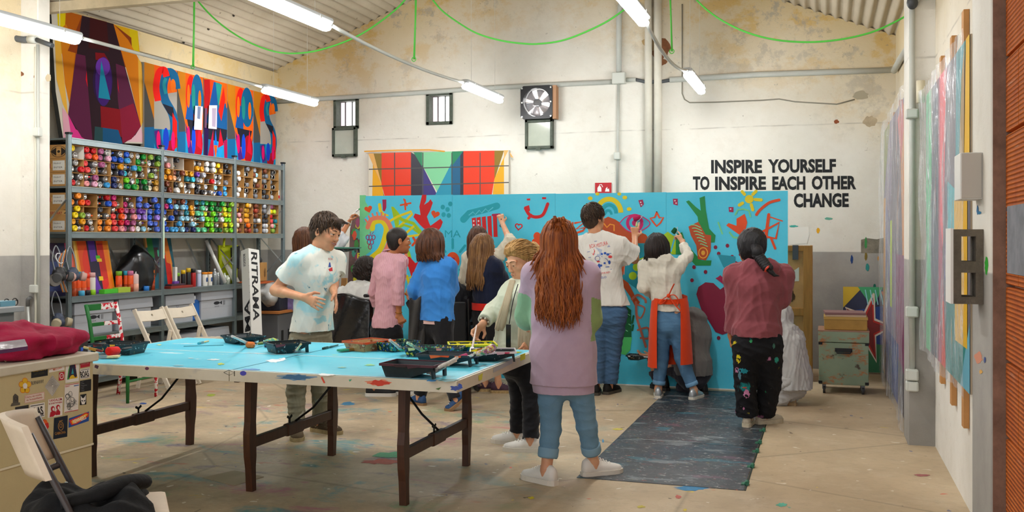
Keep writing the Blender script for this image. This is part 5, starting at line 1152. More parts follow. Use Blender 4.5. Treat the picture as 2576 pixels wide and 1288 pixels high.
 # ---------------------------------------------------------------- trays
m_trk=M('#14242a',.35,var=.3,scale=30);
def speckled(base,cols,sc=40,lo=.62):
 t=NT('speckled_plastic',.4,.45);c=t.mix(t.noise(8),base,base)
 for i,col in enumerate(cols):c=t.splat(c,col,sc*(.6+.3*i),lo,lo+.03,(i*3.1,i*1.7,i),3,.5,.9)
 return t.out(c)
m_tr1=speckled('#12262c',('#3f7f86','#c9a04a','#c8cfd0'),46,.66);m_tr2=speckled('#132e30',('#1f8f8f','#2fae6a','#d9d24a','#2f5fbf'),38,.6);m_tr3=speckled('#b08a5a',('#8a4a2a','#2f6f8f','#c9b08a'),30,.6)
def tray(u,v,ang,label,L=.31,W=.22,H=.062,mat=None,paint=None,rim=None,deep=False,well=None):
 p=onZ(u,v,TZ);t=thing('paint_tray',label,'paint tray',p,'paint trays on the work table');mat=mat or m_tr1;R=rot('Z',ang)
 def q(x,y,z):return p+R@Vector((x,y,z))
 w=MB();sh=.35;x0,x1=-L/2,L/2;b0,b1=x0+.02,(x1-.02 if deep else x0+L*.52)
 prof_o=[(x0,H),(b0,.001),(b1,.001),(x1-.012,(.001 if deep else H*.62)),(x1,H)]
 hw=[W/2,W/2-.016,W/2-.016,W/2-.008,W/2]
 th=.004
 prof_i=[(x0+th,H-.002),(b0+th,.001+th),(b1,.001+th),(x1-.012-th,prof_o[3][1]+th),(x1-th,H-.002)]
 vs=[]
 for pr,dd in((prof_o,0),(prof_i,th)):
  for(x,z),h in zip(pr,hw):vs+=[q(x,-h+dd,z),q(x,h-dd,z)]
 for dd in(0,th):
  pr=prof_o if dd==0 else prof_i
  for(x,z),h in zip(pr,hw):vs+=[q(x,-W/2+dd,H-dd*.5),q(x,W/2-dd,H-dd*.5)]
 n=5;fs=[]
 for b in(0,10):
  for i in range(n-1):
   fs.append((b+2*i,b+2*i+1,b+2*i+3,b+2*i+2))
   fs.append((b+2*i,b+2*i+2,20+b+2*i+2,20+b+2*i));fs.append((b+2*i+1,20+b+2*i+1,20+b+2*i+3,b+2*i+3))
 w.add(vs,fs,mat)
 rm=rim or mat
 e=.011
 for a,b in((q(x0-e/2,-W/2-e/2,H),q(x1+e/2,-W/2-e/2,H)),(q(x1+e/2,-W/2-e/2,H),q(x1+e/2,W/2+e/2,H)),(q(x1+e/2,W/2+e/2,H),q(x0-e/2,W/2+e/2,H)),(q(x0-e/2,W/2+e/2,H),q(x0-e/2,-W/2-e/2,H))):w.bar(a,b,.013,.006,rm,(0,0,1))
 w.build('basin',None,t)
 if not deep:
  for s_ in(-1,1):
   w=MB();w.bar(q(x1-.006,s_*(W/2-.03),0),q(x1-.012,s_*(W/2-.02),H-.002),.03,.012,mat,R@Vector((0,1,0)));w.build('leg',None,t)
 if paint:
  w=MB();A_=Art(w,lambda a,b:q(a,b,0),(0,0,1),.0002,.0);qs=random.Random(int(u))
  if well:w.add([q(b0-.008,-W/2+.008,H*.8),q(b1+.008,-W/2+.008,H*.8),q(b1+.008,W/2-.008,H*.8),q(b0-.008,W/2-.008,H*.8)],[(0,1,2,3)],M(paint[0],.25,var=.15,scale=20))
  for i,c_ in enumerate(paint):
   xa=x0+.05+(L-.1)*qs.random()*.8;ya=-W/2+.04+(W-.08)*qs.random()
   zz=lambda x:(.006 if deep or x<b1 else .006+(x-b1)/(x1-b1)*H*.62)
   pts=[(xa+.06*math.cos(k*PI/7)*(.6+.6*qs.random()),ya+.05*math.sin(k*PI/7)*(.6+.6*qs.random()))for k in range(14)]
   pts=[(min(max(a,x0+.03),x1-.03),min(max(b,-W/2+.025),W/2-.025))for a,b in pts]
   w.add([q(a,b,zz(a)+.002+.0004*i)for a,b in pts],[tuple(range(14))],M(c_,.3))
   for s_ in(-1,1):
    if qs.random()<.75:xx=x0+L*qs.random()*.8;ll=.03+.06*qs.random();w.add([q(xx,s_*(W/2+.0125),H+.004),q(xx+ll,s_*(W/2+.0125),H+.004),q(xx+ll*.9,s_*(W/2+.0125),H-.004-.008*qs.random()),q(xx+ll*.1,s_*(W/2+.0125),H-.004-.012*qs.random())],[(0,1,2,3)],M(c_,.35))
  w.build('wet_paint',None,t,fix=False)
 return t
tray(300,889,PI+.1,'dark tray with a red roller standing by the sticker cabinet',.30,.2,.066,None,['#e58a1c','#c8281c','#3a2020','#f0a020'])
tray(612,863,-.5,'dark tray farthest along the table beside the orange roller',.26,.2,.05,m_tr1,['#20252a','#2a3440'])
tray(722,886,.9,'small dark tray standing alone by the blue table seam',.24,.19,.062,m_tr1,['#3a2a34','#6a3f4a'])
tray(925,880,1.2,'tan spattered tray with orange paint between the men',.26,.2,.06,m_tr3,['#f0641c','#d8451c','#f0641c','#4a2a2a'],M('#c85a34',.4),True)
tray(998,881,1.15,'teal spattered tray with green paint and a leaning pale brush',.24,.19,.056,m_tr2,['#3fc28a','#7fdc9a','#1f5f5a'],None,True)
tray(1092,895,.15,'long spattered tray with cream and green smears behind the orange tray',.36,.17,.055,m_tr2,['#c9d08a','#5fa07a','#d88a7a','#a8c890'],None,True)
tray(1188,884,.45,'tray full of bright yellow paint under the hand with the brush',.30,.22,.05,m_tr2,['#f2e400','#f2e400','#f0dc00','#f2e400','#e6d800'],M('#d8d010',.4),True,True)
tray(1128,917,.05,'dark tray with orange paint between the front tray and the yellow tray',.33,.19,.062,M('#1b3036',.4,var=.2,scale=30),['#f06a2a','#e8551c','#3a2a2a','#f06a2a'])
tray(1240,905,.35,'tray filled with white and pink paint nearest the scarf woman',.27,.2,.056,m_tr1,['#e9d3dc','#e9d3dc','#d8b0c0','#c8305a','#efe0e6'],M('#e6dfe2',.4),False,True)
tray(1043,946,-.04,'dark tray with plum rim at the near corner of the table',.31,.2,.07,M('#16292f',.35,var=.25,scale=30),['#3a1822','#2a1218','#4a2028'],M('#4a1c28',.4))
# ---------------------------------------------------------------- brushes and rollers
m_wood=M('#d9b87f',.6,var=.15,scale=20)
def brush(a,b,label,handle='#d9b87f',bristle='#c9b98a',r=.009,bw=.045,tip='#9aa0a2',name='paint_brush',bl=.07):
 """a = bristle end, b = handle end (world points)"""
 a,b=Vector(a),Vector(b);d=(b-a).normalized();t=thing(name,label,'brush',a,'brushes lying about the work table');L=(b-a).length
 up=Vector((0,0,1));s_=d.cross(up);s_=s_.normalized()if s_.length>.1 else Vector((1,0,0))
 w=MB();w.tube(vspline([a+d*(bl+.04),a+d*(bl+.08),a+d*(L*.7),b],4),[r*.8]*4+[r*1.3]*3+[r]*5+[r*1.15],8,M(handle,.5,var=.25,scale=60));w.build('handle',None,t)
 w=MB();w.bar(a+d*(bl-.005),a+d*(bl+.045),bw*.75,.016,M(tip,.35,.7),s_);w.build('ferrule',None,t)
 w=MB();w.obox(a+d*(bl*.5),(bw,.014,bl),Matrix((s_,d.cross(s_),d)).transposed(),M(bristle,.8,var=.2,scale=60),.004);w.build('bristles',None,t)
 return t
def Zt(u,v,h=.0):return onZ(u,v,TZ+h)
brush(Zt(300,897,.012),Zt(225,898,.012),'broad wooden brush with pale bristles lying by the red roller tray','#cfa968','#e2cf9a',.009,.06)
brush(Zt(852,882,.012),Zt(905,876,.014),'brush thick with green paint beside the tan tray','#d98a2a','#2f8f6a',.008,.05,'#c08a4a')
brush(Zt(812,877,.008),Zt(850,868,.008),'thin dark green brush lying on the blue table seam','#1f5f58','#1c3f3a',.005,.016,'#1f4f48',bl=.03)
brush(Zt(670,872,.01),Zt(706,866,.012),'dark blue crusted brush beside the lone small tray','#233a52','#1f3048',.01,.04,'#2a3a4a')
brush(Zt(499,864,.008),Zt(524,858,.008),'small pale brush lying near the empty far table edge','#d9c08a','#3fa8b8',.006,.018,'#99aaaa',bl=.03)
brush(Zt(1078,938,.02),Zt(1150,900,.14),'long white-handled brush slanting out of the near corner tray','#d8d4cc','#b8a8a0',.008,.03)
brush(Zt(1085,940,.022),Zt(1147,907,.11),'second white-handled brush lying along its twin in the near corner tray','#d9cfc4','#a89890',.007,.03)
brush(Zt(1165,905,.02),Zt(1188,893,.08),'short white brush with orange bristles in the orange tray','#e0dcd6','#e05a1c',.008,.03)
brush(Zt(1076,890,.03),Zt(1024,862,.11),'pale green handled brush resting on the long spattered tray','#a8d0b0','#8aa870',.008,.035)
brush(Zt(1012,880,.03),Zt(981,856,.13),'pale pink and green handled brush in the teal spattered tray','#d9c4bc','#5fc08a',.009,.035)
brush(Zt(744,884,.02),Zt(757,866,.12),'light wooden brush standing in the lone small tray','#dcc490','#4a3a3a',.006,.025)
brush(Zt(625,864,.02),Zt(584,846,.13),'white-handled brush slanting out of the farthest tray','#e0d6d0','#4a86a0',.008,.03)
brush(Zt(258,884,.05),Zt(214,874,.075),'thin wooden stick brush resting on the red roller tray','#d9b878','#7a2a1c',.006,.02,'#b8863a',bl=.04)
brush(Zt(1192,884,.05),Zt(1236,872,.10),'wooden brush with dark tip resting on the yellow tray rim','#d8b888','#e8d800',.008,.04,'#b8863a')
w=MB();w.tube([Zt(462,871,.004),Zt(562,868,.004)],.003,6,M('#4a9aa8',.5));tag(w.build('thin_stick'),'thin blue stick lying across the far half of the table','stick')
def roller(a,b,c,label,col,hc='#d8dcd8',r=.022):
 """a-b nap, c handle end"""
 a,b,c=Vector(a),Vector(b),Vector(c);t=thing('paint_roller',label,'paint roller',a);ax=(b-a).normalized()
 w=MB();w.lathe(a,ax,[(r*.8,0),(r,.006),(r,(b-a).length-.006),(r*.8,(b-a).length)],16,M(col,.85,bump=.5,bscale=90));w.build('nap',None,t)
 e=b+ax*.02;m=a.lerp(b,.5).lerp(c,.45)
 w=MB();w.tube(vspline([b,e,e.lerp(m,.5)+ax*.01,m],4),.003,6,M('#c4c8ca',.3,.8));w.build('wire_frame',None,t)
 w=MB();w.tube([m,m.lerp(c,.5),c],[.008,.011,.01],8,M(hc,.4));w.build('handle',None,t);return t
roller(Zt(272,884,.075),Zt(296,882,.07),Zt(330,876,.07),'red paint roller lying in the tray beside the sticker cabinet','#e0201c','#20282c',.026)
roller(Zt(622,867,.022),Zt(638,868,.022),Zt(668,862,.02),'orange foam roller lying on the table beyond the lone small tray','#e07a3a','#7a8a4a',.022)
w=MB();w.tube([Zt(664,864,.026),Zt(672,863,.028),Zt(688,860,.028),Zt(692,859,.028),Zt(697,858,.028)],[.018,.028,.029,.02,.016],12,speckled('#3f8f78',('#d9a04a','#2f7fa8','#b8d04a'),40,.55));tag(w.build('green_bottle'),'green spattered bottle lying beyond the lone small tray','bottle')
t=thing('paint_roller','purple and green spattered long-handled roller across the white tray','paint roller',Zt(1180,893,.05));m_sp=speckled('#b06a92',('#3f9f6a','#d9c43a','#8a2a6a','#d8d0c8'),34,.52)
w=MB();w.tube(vspline([Zt(1172,900,.04),Zt(1195,893,.06),Zt(1225,882,.09),Zt(1241,874,.1)]),[.010]*6+[.018]*6+[.024]*6+[.022],10,m_sp);w.build('handle',None,t)
w=MB();w.tube([Zt(1150,905,.03),Zt(1175,897,.045)],.022,10,M('#a81c5a',.7));w.build('nap',None,t)
w=MB();a,b,c,d=onZ(510,1202,.001),onZ(590,1184,.001),onZ(664,1200,.001),onZ(590,1222,.001);w.prism([a,b,c,d],(0,0,.003),M('#a8967a',.85));tag(w.build('paper_sheet'),'brown paper sheet lying on the floor under the table','paper')
# ---------------------------------------------------------------- plan chest with stickers
CX,CYF,CZ=-3.66,4.20,.92
m_ch=M('#c2b489',.5,var=.06,scale=4,bump=.1,bscale=80);m_ct=M('#cfc9b4',.45,var=.12,scale=5)
pc=thing('plan_chest','cream metal plan chest covered with stickers beside the blue table','chest',(CX-.45,3.0,0))
w=MB();w.box((CX-.9,1.9,.445),(CX,CYF,CZ-.04),m_ch,.004);w.build('upper_chest',None,pc)
w=MB();w.box((CX-.9,1.9,0),(CX-.004,CYF-.004,.438),m_ch,.004);w.box((CX-.9,1.9,.436),(CX+.002,CYF+.002,.446),M('#e0d8bc',.5));w.build('lower_chest',None,pc)
w=MB();w.box((CX-.93,1.87,CZ-.045),(CX+.012,CYF+.03,CZ),m_ct,.006);w.build('top_slab',None,pc)
def fX(u,v):return onX(u,v,CX)
def fc(x,y):return(x/4.954,880+y/4.954)
def sticker(name,shapes):
 w=MB();A_=Art(w,lambda x,y:fX(*fc(x,y)),(1,0,0),.00025,.0006);shapes(A_);return w.build(name,None,pc,fix=False)
bk_,wh_,rd_=M('#15161a',.45),M('#e4e0d8',.5),M('#b3142c',.45)
def q4(A,c,pts):A.poly(pts,c)
def tx(A,s_,at,size,fit,mat,bold=.02,ang=-.17):A.text(s_,at,size,mat,bold=bold,ang=ang,fit=fit)
def st1(A):q4(A,bk_,[(390,228),(594,197),(594,320),(387,354)]);tx(A,'MAKE PRINTS',(408,280),26,165,M('#c9a81c',.5));tx(A,'ART AGAIN',(425,318),22,130,M('#4a4420',.5))
def st2(A):q4(A,wh_,[(612,190),(802,160),(802,250),(610,284)]);tx(A,'BOA',(622,248),30,60,M('#d8504a',.5),.01,-.35);tx(A,'MISTURA',(665,262),30,110,M('#e0714a',.5),.01,-.3)
def st3(A):q4(A,wh_,[(818,155),(985,130),(980,390),(812,415)]);q4(A,M('#e0b81c',.5),[(865,180),(930,165),(965,350),(835,370)]);q4(A,M('#3f9a4a',.5),[(850,250),(870,180),(862,368),(833,372)]);q4(A,M('#c8281c',.5),[(900,170),(935,166),(945,230)]);q4(A,M('#2a1c3a',.5),[(872,180),(925,170),(945,250),(955,330),(935,345),(910,310),(880,320),(860,355),(848,345)]);q4(A,M('#2f9aa0',.5),[(902,222),(915,300),(885,300)])
def st4(A):q4(A,rd_,[(1000,132),(1122,113),(1120,205),(1000,228)]);tx(A,'BOAMISTURA',(1012,188),16,96,M('#d88a94',.5))
def boas(A,x0,y0,w_,h_):
 s_=-.17
 q4(A,wh_,[(x0,y0),(x0+w_,y0+s_*w_),(x0+w_,y0+h_+s_*w_),(x0,y0+h_)])
 for f in(.10,.88):A.stroke([(x0+w_*.05,y0+h_*f),(x0+w_*.95,y0+h_*f+s_*w_*.9)],h_*.05,bk_,caps=False)
 tx(A,'BOAS',(x0+w_*.06,y0+h_*.8),h_*.56,w_*.88,bk_,.035)
def st5(A):boas(A,998,243,120,125)
def st6(A):
 q4(A,bk_,[(995,388),(1136,363),(1134,505),(993,530)])
 for k in range(6):A.stroke([(1005,405+k*21),(1040+40*(k==2)+8*(k%2),398+k*21)],5,M('#77787a',.5),caps=False)
def st7(A):q4(A,bk_,[(998,560),(1076,548),(1074,680),(993,690)]);q4(A,wh_,[(1004,570),(1022,600),(1038,603),(1050,590),(1068,560),(1066,640),(1050,678),(1018,680),(1004,630)]);q4(A,bk_,[(1012,625),(1032,632),(1030,645),(1014,640)]);q4(A,bk_,[(1042,632),(1062,622),(1058,640),(1042,645)])
def st8(A):
 q4(A,wh_,[(806,435),(985,410),(972,752),(797,788)]);A.stroke([(810,442),(982,416)],7,rd_,caps=False);A.stroke([(802,780),(972,748)],7,rd_,caps=False);tx(A,'PRIORITY',(812,468),14,60,rd_);q4(A,M('#6a7fb0',.5),[(918,442),(980,432),(980,446),(918,456)])
 rq=random.Random(8)
 for k in range(7):A.ring((835+95*rq.random(),530+190*rq.random()),18+14*rq.random(),18+18*rq.random(),4,bk_)
 for k in range(8):x,y=820+110*rq.random(),510+210*rq.random();A.stroke(spline([(x,y),(x+40*rq.random(),y+25),(x-10,y+50),(x+30,y+70*rq.random())]),3.5,bk_,caps=False)
def st9(A):q4(A,rd_,[(735,282),(803,270),(798,374),(730,385)]);A.ell((766,327),27,38,wh_);A.ell((766,327),20,29,rd_);A.stroke([(750,328),(782,323)],6,wh_,caps=False)
def st10(A):
 q4(A,wh_,[(652,315),(746,430),(650,583),(556,462)])
 for k in range(6):s_=.93-k*.15;A.stroke([(651+(x-651)*s_,449+(y-449)*s_)for x,y in((652,315),(746,430),(650,583),(556,462),(652,315))],5,bk_,caps=False)
def st11(A):
 o_,y_=M('#d8661c',.5),M('#e2b21c',.5)
 P5=[(310+44*math.cos(k*2*PI/5-PI/2),450+62*math.sin(k*2*PI/5-PI/2))for k in range(5)]
 for p in P5:A.ell(p,36,40,o_,up=0)
 A.up()
 for p in P5:A.ell(p,31,34,y_,up=0)
 A.up();A.ell((310,448),28,34,wh_);q4(A,wh_,[(288,450),(334,448),(334,486),(322,478),(310,488),(298,478),(288,490)])
def st12(A):tx(A,'BURNAWAY',(394,438),44,158,M('#3f4044',.5),.0)
def st13(A):q4(A,M('#d8a9a4',.5),[(308,570),(552,522),(552,620),(305,668)]);q4(A,M('#ddd0c0',.5),[(314,577),(546,532),(546,612),(311,659)]);tx(A,'Utamu wa maisha',(320,606),26,200,rd_,.0,-.2);tx(A,'ni kusaidiana',(330,640),26,200,rd_,.0,-.2)
def st14(A):g_=M('#4f4a42',.6);q4(A,g_,[(160,580),(185,545),(210,560),(228,580),(228,660),(160,680)]);q4(A,M('#5d574c',.6),[(130,705),(145,665),(248,655),(246,688)]);A.ring((195,610),16,22,5,M('#2a2620',.6))
def st15(A):q4(A,M('#2f2e30',.5),[(188,715),(355,685),(352,835),(184,860)]);tx(A,'tag pen',(200,795),36,135,M('#a8a69e',.5),.0,-.3)
def st16(A):boas(A,368,686,188,180)
def st17(A):
 q4(A,wh_,[(600,618),(780,588),(775,815),(592,850)]);tx(A,'VANDALISM',(612,652),32,160,rd_,.02,-.15);tx(A,'IS EVERYWHERE',(610,684),20,165,rd_,.02,-.15)
 for p in([(615,838),(625,780),(650,760),(690,765),(695,800),(660,832)],[(690,815),(700,755),(725,745),(748,770),(745,808)]):q4(A,rd_,p)
 A.ell((655,735),24,34,rd_);A.ell((720,715),24,32,rd_);A.ell((725,722),12,20,wh_);A.ell((660,740),12,20,wh_)
def st18(A):q4(A,wh_,[(385,890),(496,870),(494,1130),(400,1120)]);tx(A,'33',(330,1090),170,165,bk_,.06,-.12)
def st19(A):A.ell((555,945),42,80,M('#8a3a2a',.5));A.ell((560,930),34,62,M('#e0601c',.5));q4(A,M('#c8241c',.5),[(530,930),(600,905),(608,960),(570,1020),(535,980)]);q4(A,M('#2f9a8a',.5),[(535,1010),(560,1030),(600,1000),(585,1045),(545,1050)])
def st20(A):
 q4(A,M('#14202f',.45),[(672,850),(843,816),(836,1082),(662,1116)]);g_=M('#a87a3a',.5);A.ring((756,950),32,52,8,g_);A.ring((756,945),14,24,7,g_);A.stroke([(735,890),(775,880)],8,g_);tx(A,'CABRONA',(682,1062),32,138,g_,.02,-.17)
def st21(A):
 q4(A,M('#1f4f9f',.45),[(858,855),(1108,768),(1106,886),(852,972)]);q4(A,M('#d8321c',.5),[(862,880),(910,860),(1000,820),(1060,782),(1104,785),(1100,830),(1040,870),(960,920),(890,940),(868,905)]);q4(A,M('#efb02a',.5),[(885,890),(930,868),(1010,828),(1070,795),(1095,805),(1040,855),(950,905),(900,925)]);tx(A,'REWHEELS',(918,920),46,170,M('#f4e9d8',.5),.03,-.38)
for nm,f in(('sticker',st1),('sticker',st2),('sticker',st3),('sticker',st4),('sticker',st5),('sticker',st6),('sticker',st7),('sticker',st8),('sticker',st9),('sticker',st10),('sticker',st11),('sticker',st12),('sticker',st13),('sticker',st14),('sticker',st15),('sticker',st16),('sticker',st17),('sticker',st18),('sticker',st19),('sticker',st20),('sticker',st21)):sticker(nm,f)
c_=onZ(40,905,CZ);m_mg=M('#a30c3e',.9,var=.3,scale=5,bump=.6,bscale=18)
o=lump('magenta_cloth','crumpled magenta fleece lying on the cream plan chest','cloth',(c_.x-.06,c_.y+.10,CZ+.066),(.22,.30,.10),m_mg,9,.2,56,36,.6,lambda e:e*(1+.05*math.sin(38*e.x+22*e.y+3*math.sin(19*e.y))+.035*math.sin(30*e.y-50*e.z)+.02*math.sin(80*e.x-44*e.y)))
a,b,c,d=onZ(-20,872,CZ+.14),onZ(62,862,CZ+.14),onZ(70,880,CZ+.115),onZ(-20,893,CZ+.115)
w=MB();w.prism([a,b,c,d],(0,0,.016),M('#a9a3ad',.2,spec=.7,var=.3,scale=20,bump=.5,bscale=15),M('#5a2f5f',.5));tag(w.build('magazine'),'glossy wrapped magazine lying on the magenta fleece','magazine')
w=MB();w.tube(vspline([onZ(-5,905,CZ+.01),onZ(8,903,CZ+.02),onZ(15,910,CZ+.008)]),.004,6,M('#7a5f48',.4));tag(w.build('spectacles'),'thin brown spectacle arm at the picture edge on the plan chest','spectacles')
# grey desk by the side wall
a=onZ(62,772,1.06);w=MB();t=thing('grey_desk','tall grey metal desk at the picture edge beside the white pillar','desk',(a.x-.3,a.y-.3,0));
w.box((-6.98,a.y-.9,0),(a.x-.05,a.y-.04,1.03),M('#77787a',.55));w.build('body',None,t);w=MB();w.box((-6.985,a.y-.95,1.03),(a.x,a.y,1.065),M('#8a8b8c',.5),.004);w.build('desk_top',None,t)
p=onZ(28,768,1.065);w=MB()
for s_ in(-.035,.035):w.torus(p+Vector((.0,s_,.022)),(1,.1,.2),.024,.004,18,6,M('#1a1510',.4))
w.tube([p+Vector((0,.06,.03)),p+Vector((-.12,.065,.02))],.003,5,M('#1a1510',.4));tag(w.build('black_glasses'),'pair of black glasses lying on the grey desk','glasses')
p=onZ(6,770,1.065);w=MB();w.box((p.x-.05,p.y-.06,1.065),(p.x+.05,p.y+.06,1.10),M('#5f8fa0',.4));tag(w.build('small_tub'),'pale blue tub on the grey desk','tub')
w=MB();q1,q2=onY(73,850,7.02),onY(70,770,7.06);w.tube([(q1.x,7.02,.0),(q1.x-.01,7.04,.6),q2],.014,8,M('#b9bab4',.4,.4));w.tube([q2,q2+Vector((.0,.0,.06)),q2+Vector((.03,.0,.08))],.018,8,M('#6a6b6a',.5));tag(w.build('metal_pole'),'slim pale pole leaning on the white pillar behind the plan chest','pole')
# ---------------------------------------------------------------- foreground folding chair and jacket
m_cb=M('#dccbb2',.5,var=.12,scale=6);m_tube=M('#5a585a',.4,.5)
t=thing('folding_chair','grey tube folding chair with cream plastic back beside the plan chest','chair',(-2.82,3.12,0))
def cp(u,v,z):return onZ(u,v,z)
# side frames stand at the two ends of the back panel
nearL,farL=onZ(32,1160,.64),onZ(88,1118,.66)
A0,B0=onZ(78,1165,.645),onZ(93,1112,.655)
tA,tB=onZ(40,1085,.80),onZ(72,1048,.83)
# frame directions: chair looks along +X
ya,yb=2.98,3.36;xb_=-2.98
def fr(y,k):return Vector((xb_,y,0))+k
for y in(ya,yb):
 w=MB();w.tube([(xb_-.02,y,.80),(xb_+.06,y,.62),(xb_+.16,y,.40),(xb_+.34,y,.0)],.013,8,m_tube);w.build('front_leg',None,t)
 w=MB();w.tube([(xb_+.10,y+.02,.50),(xb_+.06,y+.02,.40),(xb_-.08,y+.02,.0)],.012,8,m_tube);w.build('rear_leg',None,t)
w=MB()
def bk_surf(a,b):
 y=ya-.016+(yb-ya+.032)*a;s_=math.sin(PI*a);z=.625+.205*b+.02*s_*b
 return Vector((xb_-.035+.39*(.80-z)-.085*s_,y,z))
w.grid(bk_surf,16,8,m_cb,True,(.022,0,.004));w.build('backrest',None,t)
w=MB();w.obox((xb_+.27,(ya+yb)/2,.445),(.40,.40,.03),rot('Y',.04),m_cb,.012);w.build('seat',None,t)
for x,z in((xb_+.30,.08),(xb_-.04,.12)):w=MB();w.cyl((x,ya,z),(x,yb,z),.009,seg=8,mat=m_tube);w.build('cross_bar',None,t)
w=MB();w.tube(vspline([(xb_+.06,yb,.60),(xb_+.02,yb-.02,.58),(xb_+.06,yb-.03,.52),(xb_+.12,yb,.5)]),.014,8,m_tube);w.build('hinge',None,t)
m_jk=M('#101112',.9,var=.3,scale=12,bump=.5,bscale=30)
def jk(e):
 e.z+=.03*math.sin(e.x*14+e.y*9)+.02*math.sin(e.y*22);return e
jt=thing('black_jacket','black jacket heaped on the seat of the grey tube folding chair','jacket',(-2.70,3.2,.46))
def jac(a,b):
 x=xb_+.02+.62*a;y=ya-.07+.52*b
 r=max(0,1-(2*a-1)**4)*max(0,1-(2*b-1)**4)
 h=.045+.05*math.sin(3*a+5*b)**2+.07*math.exp(-((a-.8)**2)/.03)+.05*math.exp(-((a-.15)**2)/.03)+.012*math.sin(22*a-9*b)+.01*math.sin(30*b+8*a)
 return Vector((x+.03*math.sin(7*b),y+.03*math.sin(6*a),.462+max(h,.01)*r**.4-.05*max(0,a-.85)*2))
w=MB();w.grid(jac,48,40,m_jk,True);n0=len(w.v);
w.build('jacket_body',None,jt);w=MB();w.tube(vspline([(xb_+.2,ya+.02,.56),(xb_+.38,ya+.06,.58),(xb_+.52,ya+.16,.60),(xb_+.62,ya+.3,.56)]),[.05]*6+[.062]*6+[.06]*6+[.045],12,m_jk,squash=.7);w.build('sleeve',None,jt)
w=MB();rq=random.Random(2)
for k in range(5):p=(xb_+.2+.4*rq.random(),ya+.05+.35*rq.random());h=jac((p[0]-xb_-.02)/.62,(p[1]-ya+.07)/.52);w.ball(h+Vector((0,0,.002)),(.012,.007,.003),rot('Z',rq.random()*3),8,5,M('#c9d4d4',.5))
w.build('paint_flecks',None,jt)
t.rotation_euler.z=jt.rotation_euler.z=.7;t.location=(-2.735,3.09,0);jt.location=(-2.79,3.12,.455);jt.scale=(.72,.8,.72)
# ---------------------------------------------------------------- chairs behind the table
m_wc=M('#ded3bf',.55,var=.08,scale=8)
def terje(u,label,dx=0.0,lean=0.0,ln=.42):
 y=onX(u,775,-6.62+dx).y;x=-6.66+dx;t=thing('wooden_folding_chair',label,'chair',(x+.2,y,0),'white wooden folding chairs before the shelves')
 for s_ in(-1,1):
  w=MB();w.bar((x,y+s_*ln/2,.80),(x+.43,y+s_*ln/2,0.0),.022,.045,m_wc,(0,1,0),.004);w.build('side_rail',None,t)
  w=MB();w.bar((x+.14,y+s_*(ln/2-.03),.56),(x+.02,y+s_*(ln/2-.03),.0),.02,.04,m_wc,(0,1,0),.004);w.build('rear_leg',None,t)
 w=MB();n=16
 R_=Vector((-.45,0,.85)).normalized();c0=Vector((x+.04,y,.725))
 for half in(-1,1):
  ring=[(.014*math.cos(k*PI/8),.014*math.sin(k*PI/8))for k in range(-4,5)]
  pts=[(0,-.065 if True else 0)]+[(.0+a,b)for a,b in ring]+[(0,.05),(ln/2-.011,.06),(ln/2-.011,-.055)]
  P3=[c0+Vector((0,half*a,0))+R_*b for a,b in pts];w.prism(P3,(.014,0,.006),m_wc)
 w.build('back_slat',None,t)
 w=MB()
 for k in range(5):w.obox((x+.16+.075*k,y,.44+.004*k),(.055,ln-.05,.016),None,m_wc,.003)
 w.bar((x+.12,y-ln/2+.04,.425),(x+.5,y-ln/2+.04,.44),.02,.025,m_wc);w.bar((x+.12,y+ln/2-.04,.425),(x+.5,y+ln/2-.04,.44),.02,.025,m_wc);w.build('seat',None,t)
 w=MB();w.cyl((x+.05,y-ln/2,.12),(x+.05,y+ln/2,.12),.01,seg=8,mat=m_wc);w.build('cross_bar',None,t)
terje(380,'white wooden folding chair between the painted chair and its twin',.0);terje(456,'white wooden folding chair before the blue jerrycan',.02,0,.44)
m_cg,m_crw=M('#1c6a2c',.45,var=.2,scale=10),None
def hearts():
 t_=NT('hearts',.5,.4);f=t_.step(t_.noise(26,3,.5,t_.mapping((1,1,1),(3,1,2))),.5,.53);return t_.out(t_.mix(f,'#ece6e2','#c8182c'))
m_crw=hearts()
y0,y1=onX(236,770,-6.5).y,onX(286,765,-6.5).y;x=-6.5;y1=y0+.40
t=thing('painted_chair','old wooden chair painted half green, half white with red hearts','chair',(x+.2,(y0+y1)/2,0))
for y,mm in((y0,m_cg),(y1,m_crw)):
 w=MB();w.tube([(x-.09,y,.90),(x-.05,y,.75),(x,y,.46),(x-.02,y,.25),(x-.06,y,0)],.018,8,mm);w.build('back_leg',None,t)
 w=MB();w.tube([(x+.38,y,.44),(x+.38,y,0)],[.02,.015],8,mm);w.build('front_leg',None,t)
for z,hh in((.87,.06),(.71,.035),(.58,.035)):
 xx=x-.085+(.9-z)*.22;w=MB();w.obox((xx,y0+.09,z),(.018,.18,hh),None,m_cg,.003);w.obox((xx,y0+.29,z),(.018,.22,hh),None,m_crw,.003);w.build('back_rail',None,t)
w=MB();w.obox((x+.19,(y0+y1)/2,.455),(.44,.44,.03),None,speckled('#6a4f48',('#b8a0a0','#3a2a2a'),60,.5),.02);w.build('seat',None,t)
for z in(.2,.3):w=MB();w.cyl((x+.38,y0,z),(x+.38,y1,z),.011,seg=8,mat=m_cg);w.build('rung',None,t)
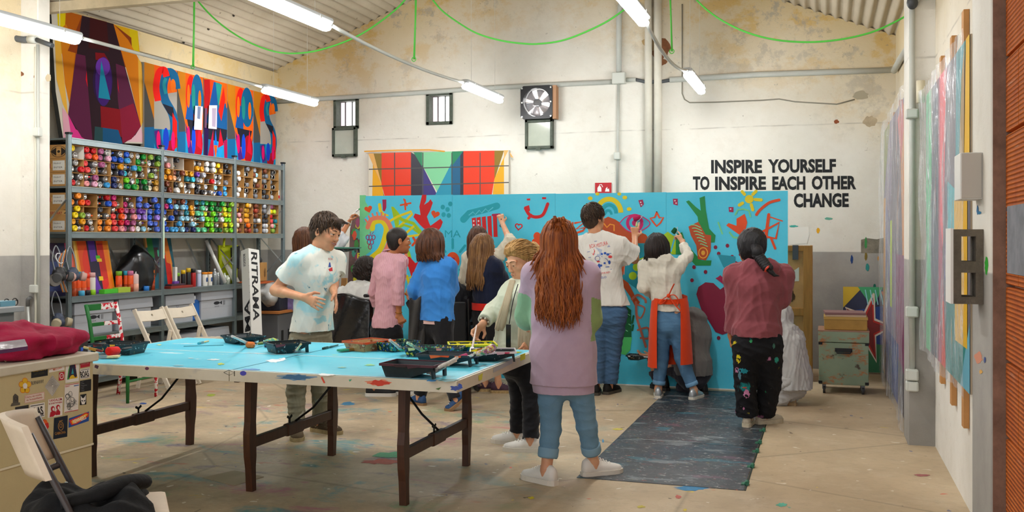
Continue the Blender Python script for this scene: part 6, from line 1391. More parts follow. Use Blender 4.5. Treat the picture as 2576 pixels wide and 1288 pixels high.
# ---------------------------------------------------------------- crate, trunk and star painting at the back
m_cr=M('#b17c3c',.7,var=.22,scale=4,stretch=(8,8,1));m_cr2=M('#c39150',.7,var=.2,scale=4,stretch=(8,8,1))
t=thing('shipping_crate','tall plywood shipping crate standing behind the mural end','crate',(-.45,11.1,0));cx0,cx1,cy0,cy1,cz=-.78,-.127,10.8,11.35,1.445
w=MB();w.box((cx0+.02,cy0+.02,.0),(cx1-.02,cy1,cz-.01),M('#c4925a',.7,var=.25,scale=3));w.build('panel',None,t)
for a,b in(((cx0,cy0,0),(cx0+.09,cy0+.03,cz)),((cx1-.09,cy0,0),(cx1-.001,cy0+.03,cz)),((cx0+.09,cy0,cz-.06),(cx1-.09,cy0+.03,cz)),((cx0+.09,cy0,0),(cx1-.09,cy0+.03,.1)),((cx0+.09,cy0,.70),(cx1-.09,cy0+.03,.78)),((cx1-.028,cy0+.03,0),(cx1,cy0+.13,cz)),((cx1-.028,cy1-.1,0),(cx1,cy1,cz)),((cx1-.028,cy0+.13,cz-.1),(cx1,cy1-.1,cz)),((cx1-.028,cy0+.13,0),(cx1,cy1-.1,.1)),((cx1-.028,cy0+.13,.7),(cx1,cy1-.1,.8)),((cx1-.028,cy0+.13,1.15),(cx1,cy1-.1,1.22))):
 w=MB();w.box(a,b,m_cr if a[0]<-.2 else m_cr2,.004);w.build('batten',None,t)
w=MB();w.box((cx1-.2,cy0-.004,cz-.15),(cx1-.14,cy0+.06,cz+.004),M('#55565a',.5,.6));w.build('steel_corner',None,t);w=MB();A_=Art(w,lambda u,v:onY(u,v,cy0+.018),(0,-1,0));A_.poly([(1984,690),(2010,672),(2010,707),(1984,709)],M('#dcd4c4',.7));blob(1992,745,9,16,M('#4f3a24',.9),A_,seed=4);w.build('torn_label',None,t,fix=False)
def trunk_mat():
 t_=NT('worn_mint',.55,.35);c=t_.mix(t_.step(t_.noise(2,6),.3,.7),'#8a9a80','#7a8a72');c=t_.mix(t_.math('MULTIPLY',t_.step(t_.noise(4,7,.75,t_.mapping((1,1,2.2),(2,1,0))),.53,.6),.85),c,'#a8632f');c=t_.splat(c,'#4f4436',9,.64,.7,(5,2,2));return t_.out(c)
m_tk=trunk_mat();x0,x1,y0,y1=-.055,.405,10.03,10.52
t=thing('wheeled_trunk','worn mint green trunk on castors before the back wall','trunk',((x0+x1)/2,(y0+y1)/2,0))
w=MB();w.box((x0,y0,.09),(x1,y1,.50),m_tk,.006);w.build('body',None,t)
w=MB();w.box((x0-.006,y0-.006,.505),(x1+.006,y1,.615),m_tk,.006);w.box((x0-.008,y0-.008,.61),(x1+.008,y1,.622),M('#96705a',.6));w.build('lid',None,t)
for xx in(x0+.05,x1-.05):
 for yy in(y0+.05,y1-.05):
  w=MB();w.cyl((xx-.012,yy,.035),(xx+.012,yy,.035),.035,seg=14,mat=M('#3a3a3c',.5));w.box((xx-.018,yy-.01,.04),(xx+.018,yy+.01,.09),M('#6a6c6e',.4,.6));w.build('castor',None,t)
w=MB();xm_=(x0+x1)/2;w.box((xm_-.08,y0-.012,.415),(xm_+.08,y0,.45),M('#17181a',.5));w.tube([(xm_-.07,y0-.01,.43),(xm_-.06,y0-.03,.405),(xm_+.06,y0-.03,.405),(xm_+.07,y0-.01,.43)],.008,8,M('#17181a',.5));w.build('handle',None,t)
for xx in(x0,x1-.03):
 for zz in(.10,.48):w=MB();w.box((xx-.003,y0-.004,zz),(xx+.033,y0+.03,zz+.025),M('#1c1d1f',.5,.4));w.build('corner_plate',None,t)
w=MB();w.box((x0+.05,y0+.04,.622),(x1-.01,y1-.05,.745),M('#a8813a',.6,var=.2,scale=6),.008);w.box((x0+.045,y0+.035,.725),(x1-.005,y1-.045,.75),M('#b08c46',.6));tag(w.build('ochre_carton'),'ochre carton lying on the mint green trunk','carton')
for k,(c_,h)in enumerate((('#b8a08a',.018),('#7f5a5a',.022))):w=MB();zz=.751+.019*k;w.obox((xm_+.02-.01*k,(y0+y1)/2,zz+h/2),(.38,.36,h),rot('Z',.05*k),M(c_,.6),.002);tag(w.build('flat_book'),['pale flat book lying on the ochre carton','dusky red flat book on top of the ochre carton pile'][k],'book')
w=MB();s0=(.20,11.45);
def sp(a,b):return Vector((s0[0]+.53*a,11.62+.12*b,.02+.95*b))
w.prism([sp(0,0),sp(1,0),sp(1,1),sp(0,1)],(0,.02,0),M('#2a2f4a',.6));A_=Art(w,sp,(0,-1,.12),.0004)
for i,(c_,pts)in enumerate((('#2f6f4a',[(0,0),(1,0),(1,.3),(0,.4)]),('#1f3f7f',[(0,.4),(1,.3),(1,.8),(0,.7)]),('#c9a82a',[(0,.75),(.4,1),(0,1)]),('#3fa06a',[(.3,1),(.6,.75),(.8,1)]),('#c8502a',[(.75,.95),(1,.7),(1,.95)]),('#8a6f2a',[(.85,.1),(1,.1),(1,.6)]),('#4a2a5f',[(0,.1),(.4,.05),(.2,.4)]))):A_.poly(pts,M(c_,.6))
star=[(.48+(.52 if k%2==0 else .2)*math.cos(k*PI/5+1.3),.52+(.42 if k%2==0 else .16)*math.sin(k*PI/5+1.3))for k in range(10)];star=[(min(max(a,.01),.99),b)for a,b in star]
A_.poly(star,M('#7a1f1f',.6));A_.stroke(star+star[:1],.035,M('#d8c8b8',.6),caps=False);A_.stroke([(a*.82+.09,b*.82+.09)for a,b in star+star[:1]],.03,M('#b8281c',.6),caps=False)
for k in range(5):A_.stroke([(.45+.1*k,.96),(.5+.1*k,.8)],.02,M('#8fd0d8',.6))
tag(w.build('star_painting',fix=False),'dark graffiti painting of a red star leaning on the back wall behind the trunk','painting')
# ---------------------------------------------------------------- plastic wrapped paintings on the side wall
def film(name='plastic_film'):
 t_=NT('clear_film',.12,.6);t_.b.inputs['Alpha'].default_value=.3;n_=t_.noise(3.2,4,.6,t_.mapping((1,1,.35)),1.2);t_.bump(n_,1.0,.12)
 f=t_.step(t_.noise(2.6,5,.7,t_.mapping((1,3.0,.5),(2,5,1)),2.0),.56,.66);al=t_.math('ADD',t_.math('MULTIPLY',f,.42),.30);t_.set(t_.b.inputs['Alpha'],al);return t_.out('#e4e6ea')
m_film=film();m_slat=M('#c08a50',.65,var=.15,scale=8)
def wrapped(label,x,y0,y1,z0,z1,bands,slats,sl=0.0,seed=0):
 t=thing('wrapped_painting',label,'painting',(x,(y0+y1)/2,0));th=.04
 def P_(a,b,o=0.0):return Vector((x+o+sl*b,y1+(y0-y1)*a,z0+(z1-z0)*b))
 w=MB();w.prism([P_(0,0),P_(1,0),P_(1,1),P_(0,1)],(th,0,0),M('#8f8a94',.6),M('#b9a58a',.6));A_=Art(w,P_,(-1,0,0),.0002)
 for c_,pts in bands:A_.poly(pts,M(c_,.6))
 w.build('canvas',None,t,fix=False)
 rq=random.Random(seed);ph=[rq.uniform(0,6)for _ in range(8)]
 def F_(a,b):
  fo=.012*math.sin(24*a+3*b+ph[0]+1.5*math.sin(5*b))+.010*math.sin(40*a-5*b+ph[1])+.008*math.sin(13*(a+b)+ph[2])
  return P_(a*1.02-.01,b*1.015-.012*(1-b),-.030-abs(fo))+Vector((0,0,.02*math.sin(9*a+ph[3])*(1-b)))
 w=MB();w.grid(F_,60,30,m_film,True);w.build('plastic_film',None,t)
 for a,za,zb_ in slats:
  w=MB();p=P_(a,0,th);w.box((p.x+.001,p.y-.045,za),(p.x+.03,p.y+.045,zb_),m_slat if rq.random()<.8 else M('#c8622a',.6));w.build('slat',None,t)
 return t
wrapped('tall plastic wrapped painting between the back corner and the pilaster',.615,8.16,11.55,.06,2.70,
[('#8a7f92',[(0,0),(1,0),(1,1),(0,1)]),('#8a8f4a',[(0,.72),(.3,1),(0,1)]),('#d09a4a',[(0,0),(.14,0),(.1,.72),(0,.72)]),('#6f6f94',[(.14,.1),(.5,.1),(.4,.6),(.1,.7)]),('#77707a',[(.3,.5),(.8,.5),(.72,.93),(.45,.98)]),('#8a3f6a',[(.6,.15),(.95,.1),(.92,.5),(.6,.5)]),('#b8d02a',[(.36,.3),(.44,.3),(.42,.62),(.34,.62)]),('#d8924a',[(.82,.5),(.96,.5),(.95,1),(.7,.96)]),('#cf6a6a',[(.62,.96),(.75,.8),(.84,.9),(.8,1)]),('#1f3f8a',[(.3,0),(.8,0),(.7,.2),(.25,.2)]),('#5f5a60',[(.7,0),(1,0),(1,.12),(.7,.16)])],
[(.06,2.2,2.78),(.3,2.2,2.79),(.55,2.2,2.8),(.8,2.2,2.83),(.97,2.2,2.86)],.015,1)
wrapped('plastic wrapped striped painting hung between pilaster and pier',.698,5.37,7.60,.735,2.55,
[('#6f6a74',[(0,0),(1,0),(1,1),(0,1)]),('#5fc08a',[(0,0),(.14,0),(.18,1),(0,1)]),('#47505f',[(.14,0),(.4,0),(.34,1),(.18,1)]),('#b04f6a',[(.36,.0),(.52,.0),(.46,.4),(.44,1),(.36,1)]),('#e8505f',[(.4,.5),(.47,.4),(.56,1),(.4,1)]),('#77727c',[(.54,.3),(.74,.3),(.78,1),(.56,1)]),('#3fa0a8',[(.74,.5),(.84,.5),(.93,1),(.76,1)]),('#4fb8c0',[(.58,.45),(.76,.42),(.76,.58),(.58,.62)]),('#5a4f8a',[(.5,.3),(.66,.25),(.66,.42),(.52,.42)]),('#d8402a',[(.44,0),(.54,0),(.5,.22),(.46,.22)]),('#1f8a88',[(.54,0),(1,0),(.86,.3),(.56,.34)]),('#6fb4c8',[(.84,0),(1,0),(1,.2)]),('#e8b81c',[(.74,.12),(.96,.12),(.96,.62),(.72,.55)]),('#b8a07a',[(.8,.55),(.9,.6),(.92,1),(.86,.9)]),('#f0c01c',[(.9,.55),(1,.55),(1,1),(.94,1)])],
[(.22,.55,2.74),(.48,.50,2.76),(.72,.46,2.8),(.95,.38,2.84)],.0,2)
w=MB();w.cyl((.66,7.6,2.5),(.66,7.6,2.66),.03,seg=12,mat=M('#d8cfb4',.6));tag(w.build('cardboard_roll'),'pale cardboard roll end poking above the striped wrapped painting','roll')
# box and hollow block on the pier
t=thing('switch_cabinet','white metal switch cabinet on the pier above the hollow block','cabinet',(.657,5.1,1.7));w=MB();w.box((.609,5.02,1.705),(.705,5.24,1.925),M('#dedcd6',.45),.004);w.build('cabinet_body',None,t);w=MB();w.box((.614,5.012,1.709),(.70,5.02,1.921),M('#b3ab9f',.5),.003);w.build('shaded_face',None,t)  # shade painted in: greyer plate on the cabinet's near face, lit side left white
m_cn=M('#6a6154',.95,var=.3,scale=14,bump=.8,bscale=60);t=thing('concrete_block','grey hollow concrete block with two cells fixed to the pier','block',(.64,5.1,1.2));w=MB()
X0,X1,Z0_,Z1_,Ya,Yb=.576,.704,1.213,1.563,4.99,5.17
hx0,hx1=.610,.672;hz=[(1.247,1.36),(1.413,1.53)]
w.box((X0,Ya,Z0_),(hx0,Yb,Z1_),m_cn);w.box((hx1,Ya,Z0_),(X1,Yb,Z1_),m_cn);w.box((hx0,Ya,Z0_),(hx1,Yb,hz[0][0]),m_cn);w.box((hx0,Ya,hz[0][1]),(hx1,Yb,hz[1][0]),m_cn);w.box((hx0,Ya,hz[1][1]),(hx1,Yb,Z1_),m_cn);w.build('block_body',None,t);w=MB();w.box((X0-.012,Ya+.001,Z0_),(X0,Yb+.02,Z1_+.005),M('#e2e0da',.6));w.build('white_slab',None,t)
# ---------------------------------------------------------------- painted planks at the mural end
def plank(pts,y,lean,label,mat,shapes=None,name='wooden_plank',cat='plank'):
 w=MB();P3=[onY(u,v,y)for u,v in pts];zs=[p.z for p in P3];z0=min(zs)
 P3=[p+Vector((0,lean*(p.z-z0),0))for p in P3];w.prism(P3,(0,.03,0),mat)
 if shapes:shapes(Art(w,lambda u,v:onY(u,v,y)+Vector((0,lean*(onY(u,v,y).z-z0),0)),(0,-1,0),.0003))
 return tag(w.build(name,fix=False),label,cat)
def pl1(A):
 rq=random.Random(14);cs=['#d8a02a','#3f8f7a','#c8482a','#4f3f7a','#d8c82a','#2f5f9f','#8a3f5a','#3f7f3a']
 for k in range(26):blob(872+24*rq.random(),555+310*rq.random(),7,14,M(rq.choice(cs),.6),A,seed=k)
 down=[('E',650),('U',667),('C',684)]
 for ch_,v in down:A.text(ch_,(888,v),13,M('#d8c41c',.6),bold=.03,fit=9)
plank([(866,575),(872,545),(880,538),(888,545),(894,560),(901,925),(866,925)],10.35,.09,'narrow board covered in graffiti colours beside the mural end',M('#6a4f4a',.7,var=.4,scale=8),pl1)
plank([(853,700),(866,700),(866,935),(848,935)],10.3,.05,'raw wooden plank beside the graffiti board',m_slat);plank([(832,690),(845,690),(838,940),(822,940)],10.4,.05,'raw wooden plank standing next to the red topped box',m_slat)
w=MB();a,b=onY(836,818,10.2),onY(860,930,10.2);w.box((a.x-.04,10.2,0),(b.x+.03,10.5,a.z),M('#a87a4a',.7));w.box((a.x-.05,10.19,a.z),(b.x+.04,10.51,a.z+.06),M('#c8281c',.5));tag(w.build('red_topped_box'),'small wooden drawer box with a red top at the mural end','box')
# ---------------------------------------------------------------- people: smooth blended bodies
V3=lambda p:np.array(p,dtype=np.float64)
def nrm(v):v=V3(v);return v/(np.linalg.norm(v)+1e-12)
class SDF:
 def __init__(s,lo,hi,h):
  s.lo,s.h=V3(lo),h;n=np.ceil((V3(hi)-s.lo)/h).astype(int)+2
  s.D=np.full(n,1.0,np.float32);s.ax=[s.lo[i]+h*np.arange(n[i])for i in range(3)]
 def sub(s,lo,hi):
  sl=[]
  for i in range(3):
   a=int(max(0,math.floor((lo[i]-s.lo[i])/s.h)));b=int(min(s.D.shape[i],math.ceil((hi[i]-s.lo[i])/s.h)+1))
   if b<=a:return None
   sl.append(slice(a,b))
  return tuple(sl),s.ax[0][sl[0]][:,None,None],s.ax[1][sl[1]][None,:,None],s.ax[2][sl[2]][None,None,:]
 def put(s,sl,d,k,minus=False):
  c=s.D[sl]
  if minus:
   d=-d;h=np.maximum(k-np.abs(c-d),0)/max(k,1e-6);s.D[sl]=np.maximum(c,d)+h*h*k*.25
  else:
   h=np.maximum(k-np.abs(c-d),0)/max(k,1e-6);s.D[sl]=np.minimum(c,d)-h*h*k*.25
 def seg(s,a,b,ra,rb,k=.02,cut=False,minus=False):
  a,b=V3(a),V3(b);m=max(ra,rb)+k+3*s.h;q=s.sub(np.minimum(a,b)-m,np.maximum(a,b)+m)
  if q is None:return s
  sl,X,Y,Z=q;ba=b-a;L2=ba@ba+1e-12
  t0=((X-a[0])*ba[0]+(Y-a[1])*ba[1]+(Z-a[2])*ba[2])/L2;t=np.clip(t0,0,1)
  d=np.sqrt((X-a[0]-t*ba[0])**2+(Y-a[1]-t*ba[1])**2+(Z-a[2]-t*ba[2])**2)-(ra+t*(rb-ra))
  if cut:d=np.maximum(d,(t0-1)*math.sqrt(L2))
  s.put(sl,d,k,minus);return s
 def eseg(s,a,b,side,A,B,k=.03,side2=None):
  """flattened segment; A, B = (half width along side, half depth) at the ends"""
  a,b=V3(a),V3(b);m=max(A+B)+k+3*s.h;q=s.sub(np.minimum(a,b)-m,np.maximum(a,b)+m)
  if q is None:return s
  sl,X,Y,Z=q;ba=b-a;L=math.sqrt(ba@ba)+1e-9;u=ba/L;sd=nrm(V3(side)-u*(V3(side)@u));fr=np.cross(u,sd)
  P=(X-a[0],Y-a[1],Z-a[2]);dot=lambda w:P[0]*w[0]+P[1]*w[1]+P[2]*w[2]
  z=dot(u);t=np.clip(z/L,0,1);w=A[0]+t*(B[0]-A[0]);dp=A[1]+t*(B[1]-A[1]);mn=np.minimum(w,dp)
  d=(np.sqrt((dot(sd)/w)**2+(dot(fr)/dp)**2+((z-t*L)/mn)**2)-1)*mn
  s.put(sl,d,k);return s
 def ell(s,c,r,R=None,k=.01,minus=False):
  c,r=V3(c),V3(r);m=max(r)+k+3*s.h;q=s.sub(c-m,c+m)
  if q is None:return s
  sl,X,Y,Z=q;P=(X-c[0],Y-c[1],Z-c[2]);R=np.eye(3)if R is None else R
  e=[sum(P[j]*R[j][i]for j in range(3))/r[i]for i in range(3)]
  l=np.sqrt(e[0]**2+e[1]**2+e[2]**2);g=np.sqrt((e[0]/r[0])**2+(e[1]/r[1])**2+(e[2]/r[2])**2)+1e-9
  d=np.maximum(l*(l-1)/g,-min(r));s.put(sl,d,k,minus);return s
 def keep(s,p,n):
  p,n=V3(p),nrm(n);X,Y,Z=s.ax[0][:,None,None],s.ax[1][None,:,None],s.ax[2][None,None,:]
  s.D=np.maximum(s.D,((X-p[0])*n[0]+(Y-p[1])*n[1]+(Z-p[2])*n[2]).astype(np.float32));return s
 def surf(s):
  D=s.D;S=D<0;c=np.zeros(tuple(n-1 for n in D.shape),np.uint8);co=[(i,j,k)for i in(0,1)for j in(0,1)for k in(0,1)]
  sh=c.shape
  for i,j,k in co:c+=S[i:i+sh[0],j:j+sh[1],k:k+sh[2]]
  I=np.argwhere((c>0)&(c<8));V=np.stack([D[I[:,0]+i,I[:,1]+j,I[:,2]+k]for i,j,k in co],1)
  acc=np.zeros((len(I),3));cnt=np.zeros(len(I))
  for x in range(8):
   for y in range(x+1,8):
    if sum(abs(co[x][q]-co[y][q])for q in range(3))!=1:continue
    m=(V[:,x]<0)!=(V[:,y]<0);t=V[m,x]/(V[m,x]-V[m,y]);acc[m]+=V3(co[x])+(V3(co[y])-V3(co[x]))*t[:,None];cnt[m]+=1
  P=s.lo+s.h*(I+acc/cnt[:,None]);ix=np.full(sh,-1,np.int64);ix[I[:,0],I[:,1],I[:,2]]=np.arange(len(I));Q=[]
  for a in range(3):
   b,d=(a+1)%3,(a+2)%3;n=list(D.shape);lo_=[slice(0,None)]*3;hi_=[slice(0,None)]*3
   lo_[a]=slice(0,n[a]-1);hi_[a]=slice(1,n[a]);e=S[tuple(lo_)]!=S[tuple(hi_)];E=np.argwhere(e)
   E=E[(E[:,b]>0)&(E[:,d]>0)&(E[:,b]<n[b]-1)&(E[:,d]<n[d]-1)];fl=S[E[:,0],E[:,1],E[:,2]];q=[]
   for ob,od in((-1,-1),(0,-1),(0,0),(-1,0)):F_=E.copy();F_[:,b]+=ob;F_[:,d]+=od;q.append(ix[F_[:,0],F_[:,1],F_[:,2]])
   q=np.stack(q,1);q[~fl]=q[~fl][:,::-1];Q.append(q)
  Q=np.concatenate(Q);return P,Q[(Q>=0).all(1)]
def vnormals(P,Q):
 n=np.cross(P[Q[:,2]]-P[Q[:,0]],P[Q[:,3]]-P[Q[:,1]]);N=np.zeros_like(P)
 for i in range(4):np.add.at(N,Q[:,i],n)
 return N/(np.linalg.norm(N,axis=1)[:,None]+1e-12)
def folds(P,seed,st=(1,1,1)):
 r=np.random.RandomState(seed);q=P*V3(st);f=np.zeros(len(P))
 for sc,am in((38,1),(66,.75),(115,.45),(190,.22)):
  k1,k2=r.normal(size=3),r.normal(size=3);k1*=sc/np.linalg.norm(k1);k2*=sc*.4/np.linalg.norm(k2);a=q@k1+1.6*np.sin(q@k2+r.uniform(0,6))+r.uniform(0,6)
  f+=am*(1-2*np.abs(np.sin(a*.5))**.8)
 return f/2.3
def sdf_obj(name,S,mats,parent,amp=0.0,seed=1,st=(1,1,1),pick=None,mask=None,keepmesh=None):
 P,Q=S.surf()
 if amp:N=vnormals(P,Q);f=folds(P,seed,st)*amp;f=f if mask is None else f*mask(P);P=P+N*f[:,None]
 me=bpy.data.meshes.new(name);o=V3(world_loc(parent));me.vertices.add(len(P));me.vertices.foreach_set('co',(P-o).astype(np.float32).ravel())
 me.loops.add(len(Q)*4);me.loops.foreach_set('vertex_index',Q.ravel().astype(np.int32));me.polygons.add(len(Q));me.polygons.foreach_set('loop_start',np.arange(0,len(Q)*4,4,dtype=np.int32))
 me.polygons.foreach_set('use_smooth',np.ones(len(Q),bool))
 for m in mats:me.materials.append(m)
 if pick is not None:me.polygons.foreach_set('material_index',pick(P[Q].mean(1)).astype(np.int32))
 me.update(calc_edges=True);ob=bpy.data.objects.new(name,me);COL.objects.link(ob);ob.parent=parent
 if keepmesh is not None:keepmesh['bvh']=BVHTree.FromPolygons([tuple(p)for p in P],[tuple(int(x)for x in q)for q in Q])
 return ob
def skin_mat(c,c2):
 t=NT('skin',.5,.4);t.b.inputs['Subsurface Weight'].default_value=.08;t.b.inputs['Subsurface Radius'].default_value=(.02,.008,.004)
 cc=t.mix(t.step(t.noise(9,5),.35,.7),c,c2);return t.out(cc)
SK1=skin_mat('#d29a74','#c4845f');SK2=skin_mat('#dba884','#cb8f6c');SK3=skin_mat('#b8774c','#a5663f');LIP=M('#ad6a5c',.5)
def hair_mat(c1,c2,c3=None):
 t=NT('hair',.45,.35);t.b.inputs['Anisotropic'].default_value=.3
 c=t.mix(t.step(t.noise(1.0,4,.6,t.mapping((55,55,4))),.35,.68),c1,c2)
 if c3:c=t.mix(t.math('MULTIPLY',t.step(t.noise(1.0,3,.6,t.mapping((90,90,5),(3,1,2))),.6,.75),.6),c,c3)
 t.bump(t.noise(1.0,4,.7,t.mapping((160,160,10))),.5,.01);return t.out(c)
def cloth(c,var=.06,weave=.12,c2=None,rough=.9,scale=5):
 t=NT('cloth',rough,.15);t.b.inputs['Sheen Weight'].default_value=.15
 cc=t.mix(t.step(t.noise(scale,5),.3,.75),c,c2 or c);cc=t.mix(t.math('MULTIPLY',t.step(t.noise(2.5,5,.6,t.mapping((1,1,1),(4,2,1))),.4,.7),var),cc,'#1a1a20');t.bump(t.noise(260,2),weave,.002);return t.out(cc)
def denim(c,c2):
 t=NT('denim',.85,.2);cc=t.mix(t.step(t.noise(3.0,6,.65),.3,.7),c,c2);cc=t.mix(t.math('MULTIPLY',t.noise(180,2),.25),cc,'#8fa8bf');t.bump(t.noise(200,2),.2,.002);return t.out(cc)
def splashed(base,base2,cols,sc=9,lo=.66,zlim=None):
 t=NT('paint_splashed_cloth',.85,.2);c=t.mix(t.step(t.noise(3,5),.3,.7),base,base2)
 for i,(col,s_,l_,a_)in enumerate(cols):
  f=t.step(t.noise(s_,4,.55,t.mapping((1,1,1),(i*2.3,i*1.1,i*.7)),.5),l_,l_+.05);c=t.mix(t.math('MULTIPLY',f,a_),c,col)
 t.bump(t.noise(220,2),.12,.002);return t.out(c)
class Person:
 def __init__(s,label,Y,yaw,neck,hip,head,sw=.18,hw=.155,dep=.105,sc=1.0,skin=SK1,armL=None,armR=None,legL=None,legR=None,hs=1.0,name='person',h=.006,waist=None,hands=(None,None),grp=None):
  s.Y,s.sc,s.h,s.hs,s.skin=Y,sc,h,hs,skin;a=math.radians(yaw);s.f=V3((math.sin(a),math.cos(a),0));s.r=V3((math.cos(a),-math.sin(a),0));s.up=V3((0,0,1))
  J=lambda p:V3(onY(p[0],p[1],Y+(p[2]if len(p)>2 else 0)));s.J=J
  s.neck,s.hip=J(neck),J(hip);s.sw,s.hw,s.dep=sw*sc,hw*sc,dep*sc;s.ww=(waist or hw*.86)*sc
  s.sh=[s.neck-s.up*.07*sc+s.r*(k*s.sw)for k in(-1,1)];s.hp=[s.hip-s.up*.03+s.r*(k*.085*sc)for k in(-1,1)]
  s.arm=[]
  for a_ in(armL,armR):s.arm.append(None if a_ is None else(J(a_[0]),J(a_[1]),a_[2]if len(a_)>2 else None))
  s.leg=[]
  for i,l in enumerate((legL,legR)):
   if l is None:s.leg.append(None);continue
   if len(l[1])==3:an=J(l[1])
   else:an=V3(onZ(*l[1]))+s.up*.085
   kn=V3(onY(l[0][0],l[0][1],(s.hip[1]+an[1])/2+(l[0][2]if len(l[0])>2 else .02)));s.leg.append((kn,an,math.radians(l[2]),l[3]if len(l)>3 else 0.0))
  hy,hp,hr=[math.radians(x)for x in(list(head[3:])+[0,0,0])[:3]];s.hc=J(head)
  R=rot('Z',-hy)@rot('X',hp)@rot('Y',hr);s.HR=np.array(R)
  pts=[s.neck,s.hip,s.hc]+[p for a_ in s.arm if a_ for p in a_[:2]]+[p for l in s.leg if l for p in l[:2]]
  s.lo,s.hi=np.min(pts,0)-.24,np.max(pts,0)+.24;s.lo[2]=max(s.lo[2],-.02)
  g=[l[1]for l in s.leg if l];b=np.mean(g,0)if g else s.hip
  s.root=thing(name,label,'person',(b[0],b[1],0),grp);s.hands=hands
 def H(s,x,y,z):return s.hc+s.HR@(V3((x,y,z))*s.hs)
 def torso(s,G,off=0.0,hemz=None,hemw=None,hemd=None,top=1.0,k=.05,st=None):
  T=s.neck-s.hip;b=s.dep
  st=st or[(-.12,s.hw*.9,b*.95),(.08,s.hw,b*1.05),(.42,s.ww,b*.92),(.74,s.sw*.88,b*1.08),(.93,s.sw*.74,b*.72)]
  st=[(f,w+off,d+off)for f,w,d in st]
  if hemz is not None:
   f0=(hemz-.06-s.hip[2])/T[2];st=[(f0,hemw or s.hw+off,hemd or b+off)]+[x for x in st if x[0]>f0+.12]
  for(f0,w0,d0),(f1,w1,d1)in zip(st,st[1:]):G.eseg(s.hip+T*f0,s.hip+T*f1,s.r,(w0,d0),(w1,d1),k)
  for q in s.sh:G.seg(s.neck-s.up*.04*s.sc,q,.052*s.sc+off,.052*s.sc+off,.05)
  if hemz is not None:G.keep((0,0,hemz),(0,0,-1))
  return G
 def hand(s,G,w,d,pn,thumb,curl=(.3,.3,.3),sc=1.0,spread=.1,pinch=False):
  d,pn=nrm(d),V3(pn);pn=nrm(pn-d*(pn@d));sd=np.cross(d,pn)*thumb;sc*=s.sc
  G.eseg(w,w+d*.082*sc,sd,(.027*sc,.017*sc),(.037*sc,.013*sc),.012)
  for i,(x,L)in enumerate(((.030,.070),(.010,.078),(-.010,.073),(-.029,.056))):
   p=w+d*.082*sc+sd*x*sc;ang=0.0;dd=nrm(d+sd*spread*(x/.03));c=curl if not isinstance(curl[0],(tuple,list))else curl[i];r0=.0092*sc
   for j in range(3):
    ang+=c[j];v=dd*math.cos(ang)+pn*math.sin(ang);q=p+v*L*sc*(.44,.32,.24)[j];G.seg(p,q,r0,r0*.9,.004 if j else .010);p,r0=q,r0*.9
  p=w+d*.022*sc+sd*.030*sc;v=nrm(d*.62+sd*.66+pn*(.55 if pinch else .28));q=p+v*.042*sc;G.seg(w+d*.01,p,.018*sc,.014*sc,.012);G.seg(p,q,.0125*sc,.0105*sc,.01);G.seg(q,q+nrm(d*.85+sd*(.0 if pinch else .25)+pn*.45)*.034*sc,.0105*sc,.0085*sc,.006)
 def body(s,smile=False,detail=True,lid=0.0):
  G=SDF(s.lo,s.hi,s.h);c=s.sc;s.torso(G,-.012)
  for i in(0,1):
   if s.arm[i]:
    e,w,hd=s.arm[i];G.seg(s.sh[i],e,.046*c,.040*c,.03);G.seg(e,w,.040*c,.026*c,.015);m=e+(w-e)*.25;G.seg(e,m,.038*c,.043*c,.02)
    spec=s.hands[i]or{};d=spec.get('d');d=V3(d)if d is not None else nrm(w-e);pn=spec.get('n');pn=V3(pn)if pn is not None else-s.r*(1 if i else-1)+s.f*.3
    s.hand(G,w+nrm(w-e)*.01,d,pn,spec.get('t',1),spec.get('c',(.35,.4,.3)),spec.get('s',1.0),spec.get('sp',.12),spec.get('pinch',False))
   if s.leg[i]:
    kn,an,fy,pt=s.leg[i];G.seg(s.hp[i],kn,.078*c,.047*c,.04);G.seg(kn,an,.046*c,.034*c,.02);m=kn+(an-kn)*.3-s.f*.008;G.seg(kn,m,.045*c,.049*c,.02);G.seg(an,an-s.up*.035,.034*c,.036*c,.02)
  H,hs,R=s.H,s.hs,s.HR;E=lambda p,r,k=.012,m=False:G.ell(H(*p),[x*hs for x in r],R,k*hs,m)
  E((0,-.014,.033),(.073,.092,.083));E((0,.028,-.03),(.053,.062,.085),.03);E((0,.044,-.074),(.039,.042,.034),.025);E((0,.066,-.098),(.02,.017,.015),.02)
  nb=s.neck-s.up*.02;G.seg(H(0,-.022,-.05),nb,.052*hs,.058*c,.03)
  for k in(-1,1):
   E((k*.077,-.006,-.006),(.009,.019,.031),.006);E((k*.08,-.002,-.004),(.006,.010,.018),.004,True)
   if detail:
    E((k*.036,.060,-.024),(.022,.022,.018),.02);E((k*.031,.098,.006),(.0165,.014,.012),.012,True);E((k*.031,.083,.0125-lid),(.019,.012,.0078),.006);E((k*.031,.0835,-.0062),(.017,.010,.0058),.006);E((k*.0115,.097,-.031),(.0085,.010,.0075),.006)
    G.seg(H(k*.010,.088,.024),H(k*.046,.076,.024),.0095*hs,.008*hs,.014)
  if detail:
   G.seg(H(0,.086,.018),H(0,.103,-.024),.0075*hs,.0105*hs,.012);E((0,.104,-.027),(.0115,.0105,.009),.006)
   E((0,.094,-.052),(.023,.008,.0065),.006);E((0,.0925,-.064),(.020,.009,.0075),.006)
   if smile:E((0,.097,-.0592),(.030,.0125,.0062),.003,True);[E((k*.036,.068,-.040),(.014,.016,.015),.015)for k in(-1,1)]
   else:G.seg(H(-.022,.104,-.058),H(.022,.104,-.058),.0025*hs,.0025*hs,.004,False,True)
  o=sdf_obj('body',G,[s.skin],s.root)
